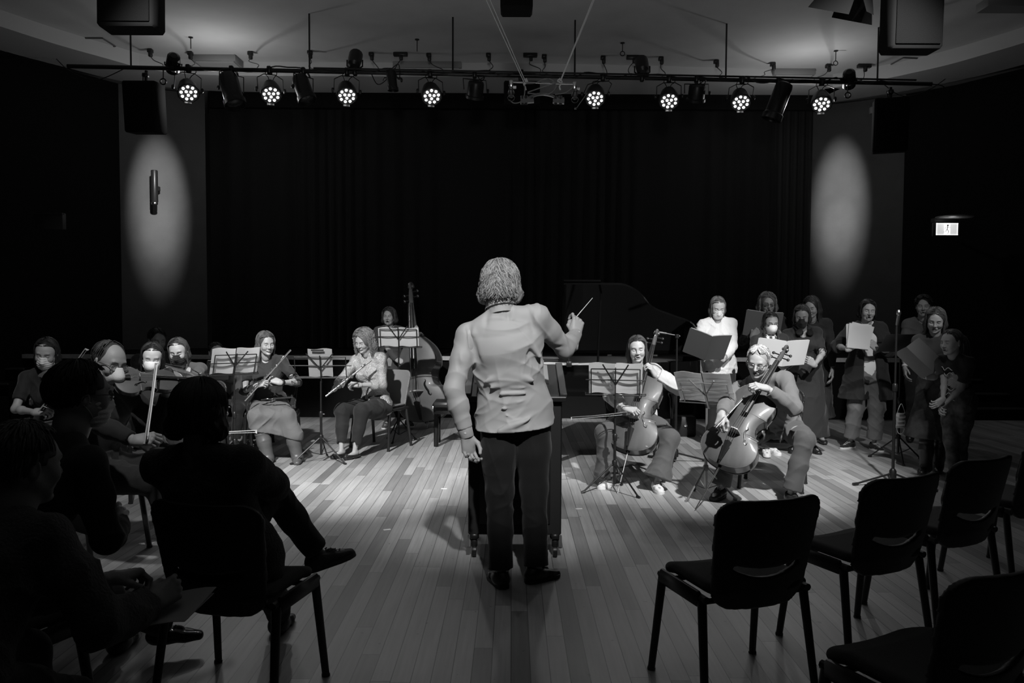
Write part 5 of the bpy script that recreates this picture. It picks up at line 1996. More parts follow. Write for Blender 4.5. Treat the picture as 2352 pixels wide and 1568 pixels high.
def arm(v, g, i, t, b=1.0, k=.02, upto=2.0, loose=0.0):
    S, m = g.S, g.sex == 'm'
    q = (.92 if m else .78) * b ** .5
    a, e, w = g.sh[i], g.elb[i], g.wr[i]
    v.rc(a, a + (e - a) * .45, .052 * S * q + t, .045 * S * q + t + loose * .5, k + .01)
    v.rc(a + (e - a) * .4, e, .045 * S * q + t + loose * .5, .038 * S * q + t + loose, k)
    if upto > 1:
        v.rc(e, e + (w - e) * .35, .039 * S * q + t + loose, .038 * S * q + t + loose, k)
        v.rc(e + (w - e) * .33, w, .038 * S * q + t + loose, .0255 * S * q + t + loose * .6, k)


def leg(v, g, i, t, b=1.0, k=.03, lower=True, calf=None):
    S = g.S
    q = b ** .5
    h, n, a = g.hip[i], g.kn[i], g.an[i]
    v.rc(h, h + (n - h) * .5, .084 * S * q + t, .072 * S * q + t, k)
    v.rc(h + (n - h) * .5, n, .072 * S * q + t, .054 * S * q + t, k)
    if lower:
        v.rc(n, n + (a - n) * .35, .053 * S * q + t, .052 * S * q + t, k)
        v.rc(n + (a - n) * .33, a, .052 * S * q + t, .034 * S * q + t, k)


def top(g, m, t=.014, sleeve=2.0, hem=.06, neck='crew', amp=.006, wl=.08, b=1.0, h=.0065, name='shirt', seed=3, loose=.008, flare=.0, open_=0.0, creases=(), nr=.058, dirs=None, cuff_tight=False, bust=True, back_hem=None):
    S = g.S
    A = np.array([g.nb, g.pel - g.up * hem] + g.sh + g.elb + (g.wr if sleeve > 1 else []))
    v = Vol(A.min(0) - .21, A.max(0) + .21, h)
    torso(v, g, t, b, bust=bust)
    if hem > .02:
        w0 = (.104 * b) * S + t
        v.rc(g.pel, g.pel - V(0, 0, hem + .03), w0, w0 + flare, .04, u=g.pl, su=1.45)
    for i in (0, 1):
        arm(v, g, i, t * .65, b, upto=sleeve, loose=loose)
    if dirs is None:
        dirs = [g.cl + g.up * .4, g.cl - g.up * .5, g.up + .3 * g.cl, g.up * .6 + g.cf]
    v.folds(amp, wl, dirs, seed)
    for (a, b_, w_, am) in creases:
        v.crease(a, b_, w_, am)
    v.cut(g.pel - V(0, 0, hem), nrm(-g.up * .5 - V(0, 0, .5) if hem <= .1 else V(0, 0, -1)), .004)
    for i in (0, 1):
        a, e, w = g.sh[i], g.elb[i], g.wr[i]
        if sleeve <= 1:
            cutl(v, a + (e - a) * sleeve, e - a, .16)
        else:
            cutl(v, e + (w - e) * (sleeve - 1) * .97, w - e, .13)
    # neck opening
    n_ = g.nb
    hv = nrm(g.hc - g.nb)
    if nr:
        v.rc(n_ - hv * .01, n_ + hv * .25, nr * S, nr * S * 1.25, .012, op='sub')
    if neck == 'v':
        v.rc(n_ + g.cf * .09 * S - g.up * .02, n_ + g.cf * .14 * S - g.up * .13 * S, .050 * S, .018 * S, .012, op='sub')
    elif neck == 'scoop':
        v.el(n_ + g.cf * .09 * S - g.up * .03 * S, (.068 * S,) * 3, .012, op='sub')
    elif neck == 'deep':
        v.rc(n_ + g.cf * .09 * S, n_ + g.cf * .155 * S - g.up * .20 * S, .060 * S, .016 * S, .012, op='sub')
    if open_:
        f0 = n_ + g.cf * .14 * S
        f1 = g.pel + g.cf * .19 * S - V(0, 0, hem + .05)
        v.rc(f0, f1, open_ * .75, open_, .012, op='sub', u=g.cl, su=1.0)
    p, f = v.mesh()
    return link(name, p - g.o, f, m, g.root)


def cutl(v, o, n, rng):
    """cut off what lies past the plane, near the point only"""
    n = nrm(n)
    o = V(o)

    def f(p):
        x, y, z = p[0] - o[0], p[1] - o[1], p[2] - o[2]
        a = x * n[0] + y * n[1] + z * n[2]
        q = np.sqrt(np.maximum(x * x + y * y + z * z - a * a, 0))
        return np.maximum(-a, np.maximum(q - .095, a - rng * 2.6))
    v.put(f, o - rng * 2.6, o + rng * 2.6, .003, 'sub')


def collar(g, m, parent, r=.060, hgt=.038, leaf=.03, gap=.35):
    """a folded shirt collar standing round the neck"""
    hv = nrm(g.hc - g.cf * .02 - g.nb)
    x = g.cl
    y = nrm(np.cross(hv, x))
    if y @ g.cf < 0:
        y = -y
    S = g.S
    rows = []
    for (rr, zz) in ((r * .98, .0), (r * .94, .026 + hgt), (r * 1.04, .030 + hgt), (r * 1.16, .026 + hgt - leaf), (r * 1.13, .024 + hgt - leaf)):
        row = []
        for a in np.linspace(gap, 2 * math.pi - gap, 40):
            fr_ = math.cos(a)
            row.append(g.nb + hv * (zz - .028 * max(fr_, 0) * 1.5 - .012 * fr_) * S + (x * math.sin(a) * rr * 1.02 + y * fr_ * rr * 1.05) * S + y * .012 - g.o)
        rows.append(row)
    return MB().sheet(rows, .003).build('collar', m, parent)


def trousers(g, m, t=.012, amp=.005, wl=.09, b=1.0, h=.0075, flare=0.0, length=.97, name='trousers', hemw=None, seed=5, waist=.10, wide=0.0):
    S = g.S
    A = np.array([g.pel + V(0, 0, .1)] + g.hip + g.kn + g.an)
    v = Vol(A.min(0) - .24, A.max(0) + .24, h)
    w0 = .104 * b * S + t
    v.rc(g.pel + g.up * waist, g.pel - V(0, 0, .05), w0 * .95, w0, .04, u=g.pl, su=1.45)
    for i in (0, 1):
        hq, n, a = g.hip[i], g.kn[i], g.an[i]
        q = b ** .5
        v.rc(hq, hq + (n - hq) * .5, .088 * S * q + t, .078 * S * q + t + wide, .03)
        v.rc(hq + (n - hq) * .5, n, .078 * S * q + t + wide, .060 * S * q + t + wide, .03)
        e = n + (a - n) * length
        r1 = hemw if hemw else .052 * S + t * .6
        v.rc(n, n + (a - n) * .5, .060 * S * q + t + wide, (.060 * S + r1) / 2 + wide * .5, .03)
        v.rc(n + (a - n) * .45, e + nrm(a - n) * .02, (.060 * S + r1) / 2 + wide * .5, r1 + flare, .03)
    dn = nrm(g.an[0] - g.kn[0])
    v.folds(amp, wl, [dn + g.pl * .5, dn - g.pl * .7, g.pl + dn * .3, g.pf], seed)
    for i in (0, 1):
        n, a = g.kn[i], g.an[i]
        e = n + (a - n) * length
        d = nrm(a - n)
        cutl2(v, e, d, .19)
    cutl2(v, g.pel + g.up * (waist + .03), g.up, .27)
    p, f = v.mesh()
    return link(name, p - g.o, f, m, g.root)


def cutl2(v, o, n, rng):
    o = V(o)

    def f(p):
        x, y, z = p[0] - o[0], p[1] - o[1], p[2] - o[2]
        a = x * n[0] + y * n[1] + z * n[2]
        q = np.sqrt(np.maximum(x * x + y * y + z * z - a * a, 0))
        return np.maximum(-a, np.maximum(q - rng, a - .25))
    v.put(f, o - .3, o + .3, .003, 'sub')


def skirt(g, m, length=.60, r1=.22, t=.014, amp=.012, wl=.11, h=.0075, sit=False, b=1.0, name='skirt', seed=6, drop=.32, dx=0.0):
    S = g.S
    A = np.array([g.pel + V(0, 0, .12), g.pel - V(0, 0, length)] + g.kn)
    v = Vol(A.min(0) - .30 - (V(0, 0, drop) if sit else 0), A.max(0) + .25, h)
    w0 = .104 * b * S + t
    v.rc(g.pel + g.up * .06, g.pel - V(0, 0, .05), w0 * .92, w0, .04, u=g.pl, su=1.5)
    if sit:
        for i in (0, 1):
            v.rc(g.hip[i], g.kn[i], .095 * S, .078 * S, .05)
        km, hm = (g.kn[0] + g.kn[1]) / 2, (g.hip[0] + g.hip[1]) / 2
        v.rc(hm, km, .09 * S, .068 * S, .05, u=g.pl, su=1.9)
        for i, s in ((0, 1), (1, -1)):
            v.rc(g.kn[i] - V(0, 0, .02), g.kn[i] * V(1, 1, 0) + (g.an[i] - g.kn[i]) * V(1, 1, 0) * .5 + V(0, 0, km[2] - drop - .03) + g.pl * s * .02, .075 * S, .098 * S, .05)
        v.rc(km - V(0, 0, .02) - g.pf * .02, km - V(0, 0, drop + .03) - g.pf * .03, .06, .09, .05, u=g.pl, su=2.2)
        v.folds(amp, wl, [g.pl, g.pl + g.pf * .3, g.pl + V(0, 0, .3)], seed)
        v.cut(km - V(0, 0, drop), V(dx, 0, -1), .004)
    else:
        km = (g.kn[0] + g.kn[1]) / 2
        e_ = g.pel * V(0, 0, 1) - V(0, 0, length + .05) + km * V(1, 1, 0)
        v.rc(g.pel - V(0, 0, .04), e_, w0, r1 * .82, .05, u=g.pl, su=1.42, su2=1.33)
        for i in (0, 1):
            v.rc(g.hip[i], g.kn[i], .10 * S, .095 * S, .05)
        v.folds(amp, wl, [g.pl, g.pl + g.pf * .5, g.pl - g.pf * .5, g.pf], seed)
        v.cut(g.pel - V(0, 0, length), (0, 0, -1), .004)
    cutl2(v, g.pel + g.up * .09, g.up, .27)
    p, f = v.mesh()
    return link(name, p - g.o, f, m, g.root)


def folder(c, up, nor, w_=.32, hgt=.31, fold=.5, label='', m=None, name='song_folder', open_=True, sheets=True, roll=0):
    """an open folder: c centre of its spine, up along the spine, nor towards the reader"""
    o = thing(name, label, 'folder', c)
    R = np.stack([nrm(np.cross(up, nor)), nrm(up), nrm(V(nor) - nrm(up) * (V(nor) @ nrm(up)))], 1)
    R = R @ rotz(roll)
    for s in (-1, 1):
        g = []
        for y in np.linspace(-hgt / 2, hgt / 2, 4):
            xs = np.linspace(0, w_ / 2, 5)
            g.append([R @ V(s * x * math.cos(fold), y, x * math.sin(fold) + .004 * math.sin(x * 20)) for x in (xs if s > 0 else xs[::-1])])
        MB().sheet(g, -.002).build('cover', m or M_paper2, o)
        if sheets:
            g = []
            for y in np.linspace(-hgt / 2 + .012, hgt / 2 + .004, 4):
                xs = np.linspace(.004, w_ / 2 - .012, 5)
                g.append([R @ V(s * x * math.cos(fold), y, x * math.sin(fold) + .006 + .006 * math.sin(x * 18)) for x in (xs if s > 0 else xs[::-1])])
            MB().sheet(g, .0015).build('page', M_paper, o)
    return o
# ------------------------------------------------------------------ the conductor (seen from behind)
hcn = P(1149, 655, 4.38)
pelc = P(1183, 1000, 4.46)
wrR = P(1322, 768, 4.78)
wrL = P(1072, 1000, 4.30)
anL, anR = V(*G(1150, 1345)[:2]), V(*G(1232, 1345)[:2])
M_shirt = cloth('pale_shirt', .42, .62, bscale=700, sheen=.2, bump=.12)
g = person('standing man in a pale shirt seen from behind, conducting with a raised baton', H=1.80, sex='m', head=hcn, yaw=172, pitch=6, roll=3, pel=pelc, face=180, chest=184,
           wr=(wrL, wrR), el=(V(-.9, -.5, -.2), V(.35, -.2, -1)), hd=((V(.12, .05, -1), V(-.5, .8, 0)), (V(.22, .35, 1), V(.35, -1, .1))), hp=('cup', 'pinch'),
           ank=((anL[0], 4.36), (anR[0], 4.43)), toe=(V(-.35, 1, 0), V(.75, .55, 0)), loc=(pelc[0], 4.4, 0), hh=.0075, b=1.10, skinv=.42, sho=(-.03, .015), shw=.192, handh=.0026)
CR = []


def crz(x0, y0, x1, y1, w_, a, dY=0.0):
    # creases across the back of the shirt
    CR.append((P(x0, y0, 4.30 + dY), P(x1, y1, 4.30 + dY), w_ * .85, a * 1.35))


for c in ((1085, 893, 1180, 846, .016, -.011), (1085, 905, 1205, 868, .012, -.009), (1165, 855, 1255, 885, .018, -.012), (1130, 905, 1250, 902, .012, -.008), (1110, 925, 1175, 960, .013, -.009),
          (1205, 770, 1265, 855, .02, -.016), (1180, 740, 1235, 830, .02, .013), (1195, 790, 1245, 860, .02, .012), (1215, 985, 1262, 930, .016, -.012), (1195, 970, 1255, 910, .016, .010), (1150, 990, 1258, 945, .016, -.009),
          (1090, 1000, 1200, 975, .016, -.009), (1120, 960, 1240, 925, .014, .008), (1085, 780, 1100, 850, .025, .016), (1075, 730, 1080, 800, .02, .014), (1085, 950, 1140, 915, .025, .016), (1120, 700, 1115, 780, .02, .006), (1165, 700, 1170, 790, .02, .006), (1215, 700, 1225, 760, .018, .009)):
    crz(*c)
# the fine horizontal pulls across the small of the back
for x0, y0, x1, y1 in ((1088, 897, 1150, 878), (1150, 878, 1186, 846), (1095, 905, 1180, 868), (1168, 853, 1225, 872), (1225, 872, 1262, 880), (1112, 914, 1160, 905), (1128, 934, 1190, 942), (1140, 905, 1215, 903), (1098, 882, 1140, 862), (1190, 925, 1250, 905),
                       (1150, 975, 1240, 950), (1120, 985, 1215, 968), (1100, 968, 1165, 955), (1180, 960, 1262, 918), (1215, 935, 1262, 900), (1090, 1000, 1180, 990), (1130, 925, 1175, 950), (1175, 890, 1240, 892)):
    CR.append((P(x0, y0, 4.30), P(x1, y1, 4.30), .0085, -.0075))
N_ = len(CR)
for c in ((1240, 760, 1285, 790, .018, -.014, .15), (1245, 790, 1300, 800, .016, .014, .15), (1255, 740, 1300, 770, .016, .012, .15), (1295, 770, 1330, 805, .014, -.014, .3), (1300, 800, 1335, 790, .012, .012, .3), (1045, 760, 1060, 830, .014, -.012, -.05), (1050, 830, 1072, 880, .014, .012, -.05), (1045, 870, 1070, 900, .012, -.010, -.1), (1048, 910, 1075, 940, .012, .010, -.1)):
    crz(*c)
CR = CR[:N_] + [(a, b, w_, a_ * .55) for a, b, w_, a_ in CR[N_:]]
sh = top(g, M_shirt, t=.016, sleeve=1.86, hem=.10, amp=.006, wl=.075, b=1.12, h=.0046, neck='crew', loose=.004, creases=CR, flare=.02, nr=0, seed=11)
collar(g, M_shirt, sh, r=.070, hgt=.050, leaf=.036)
# cuffs with buttons
for i in (0, 1):
    a, w = g.elb[i], g.wr[i]
    d = nrm(w - a)
    c0 = a + (w - a) * .80
    MB().lathe([(.040, 0), (.041, .004), (.038, .058), (.037, .060), (.030, .058), (.030, 0)], 20, c0 - g.o, M=local_aim(-d)).build('cuff', M_shirt, sh)
    bt = c0 + d * .03 - g.o
    back = V(0, -1, 0) - d * (V(0, -1, 0) @ d)
    MB().lathe([(.001, 0), (.006, 0), (.006, .003), (.001, .003)], 12, bt + nrm(back) * .038, M=local_aim(nrm(-back))).build('button', mat('shirt_button', .7, .3), sh)
trousers(g, cloth('black_jeans', .006), t=.014, amp=.006, b=1.06, h=.0065, length=1.0, hemw=.07, waist=.03)
for i in (0, 1):
    shoe('oxford', g.an[i], g.toe[i], mat('black_leather', .02, .35), g.root, g.o, 1.06, sole=M_black2)
hair('m', .22, g.R, g.hc, g.hs, g.root, g.o, L=.090, curl=.011, freq=85, vol=.012, N=1000, style='long', seed=3, rr=.0036, face=.95, fr=1.04)
# baton
b0 = g.wr[1] + g.HR[1] @ V(-.028, .075, -.035)
b1 = P(1361, 684, 4.95)
o = thing('baton', 'slim white baton held up in the conductor\'s right hand', 'baton', b0)
MB().tube([b0 * 0, b1 - b0], [.0032, .0019], 8).build('shaft', mat('white_baton', .85, .4), o)
MB().lathe([(.003, 0), (.008, .006), (.009, .02), (.004, .035)], 12, -nrm(b1 - b0) * .02, M=local_aim(-(b1 - b0))).build('grip', M_tan, o)
C_BLACK = cloth('black_cloth', .013)
C_DARK = cloth('dark_cloth', .030)
C_CHAR = cloth('charcoal_cloth', .055)
C_MID = cloth('grey_cloth', .14)
C_LIGHT = cloth('light_grey_cloth', .34)
C_WHITE = cloth('white_knit', .72, bscale=160, bump=.6)
L_BLACK = mat('black_leather', .02, .35)
L_BROWN = mat('grey_leather', .10, .4)
L_WHITE = mat('white_canvas', .75, .7)
UP = V(0, 0, 1)


def holdL(i=0, up=.6):
    """hand holding something in front of the chest; i=0 own left, 1 own right (seen from the front)"""
    return (V(-.55 if i == 0 else .55, -.1, up), V(.2 if i == 0 else -.2, -1, -.2))


def gxy(px, py, z=0.08):
    q = G(px, py, z)
    return (q[0], q[1])


# ---- the flutist in the long skirt
g = person('seated woman in a dark v-neck top and long skirt, flute held across her chest', H=1.66, head=P(611, 788, 8.02), yaw=38, pitch=12, roll=-3, pel=P(620, 930, 8.18), face=8, chest=14, sit=True,
           wr=(P(643, 878, 7.82), P(588, 884, 7.86)), el=(V(.7, .3, -.6), V(-.5, .3, -.8)), hd=((V(-.9, -.1, .35), V(.2, -.7, .6)), (V(.9, -.2, .25), V(-.1, -.8, .5))), hp=('hold', 'hold'),
           ank=((P(683, 1040, 7.80)[0], 7.80), (P(616, 1040, 7.76)[0], 7.76)), toe=(V(.25, -1, 0), V(.35, -1, 0)), knee=(V(.25, -1, .9), V(-.1, -1, .9)), skinv=.40, hh=.007)
top(g, C_DARK, neck='v', sleeve=1.12, hem=.10, amp=.005, seed=4, h=.006)
skirt(g, cloth('skirt_cloth', .13, bscale=120), sit=True, drop=.17, amp=.012, wl=.10, dx=-.25, seed=8)
for i in (0, 1):
    shoe('boot', g.an[i], g.toe[i], L_BROWN, g.root, g.o, 1.0, kn=g.kn[i])
hair('f', .10, g.R, g.hc, g.hs, g.root, g.o, L=.20, curl=.006, freq=40, vol=.006, N=420, seed=5)
MB().lathe([(.030, -.012), (.033, -.01), (.033, .01), (.030, .012)], 16, g.wr[0] - g.o - nrm(g.wr[0] - g.elb[0]) * .03, M=local_aim(g.wr[0] - g.elb[0])).build('wristwatch', M_black2, g.root)
flute(P(668, 803, 7.76), P(562, 920, 7.70), 'silver flute held slanting across the skirted flutist\'s chest')
flute(P(600, 918, 7.86), P(673, 912, 7.82), 'small dark piccolo lying across the skirted flutist\'s lap', name='piccolo', m=mat('dark_nickel', 0.3, 0.3, 1.0), r=.006)

# ---- the curly haired flutist
g = person('seated curly haired woman in a glittering pale sweater, lowering her flute', H=1.68, head=P(836, 783, 8.4), yaw=-28, pitch=22, roll=3, pel=P(866, 930, 8.52), face=-32, chest=-22, sit=True,
           wr=(P(826, 884, 8.22), P(768, 893, 8.12)), el=(V(.8, .3, -.7), V(-.5, .2, -.8)), hd=((V(-1, -.1, .1), V(.0, -.5, .8)), (V(.6, -.2, .8), V(-.7, -.6, .2))), hp=('hold', 'hold'),
           ank=(gxy(815, 1034), gxy(784, 1032)), toe=(V(-.5, -.8, 0), V(-.45, -.8, 0)), knee=(V(-.3, -1, .9), V(-.8, -.8, .9)), skinv=.40, hh=.007)
M_seq = mat('sequin_knit', .50, .35, .45, bump=1.0, bscale=130, var=.35, vscale=90)
top(g, M_seq, neck='crew', sleeve=1.55, hem=.10, amp=.006, seed=9, h=.006, loose=.012)
trousers(g, C_BLACK, amp=.004, length=.86, hemw=.05, wide=.01)
for i in (0, 1):
    shoe('flat', g.an[i], g.toe[i], mat('patent_leather', .02, .12), g.root, g.o, .98)
hair('f', .16, g.R, g.hc, g.hs, g.root, g.o, L=.19, curl=.016, freq=130, vol=.022, N=620, seed=6, rr=.0026, fr=1.15)
flute(P(853, 827, 8.18), P(748, 910, 7.95), 'silver flute held low by the curly haired flutist')

# ---- the double bass and its player
g = person('standing person in a dark jacket behind the double bass, mouth open in song', H=1.54, sex='f', head=P(894, 727, 10.12), yaw=-8, pitch=2, pel=P(897, 833, 10.2), face=10, chest=5,
           wr=(P(957, 766, 9.92), P(925, 846, 9.88)), el=(V(.9, .1, -.3), V(-.6, .1, -.8)), hd=((V(-.2, .05, 1), V(.5, -.9, 0)), (V(.9, -.3, -.3), V(0, -1, .3))), hp=('hold', 'hold'),
           ank=((P(940, 980, 10.05)[0], 10.05), (P(888, 980, 10.1)[0], 10.1)), mouth='wide', eyes='open', skinv=.34, hh=.008, face_h=.0042)
top(g, cloth('pale_shirt2', .30), neck='deep', sleeve=.9, hem=.06, amp=.003, t=.008, name='shirt')
top(g, C_CHAR, neck='crew', open_=.07, t=.022, hem=.14, amp=.006, seed=7, name='jacket', nr=.066)
trousers(g, C_DARK, amp=.005)
for i in (0, 1):
    shoe('sneaker', g.an[i], g.toe[i], C_CHAR, g.root, g.o, 1.0, sole=L_WHITE)
hair('f', .04, g.R, g.hc, g.hs, g.root, g.o, L=.09, curl=.006, freq=60, vol=.010, N=260, seed=7, rr=.004)
q0, q1 = P(973, 968, 9.72), P(947, 720, 9.98)
instrument('double_bass', 'large double bass standing between the pages and the conductor', 'double bass', q0, q1 - q0, V(-.42, -1, .22), 1.08, 'bass', M_var2, endpin=.075)

# ---- the young woman cellist
g = person('seated young woman with long hair singing behind her cello', H=1.62, head=P(1463, 801, 7.0), yaw=-6, pitch=8, roll=-4, pel=P(1463, 962, 7.12), face=-2, chest=0, sit=True,
           wr=(P(1505, 862, 6.98), P(1437, 938, 6.70)), el=(V(1, .1, -.4), V(-1, -.0, -.5)), hd=((V(-.5, -.15, .9), V(.6, -.4, .4)), (V(.75, -.5, -.1), V(-.2, -.6, .8))), hp=('press', 'hold'),
           ank=(gxy(1509, 1105), gxy(1396, 1096)), toe=(V(.05, -1, 0), V(-.6, -.8, 0)), knee=(V(.75, -.9, .7), V(-.75, -.9, .7)), mouth='ajar', skinv=.46, hh=.007, nose=.9)
top(g, cloth('pale_blouse', .55), neck='crew', sleeve=1.9, hem=.12, amp=.008, seed=12, h=.006, loose=.022, t=.016)
trousers(g, cloth('wide_trousers', .085, bscale=150), amp=.007, seed=14, flare=.05, hemw=.075, length=.93, wide=.012)
for i in (0, 1):
    shoe('sneaker', g.an[i], g.toe[i], L_WHITE, g.root, g.o, .95, sole=L_WHITE, lace=L_WHITE)
hair('f', .05, g.R, g.hc, g.hs, g.root, g.o, L=.27, curl=.003, freq=25, vol=.002, N=520, seed=8, part=-.3)
q0, q1 = P(1441, 1032, 6.68), P(1503, 782, 7.18)
inst, IR = instrument('cello', 'mid-toned cello standing upright before the young woman, behind the black wire stand', 'cello', q0, q1 - q0, V(-.30, -1, .45), .755, 'cello', M_var, endpin=.38)
bow(P(1440, 946, 6.62), P(1311, 958, 6.42), 'cello bow reaching left from behind the black wire stand', hair_off=V(0, -.3, -1))

# ---- the grey haired cellist
g = person('seated grey haired man in glasses and a button shirt, playing the cello', H=1.80, sex='m', head=P(1742, 830, 6.42), yaw=-30, pitch=20, roll=5, pel=P(1793, 982, 6.76), face=-22, chest=-14, sit=True,
           wr=(P(1762, 892, 6.22), P(1655, 955, 6.10)), el=(V(1, .0, -.7), V(-.8, .2, -.5)), hd=((V(-.9, -.2, .25), V(.1, -.5, .9)), (V(-.3, -.5, -.8), V(-.7, -.7, .1))), hp=('press', 'hold'),
           ank=(gxy(1818, 1132), gxy(1655, 1120)), toe=(V(.15, -1, 0), V(-.6, -.8, 0)), knee=(V(.1, -1, .9), V(-.9, -.6, .7)), mouth='ajar', skinv=.42, hh=.007, brow=.7, nose=1.15, b=1.04)
sh = top(g, cloth('work_shirt', .15, bscale=300), neck='crew', sleeve=1.9, hem=.12, amp=.008, seed=15, h=.006, loose=.014, b=1.04)
collar(g, cloth('work_shirt', .15), sh, r=.062, hgt=.03, leaf=.035, gap=.5)
trousers(g, cloth('grey_jeans', .085), amp=.007, seed=16, b=1.03, hemw=.075)
for i in (0, 1):
    shoe('sneaker', g.an[i], g.toe[i], L_BLACK, g.root, g.o, 1.05, sole=M_black2, lace=C_CHAR)
hair('m', .40, g.R, g.hc, g.hs, g.root, g.o, L=.05, curl=.002, freq=40, vol=.004, N=420, style='short', seed=9, rr=.003)
glasses(g.R, g.hc, g.hs, g.root, g.o, m=mat('wire_frame', .35, .3, .8))
q0, q1 = P(1652, 1064, 6.10), P(1801, 803, 6.52)
inst, IR = instrument('cello', 'glossy cello leaning against the grey haired man, behind the silver stand', 'cello', q0, q1 - q0, V(-.50, -1, .55), .755, 'cello', M_var, endpin=.40)
bow(P(1640, 980, 5.95), P(1724, 893, 6.45), 'cello bow held low in the grey haired cellist\'s right hand')

# ---- the singers at the right
def singer_hands(l, r):
    return (l, r), (holdL(0), holdL(1))


# white sweater
wr, hd = singer_hands(P(1660, 825, 8.55), P(1616, 822, 8.5))
g = person('standing masked woman in a white sweater, long straight hair, reading a dark folder', H=1.68, head=P(1649, 705, 8.8), yaw=-4, pitch=26, pel=P(1651, 860, 8.85), face=-4, wr=wr, hd=hd, hp=('hold', 'hold'), el=(V(.8, .1, -.7), V(-.8, .1, -.7)), skinv=.44,
           ank=((P(1668, 1000, 8.8)[0], 8.82), (P(1634, 1000, 8.8)[0], 8.8)))
top(g, C_WHITE, neck='v', sleeve=1.85, hem=.10, amp=.006, seed=21, loose=.018, t=.018, h=.006, flare=.02)
trousers(g, C_BLACK, amp=.003, hemw=.045)
for i in (0, 1):
    shoe('sneaker', g.an[i], g.toe[i], L_BLACK, g.root, g.o, .95, sole=L_WHITE)
face_mask('surgical', g.R, g.hc, g.hs, g.root, g.o)
hair('f', .12, g.R, g.hc, g.hs, g.root, g.o, L=.21, curl=.0015, freq=30, N=460, seed=10)
M_fold = mat('slate_folder', .075, .5)
folder(P(1627, 800, 8.36), V(.18, -.55, 1), V(.1, 1, .6), .50, .30, .45, 'dark open folder held by the woman in the white sweater', M_fold)

# curly haired woman with glasses, behind
wr, hd = singer_hands(P(1790, 768, 9.15), P(1728, 772, 9.1))
g = person('standing woman with curly hair and glasses singing at the back, behind a pale folder', H=1.75, head=P(1763, 697, 9.4), yaw=-6, pitch=10, pel=P(1765, 850, 9.45), face=0, wr=wr, hd=hd, hp=('hold', 'hold'), mouth='open', skinv=.36, face_h=.004, hh=.009)
top(g, C_BLACK, sleeve=1.9, hem=.05, h=.008)
skirt(g, C_BLACK, length=.6, h=.010)
for i in (0, 1):
    shoe('flat', g.an[i], g.toe[i], L_BLACK, g.root, g.o, .95)
hair('f', .15, g.R, g.hc, g.hs, g.root, g.o, L=.13, curl=.013, freq=110, vol=.016, N=420, seed=11, rr=.003)
glasses(g.R, g.hc, g.hs, g.root, g.o)
folder(P(1757, 748, 9.05), V(.08, -.25, 1), V(.05, 1, .3), .46, .30, .4, 'grey folder held up by the curly haired woman at the back', mat('mid_folder', .16, .6))

# small masked woman in glasses
wr, hd = singer_hands(P(1800, 845, 8.12), P(1755, 850, 8.12))
g = person('short woman in glasses and a white mask, dark plaits, behind the large white folder', H=1.52, head=P(1770, 741, 8.35), yaw=0, pitch=14, pel=P(1772, 868, 8.4), face=0, wr=wr, hd=hd, hp=('hold', 'hold'), skinv=.38, face_h=.004,
           ank=((P(1782, 1040, 8.3)[0], 8.4), (P(1757, 1040, 8.3)[0], 8.25)))
top(g, C_BLACK, sleeve=1.9, hem=.10, h=.008, neck='scoop')
trousers(g, C_BLACK, amp=.003)
for i in (0, 1):
    shoe('sneaker', g.an[i], g.toe[i], L_WHITE, g.root, g.o, .9, sole=L_WHITE)
face_mask('flat', g.R, g.hc, g.hs, g.root, g.o)
glasses(g.R, g.hc, g.hs, g.root, g.o)
hair('f', .03, g.R, g.hc, g.hs, g.root, g.o, L=.05, curl=.001, N=240, seed=12, rr=.0035)
for s in (-1, 1):
    c0 = g.hc + g.R @ V(s * .068, .0, -.05)
    c1 = g.hc + V(-s * .075, -.09, -.30) if False else g.hc + V(-s * .07, -.10, -.28)
    pts = [c0 + (c1 - c0) * t + V(.004 * math.sin(t * 40), -.02 * math.sin(t * 3), 0) for t in np.linspace(0, 1, 26)]
    MB().tube(V(pts) - g.o, .013 * (1 - .4 * np.linspace(0, 1, 26)) * (1 + .22 * np.sin(np.linspace(0, 42, 26))), 8, tone=.9).build('plait', hairmat(.03), g.root)
# checked scarf collar
cb_ = []
for z, r_ in ((.02, .070), (.00, .088), (-.04, .105), (-.055, .10)):
    cb_.append([g.nb - g.o + V(math.sin(a) * r_, -math.cos(a) * r_ * .9, z + .008 * math.sin(a * 5)) for a in np.linspace(-2.6, 2.6, 30)])
mch = mat('checked_scarf', .4, .8)
if not mch.node_tree.nodes.get('chk'):
    ck = mch.node_tree.nodes.new('ShaderNodeTexChecker')
    ck.name = 'chk'
    ck.inputs['Scale'].default_value = 36
    ck.inputs[1].default_value = (.65, .65, .65, 1)
    ck.inputs[2].default_value = (.05, .05, .05, 1)
    tcn = mch.node_tree.nodes.new('ShaderNodeTexCoord')
    mch.node_tree.links.new(tcn.outputs['Object'], ck.inputs[0])
    mch.node_tree.links.new(ck.outputs[0], mch.node_tree.nodes['Principled BSDF'].inputs[0])
MB().sheet(cb_, .006).build('scarf', mch, g.root)
folder(P(1802, 813, 7.98), V(.08, -.35, 1), V(-.1, 1, .35), .56, .27, .28, 'large white folder shared by the two masked singers', mat('white_folder', .62, .6), sheets=True)

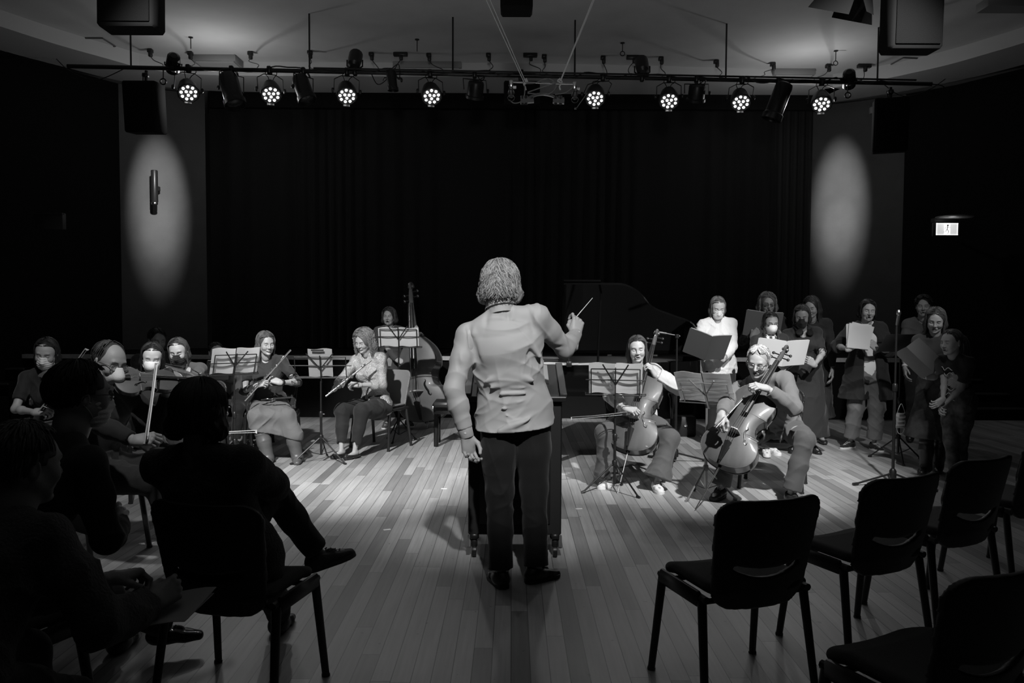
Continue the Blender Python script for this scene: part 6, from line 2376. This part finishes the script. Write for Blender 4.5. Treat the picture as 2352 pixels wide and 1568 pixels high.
# tattooed singer with the black mask
g = person('standing singer in a black mask and black dress, tattooed forearm, headphones round the neck', H=1.60, head=P(1842, 725, 8.43), yaw=-22, pitch=20, pel=P(1848, 862, 8.5), face=-8, wr=(P(1871, 838, 8.15), P(1800, 852, 8.1)), hd=(holdL(0, .35), holdL(1, .5)), hp=('hold', 'hold'), el=(V(.9, .1, -.7), V(-.7, .1, -.7)), skinv=.30)
top(g, C_BLACK, sleeve=.8, hem=.05, neck='scoop', h=.007)
skirt(g, C_BLACK, length=.68, r1=.24, h=.009)
for i in (0, 1):
    shoe('sneaker', g.an[i], g.toe[i], L_BLACK, g.root, g.o, .98, sole=M_black2)
face_mask('black', g.R, g.hc, g.hs, g.root, g.o)
hair('f', .045, g.R, g.hc, g.hs, g.root, g.o, L=.10, curl=.004, freq=50, vol=.002, N=360, seed=13, rr=.0034)
hp_ = MB()
for s in (-1, 1):
    hp_.lathe([(.01, -.016), (.036, -.014), (.038, .0), (.034, .014), (.01, .016)], 18, g.nb - g.o + V(s * .055, -.095, -.04), M=rotx(.9) @ roty(s * .5))
hp_.tube(spline([g.nb - g.o + V(-.075, -.08, -.02), g.nb - g.o + V(-.085, .0, .03), g.nb - g.o + V(0, .07, .05), g.nb - g.o + V(.085, .0, .03), g.nb - g.o + V(.075, -.08, -.02)], 5), .008, 8)
hp_.build('headphones', M_metal, g.root)
tt = MB()
dE = g.elb[0] - g.sh[0]
for k in range(5):
    c = g.sh[0] + dE * (.80 + .05 * k)
    tt.tube([c + V(.035 * math.sin(a * .8 + k), -.036 - .002 * math.cos(a), .018 * math.cos(a * 2 + k)) - g.o for a in np.linspace(-1.2, 1.2, 8)], .0028, 4)
tt.build('tattoo', mat('tattoo_ink', .06, .6), g.root)

# long haired singer half hidden behind
g = person('long haired singer half hidden behind the tattooed singer', H=1.66, head=P(1864, 705, 9.0), yaw=-35, pitch=18, pel=P(1868, 850, 9.1), face=-20, skinv=.30, face_h=.0045, hh=.010)
top(g, C_BLACK, sleeve=1.9, h=.010)
skirt(g, C_BLACK, length=.6, h=.012)
for i in (0, 1):
    shoe('flat', g.an[i], g.toe[i], L_BLACK, g.root, g.o, .95)
hair('f', .03, g.R, g.hc, g.hs, g.root, g.o, L=.30, curl=.005, freq=40, vol=.008, N=240, seed=14, rr=.004)

# cardigan
wr, hd = singer_hands(P(2012, 800, 8.42), P(1948, 802, 8.38))
g = person('standing woman in a white top, black cardigan and grey trousers, singing from loose pages', H=1.65, head=P(1993, 713, 8.67), yaw=-10, pitch=8, roll=4, pel=P(1990, 862, 8.7), face=-4, wr=wr, hd=(holdL(0, .5), holdL(1, .4)), hp=('hold', 'hold'), el=(V(.9, .1, -.8), V(-.9, .1, -.8)), mouth='open', skinv=.40,
           ank=(gxy(2008, 1016), gxy(1953, 1012)), toe=(V(.15, -1, 0), V(-.9, -.5, 0)), b=1.05)
top(g, cloth('white_vest', .75), sleeve=.5, neck='scoop', hem=.10, t=.010, h=.0065, amp=.004)
top(g, C_BLACK, sleeve=1.15, neck='crew', hem=.34, t=.030, open_=.085, h=.0065, name='cardigan', nr=.075, amp=.006, b=1.12, flare=.07, loose=.02)
trousers(g, cloth('linen_trousers', .17), amp=.007, seed=22, wide=.014, hemw=.078, length=.90, b=1.05)
for i in (0, 1):
    shoe('sneaker', g.an[i], g.toe[i], C_BLACK, g.root, g.o, .98, sole=L_WHITE, lace=L_WHITE)
hair('f', .015, g.R, g.hc, g.hs, g.root, g.o, L=.075, curl=.004, freq=50, vol=.004, N=320, seed=15, rr=.0035)
o = thing('song_pages', 'stapled loose pages held by the woman in the black cardigan', 'sheet music', P(1974, 772, 8.33))
for k, (a, sx) in enumerate(((0.0, 0), (.16, .012), (-.10, -.01))):
    Rk = frame(V(.25, .9, -.1), V(-.25, -.3, 1)) @ roty(.25 + a)
    gr = [[Rk @ V(x, .004 * k + .03 * math.sin((x + .1) * 9) * (z + .15), z) + V(sx, .01 * k, 0) for x in np.linspace(-.11, .11, 7)] for z in np.linspace(-.13, .13, 7)]
    MB().sheet(gr, .0015).build('page', M_paper, o)

# short haired singer in a blazer
g = person('standing short haired singer in a grey blazer behind the solid-desk stand', H=1.69, head=P(2121, 703, 9.1), yaw=-28, pitch=6, pel=P(2118, 852, 9.2), face=-14, wr=(None, P(2078, 850, 9.0)), hp=('relax', 'relax'), el=(None, V(-.6, .6, -.6)), mouth='ajar', eyes='open', skinv=.38, sex='f', face_h=.004, hh=.008)
top(g, C_BLACK, sleeve=.9, neck='scoop', t=.008, h=.008)
top(g, cloth('grey_blazer', .085), sleeve=1.45, neck='crew', hem=.10, t=.022, open_=.07, h=.0075, name='blazer', nr=.075)
trousers(g, C_BLACK)
for i in (0, 1):
    shoe('oxford', g.an[i], g.toe[i], L_BLACK, g.root, g.o, .98)
hair('f', .015, g.R, g.hc, g.hs, g.root, g.o, L=.03, curl=.008, freq=80, vol=.010, N=320, style='short', seed=16, rr=.0045)
MB().lathe([(.026, -.012), (.030, -.01), (.030, .01), (.026, .012)], 16, g.wr[1] - g.o - nrm(g.wr[1] - g.elb[1]) * .03, M=local_aim(g.wr[1] - g.elb[1])).build('wristwatch', L_WHITE, g.root)

# woman in the dark sweater and patterned skirt
g = person('standing woman in a dark sweater and patterned skirt, long brown hair, reading a grey folder', H=1.58, head=P(2149, 735, 7.45), yaw=-30, pitch=20, roll=4, pel=P(2156, 888, 7.5), face=-30, chest=-26, wr=(P(2146, 866, 7.22), P(2112, 848, 7.15)), hd=(holdL(0, .1), (V(-.5, -.4, .5), V(.1, -.8, -.6))), hp=('hold', 'hold'), el=(V(.8, .3, -.8), V(-.3, .3, -1)), mouth='ajar', skinv=.40,
           ank=((P(2160, 1070, 7.45)[0], 7.5), (P(2126, 1070, 7.4)[0], 7.4)), toe=(V(-.4, -.9, 0), V(-.7, -.7, 0)))
top(g, cloth('dark_sweater', .032), sleeve=1.35, neck='crew', hem=.08, h=.0065, amp=.004)
skirt(g, mat('patterned_skirt', .035, .85, var=.9, vscale=9, bump=.3, bscale=200), length=.52, r1=.25, h=.007, amp=.010)
for i in (0, 1):
    shoe('boot', g.an[i], g.toe[i], L_BLACK, g.root, g.o, .95, kn=g.kn[i])
hair('f', .07, g.R, g.hc, g.hs, g.root, g.o, L=.22, curl=.007, freq=45, vol=.006, N=420, seed=17)
folder(P(2113, 826, 7.02), V(.9, -.05, -.85), V(.25, .75, .62), .26, .33, .2, 'grey folder held low by the woman in the dark sweater', mat('mid_folder2', .11, .6), roll=0)

# the girl with the ponytail
g = person('girl in a dark printed t-shirt and leggings with a ponytail, singing in profile', H=1.37, head=P(2186, 786, 6.85), yaw=-72, pitch=6, pel=P(2201, 915, 6.92), face=-62, chest=-64, wr=(P(2170, 928, 6.78), P(2166, 924, 6.70)), hd=((V(-.6, -.3, -.4), V(.3, .6, .6)), (V(-.6, -.1, -.4), V(.4, -.9, .2))), hp=('cup', 'cup'), el=(V(.6, .5, -.8), V(.9, -.3, -.6)), mouth='ajar', skinv=.36, hsc=1.02,
           ank=((P(2214, 1090, 6.95)[0], 7.0), (P(2194, 1090, 6.85)[0], 6.84)), toe=(V(-.8, -.5, 0), V(-.8, -.6, 0)))
top(g, C_BLACK, sleeve=.75, neck='crew', hem=.10, h=.006, amp=.006, loose=.016, bust=False)
trousers(g, mat('patterned_leggings', .06, .8, var=.95, vscale=14, bump=.3, bscale=200), amp=.003, hemw=.045, t=.008, h=.0065)
for i in (0, 1):
    shoe('sneaker', g.an[i], g.toe[i], C_CHAR, g.root, g.o, .85, sole=L_WHITE)
hair('f', .055, g.R, g.hc, g.hs, g.root, g.o, L=.045, curl=.002, N=300, seed=18, style='short', rr=.003, bang=True)
pts = spline([g.hc + g.R @ V(0, -.095, .045), g.hc + g.R @ V(0, -.14, .02), g.hc + g.R @ V(.0, -.15, -.06), g.hc + g.R @ V(0, -.14, -.15)], 6)
pm = MB().tube(pts - g.o, np.interp(np.linspace(0, 1, len(pts)), [0, .3, .8, 1], [.012, .022, .018, .004]), 8, tone=.8)
rs2 = np.random.RandomState(2)
for k in range(60):
    off = rs2.randn(3) * .011
    pm.tube(pts - g.o + off * np.linspace(.3, 1.5, len(pts))[:, None], .0022, 4, cap=False, tone=rs2.uniform(.6, 1.5))
pm.build('ponytail', hairmat(.055), g.root, auto=None)
# the white print on the front of the t-shirt: abstract scribble
pr = MB()
for k in range(7):
    c = g.pel + g.up * (.05 + .045 * k) + g.cf * .125 - g.o
    pr.tube([c + g.cl * (x * .9) + V(0, 0, .012 * math.sin(x * 90 + k)) + g.cf * (.005 - abs(x) * .35) for x in np.linspace(-.055, .055, 12)], .0032, 4)
pr.build('shirt_print', mat('print_ink', .6, .6), g.root)

# ---- the strings at the left
# man with the cone mask
g = person('seated man in glasses and a pale cone mask, playing the violin', H=1.78, sex='m', head=P(250, 832, 4.72), yaw=62, pitch=16, roll=6, pel=V(-2.55, 4.80, .57), face=78, chest=62, sit=True,
           wr=(P(384, 900, 4.98), P(312, 1012, 4.36)), el=(V(.2, .6, -1), V(-.3, -.8, -.7)), hd=((V(.1, -.2, 1), V(.9, .3, .0)), (V(1, .1, .1), V(-.1, -.8, .6))), hp=('press', 'hold'),
           ank=((-1.95, 5.05), (-1.98, 4.72)), toe=(V(1, .1, 0), V(1, -.2, 0)), knee=(V(1, .3, .9), V(1, 0, .9)), skinv=.38, handh=.0028)
top(g, C_BLACK, sleeve=1.92, hem=.05, amp=.006, h=.0065)
trousers(g, C_BLACK, amp=.006)
for i in (0, 1):
    shoe('oxford', g.an[i], g.toe[i], L_BLACK, g.root, g.o, 1.05)
hair('m', .06, g.R, g.hc, g.hs, g.root, g.o, L=.05, curl=.001, N=260, style='short', thin=True, seed=19, rr=.003)
glasses(g.R, g.hc, g.hs, g.root, g.o)
face_mask('cone', g.R, g.hc, g.hs, g.root, g.o)
q0 = P(262, 872, 4.66)
instrument('violin', 'varnished violin under the chin of the man in the cone mask', 'violin', q0, V(.40, .34, -.03), V(.15, -.8, .75), .36, 'violin', M_var2)
bow(P(331, 1020, 4.30), P(357, 834, 4.72), 'violin bow held upright by the man in the cone mask', m=mat('pale_bow', .5, .35), r=.0055, hair_off=V(.3, 1, 0))
put_chair(ch0, -2.56, 4.82, 78, 'black chair under the violinist in the cone mask', group=GM)

# short sleeved woman at far left
g = person('seated woman in a short sleeved black top and pleated mask, violin under her chin', H=1.62, head=P(107, 810, 6.1), yaw=12, pitch=20, roll=6, pel=V(-3.62, 6.32, .56), face=25, chest=22, sit=True,
           wr=(P(150, 880, 5.78), P(80, 946, 5.85)), el=(V(.5, .2, -1), V(-1, 0, -.7)), hd=((V(-.3, -.3, .9), V(.7, -.4, .1)), (V(1, -.1, .1), V(0, -.6, .8))), hp=('press', 'hold'), skinv=.36, ank=((-3.2, 5.85), (-3.5, 5.75)), hh=.006, knee=(V(.4, -1, .9), V(.2, -1, .9)))
top(g, C_BLACK, sleeve=.72, hem=.08, h=.007)
trousers(g, C_BLACK)
for i in (0, 1):
    shoe('flat', g.an[i], g.toe[i], L_BLACK, g.root, g.o, .95)
face_mask('surgical', g.R, g.hc, g.hs, g.root, g.o)
hair('f', .018, g.R, g.hc, g.hs, g.root, g.o, L=.22, curl=.003, N=320, seed=20)
instrument('violin', 'dark violin held by the short sleeved woman at the far left', 'violin', P(122, 846, 5.92), V(.22, -.34, -.08), V(-.1, -.5, 1), .36, 'violin', M_var2)
bow(P(88, 945, 5.78), P(196, 800, 5.72), 'violin bow raised by the short sleeved woman at the far left', m=mat('pale_bow', .5, .35), hair_off=V(1, 0, -.5))
put_chair(ch0, -3.63, 6.36, 25, 'black chair under the short sleeved woman at the far left', group=GM)

# long dark hair, white mask
g = person('seated woman with long dark hair and a bright white mask, bow resting level', H=1.62, head=P(350, 820, 6.2), yaw=22, pitch=18, roll=4, pel=V(-2.92, 6.42, .56), face=48, chest=38, sit=True,
           wr=(P(392, 905, 6.2), P(366, 990, 6.0)), el=(V(.4, .3, -1), V(-.5, -.6, -.8)), hd=((V(.2, -.2, .9), V(.9, -.2, .1)), (V(1, .0, .0), V(0, -.7, .7))), hp=('press', 'hold'), skinv=.42, ank=((-2.4, 6.2), (-2.5, 6.0)), knee=(V(.8, -.6, .9), V(.7, -.8, .9)))
top(g, C_BLACK, sleeve=1.9, hem=.08)
trousers(g, C_BLACK)
for i in (0, 1):
    shoe('flat', g.an[i], g.toe[i], L_BLACK, g.root, g.o, .95)
face_mask('flat', g.R, g.hc, g.hs, g.root, g.o)
hair('f', .016, g.R, g.hc, g.hs, g.root, g.o, L=.26, curl=.002, N=360, seed=21)
bow(P(385, 993, 5.95), P(590, 988, 6.25), 'violin bow held level behind the listeners\' heads', m=mat('pale_bow', .5, .35), hair_off=V(0, -.2, -1))
instrument('violin', 'violin of the woman in the bright white mask, mostly hidden', 'violin', P(372, 862, 6.1), V(.36, .05, -.22), V(.1, -.6, 1), .36, 'violin', M_var2)
put_chair(ch0, -2.94, 6.46, 48, 'black chair under the woman in the bright white mask', group=GM)

# black mask, viola towards the camera
g = person('seated woman in a black mask with her viola pointing at the viewer', H=1.62, head=P(410, 806, 6.95), yaw=8, pitch=18, roll=-3, pel=V(-2.88, 7.18, .56), face=12, chest=12, sit=True,
           wr=(P(420, 884, 6.5), P(372, 925, 6.7)), el=(V(.7, .2, -1), V(-.8, .1, -.8)), hd=((V(-.3, -.3, .9), V(.8, -.4, .1)), (V(.8, -.3, -.2), V(0, -.7, .7))), hp=('press', 'hold'), skinv=.42, ank=((-2.62, 6.84), (-3.0, 6.86)))
top(g, C_CHAR, sleeve=1.9, hem=.08)
trousers(g, C_BLACK)
for i in (0, 1):
    shoe('flat', g.an[i], g.toe[i], L_BLACK, g.root, g.o, .95)
face_mask('black', g.R, g.hc, g.hs, g.root, g.o)
hair('f', .05, g.R, g.hc, g.hs, g.root, g.o, L=.20, curl=.004, N=360, seed=22)
instrument('viola', 'pale viola pointing towards the viewer behind the left listeners', 'viola', P(458, 864, 6.78), V(-.15, -.40, .12), V(-.05, -.75, 1), .40, 'violin', M_var)
put_chair(ch0, -2.88, 7.24, 12, 'black chair under the woman in the black mask', group=GM)

# man half hidden behind, and the child
g = person('dim man with short dark hair sitting behind the violinists', H=1.75, sex='m', head=P(361, 781, 8.5), yaw=40, pitch=12, pel=V(-3.85, 8.62, .57), face=30, sit=True, skinv=.20, face_h=.0045, hh=.010, ank=((-3.5, 8.2), (-3.7, 8.15)))
top(g, C_BLACK, sleeve=1.9, h=.010)
trousers(g, C_BLACK, h=.010)
for i in (0, 1):
    shoe('oxford', g.an[i], g.toe[i], L_BLACK, g.root, g.o)
hair('m', .015, g.R, g.hc, g.hs, g.root, g.o, L=.05, N=160, style='short', vol=.004, seed=23, rr=.004)
put_chair(ch0, -3.86, 8.66, 30, 'black chair under the dim man behind the violinists', group=GM)
g = person('child with short dark hair in a grey top, sitting behind a black folder', H=1.46, sex='m', head=P(496, 810, 8.9), yaw=38, pitch=4, pel=V(-3.0, 9.0, .54), face=20, sit=True, skinv=.28, face_h=.004, hh=.009, ank=((-2.85, 8.65), (-3.0, 8.6)), wr=(P(515, 868, 8.7), P(480, 870, 8.72)), hp=('hold', 'hold'))
top(g, C_MID, sleeve=1.9, h=.008)
trousers(g, C_BLACK, h=.010)
for i in (0, 1):
    shoe('sneaker', g.an[i], g.toe[i], L_BLACK, g.root, g.o, .85)
hair('m', .02, g.R, g.hc, g.hs, g.root, g.o, L=.05, N=200, style='short', seed=24, rr=.0035)
o = thing('folder', 'black folder held up by the child behind the skirted flutist', 'folder', P(500, 850, 8.6))
MB().box((0, 0, 0), (.25, .012, .21), M=rotx(-.3)).build('cover', C_BLACK, o)
MB().box((0, .008, .01), (.24, .006, .20), M=rotx(-.3)).build('page', M_paper, o)
put_chair(ch0, -3.0, 9.04, 20, 'black chair under the child behind the skirted flutist', group=GM)

# ---- the listeners at the left
C_A1 = cloth('dark_cardigan', .035, bscale=120, bump=.8)
g = person('nearest grey haired listener at the bottom left, holding a paper', H=1.68, sex='m', head=P(52, 1068, 2.32), yaw=150, pitch=6, pel=V(-1.50, 2.02, .57), face=164, chest=160, sit=True,
           wr=(V(-1.30, 2.55, .66), P(352, 1385, 2.42)), el=(V(-.6, -.2, -1), V(.6, -.4, -1)), hd=((V(.6, .8, 0), V(-.3, -.2, .8)), (V(.5, .8, .3), V(.6, -.6, .4))), hp=('hold', 'hold'), skinv=.22, b=1.1, ank=((-1.55, 2.6), (-1.25, 2.65)), handh=.003)
top(g, C_A1, sleeve=1.9, hem=.12, amp=.008, b=1.12, h=.0065, loose=.014, t=.018)
trousers(g, C_BLACK)
for i in (0, 1):
    shoe('oxford', g.an[i], g.toe[i], L_BLACK, g.root, g.o)
hair('m', .05, g.R, g.hc, g.hs, g.root, g.o, L=.07, curl=.004, freq=60, vol=.006, N=600, style='short', seed=25, rr=.003)
o = thing('paper_programme', 'folded paper programme in the hand of the nearest listener', 'paper', P(395, 1400, 2.5))
for s in (0, 1):
    gr = [[V(x, y + .02 * s, .06 * s * (y + .1) + .01 * math.sin(x * 20)) for x in np.linspace(-.09, .09, 6)] for y in np.linspace(-.12, .12, 5)]
    MB().sheet(gr, .002).build('leaf', M_paper2, o)
g = person('masked listener in glasses in the middle of the left row', H=1.74, sex='m', head=P(182, 908, 2.98), yaw=138, pitch=2, pel=V(-1.83, 2.78, .57), face=156, chest=150, sit=True, skinv=.30, b=1.05,
           wr=(V(-1.78, 3.18, .68), V(-1.55, 3.12, .68)), ank=((-1.75, 3.5), (-1.50, 3.55)), toe=(V(0, 1, 0), V(1, .35, 0)), knee=(V(0, 1, .9), V(.3, 1, .9)))
top(g, C_BLACK, sleeve=1.9, hem=.08, b=1.08)
trousers(g, C_DARK)
for i in (0, 1):
    shoe('oxford', g.an[i], g.toe[i], mat('polished_black', .02, .15), g.root, g.o, 1.05)
hair('m', .02, g.R, g.hc, g.hs, g.root, g.o, L=.06, curl=.002, N=420, style='short', vol=.008, seed=26)
glasses(g.R, g.hc, g.hs, g.root, g.o)
face_mask('surgical', g.R, g.hc, g.hs, g.root, g.o)
g = person('bowl haired listener with crossed legs and a suede shoe swinging into the aisle', H=1.64, sex='f', head=P(459, 948, 2.98), yaw=168, pitch=4, pel=V(-1.10, 3.10, .56), face=164, chest=168, sit=True, skinv=.26, b=1.18,
           wr=(V(-1.16, 3.44, .74), V(-1.0, 3.42, .74)), el=(V(-1, -.3, -.6), V(1, -.3, -.6)), ank=(P(728, 1264, 3.60), (-1.10, 3.72)), knee=(V(.35, 1, .8), V(.0, 1, .9)), toe=(V(.80, .22, .25), V(.1, 1, 0)), shw=.19, hp=('cup', 'cup'))
top(g, C_A1, sleeve=1.85, hem=.14, amp=.006, b=1.16, h=.0065, loose=.018, t=.022)
trousers(g, C_BLACK, amp=.005, b=1.05, length=.96)
shoe('oxford', g.an[0], g.toe[0], mat('suede', .05, .8, bump=.3, bscale=200), g.root, g.o, 1.0, sole=C_CHAR, lace=C_CHAR)
shoe('oxford', g.an[1], g.toe[1], L_BLACK, g.root, g.o, 1.0)
hair('f', .028, g.R, g.hc, g.hs, g.root, g.o, L=.075, curl=.0015, vol=.017, N=800, seed=27, rr=.0032, fr=.86)

# small scraps of tape on the floor
for k, (px, py, lab) in enumerate(((1020, 1122, 'small white tape mark on the floor left of the lectern'), (1330, 1168, 'tiny white tape mark on the floor right of the lectern'), (889, 1216, 'white tape scrap on the floor in front of the flutists'))):
    q = G(px, py)
    o = MB().box((0, 0, .001), (.05, .022, .002)).build('tape_mark', mat('white_tape', .85, .6), smooth=False)
    o.location = q
    o.rotation_euler = (0, 0, .2 * k)
    tag(o, lab, 'tape')
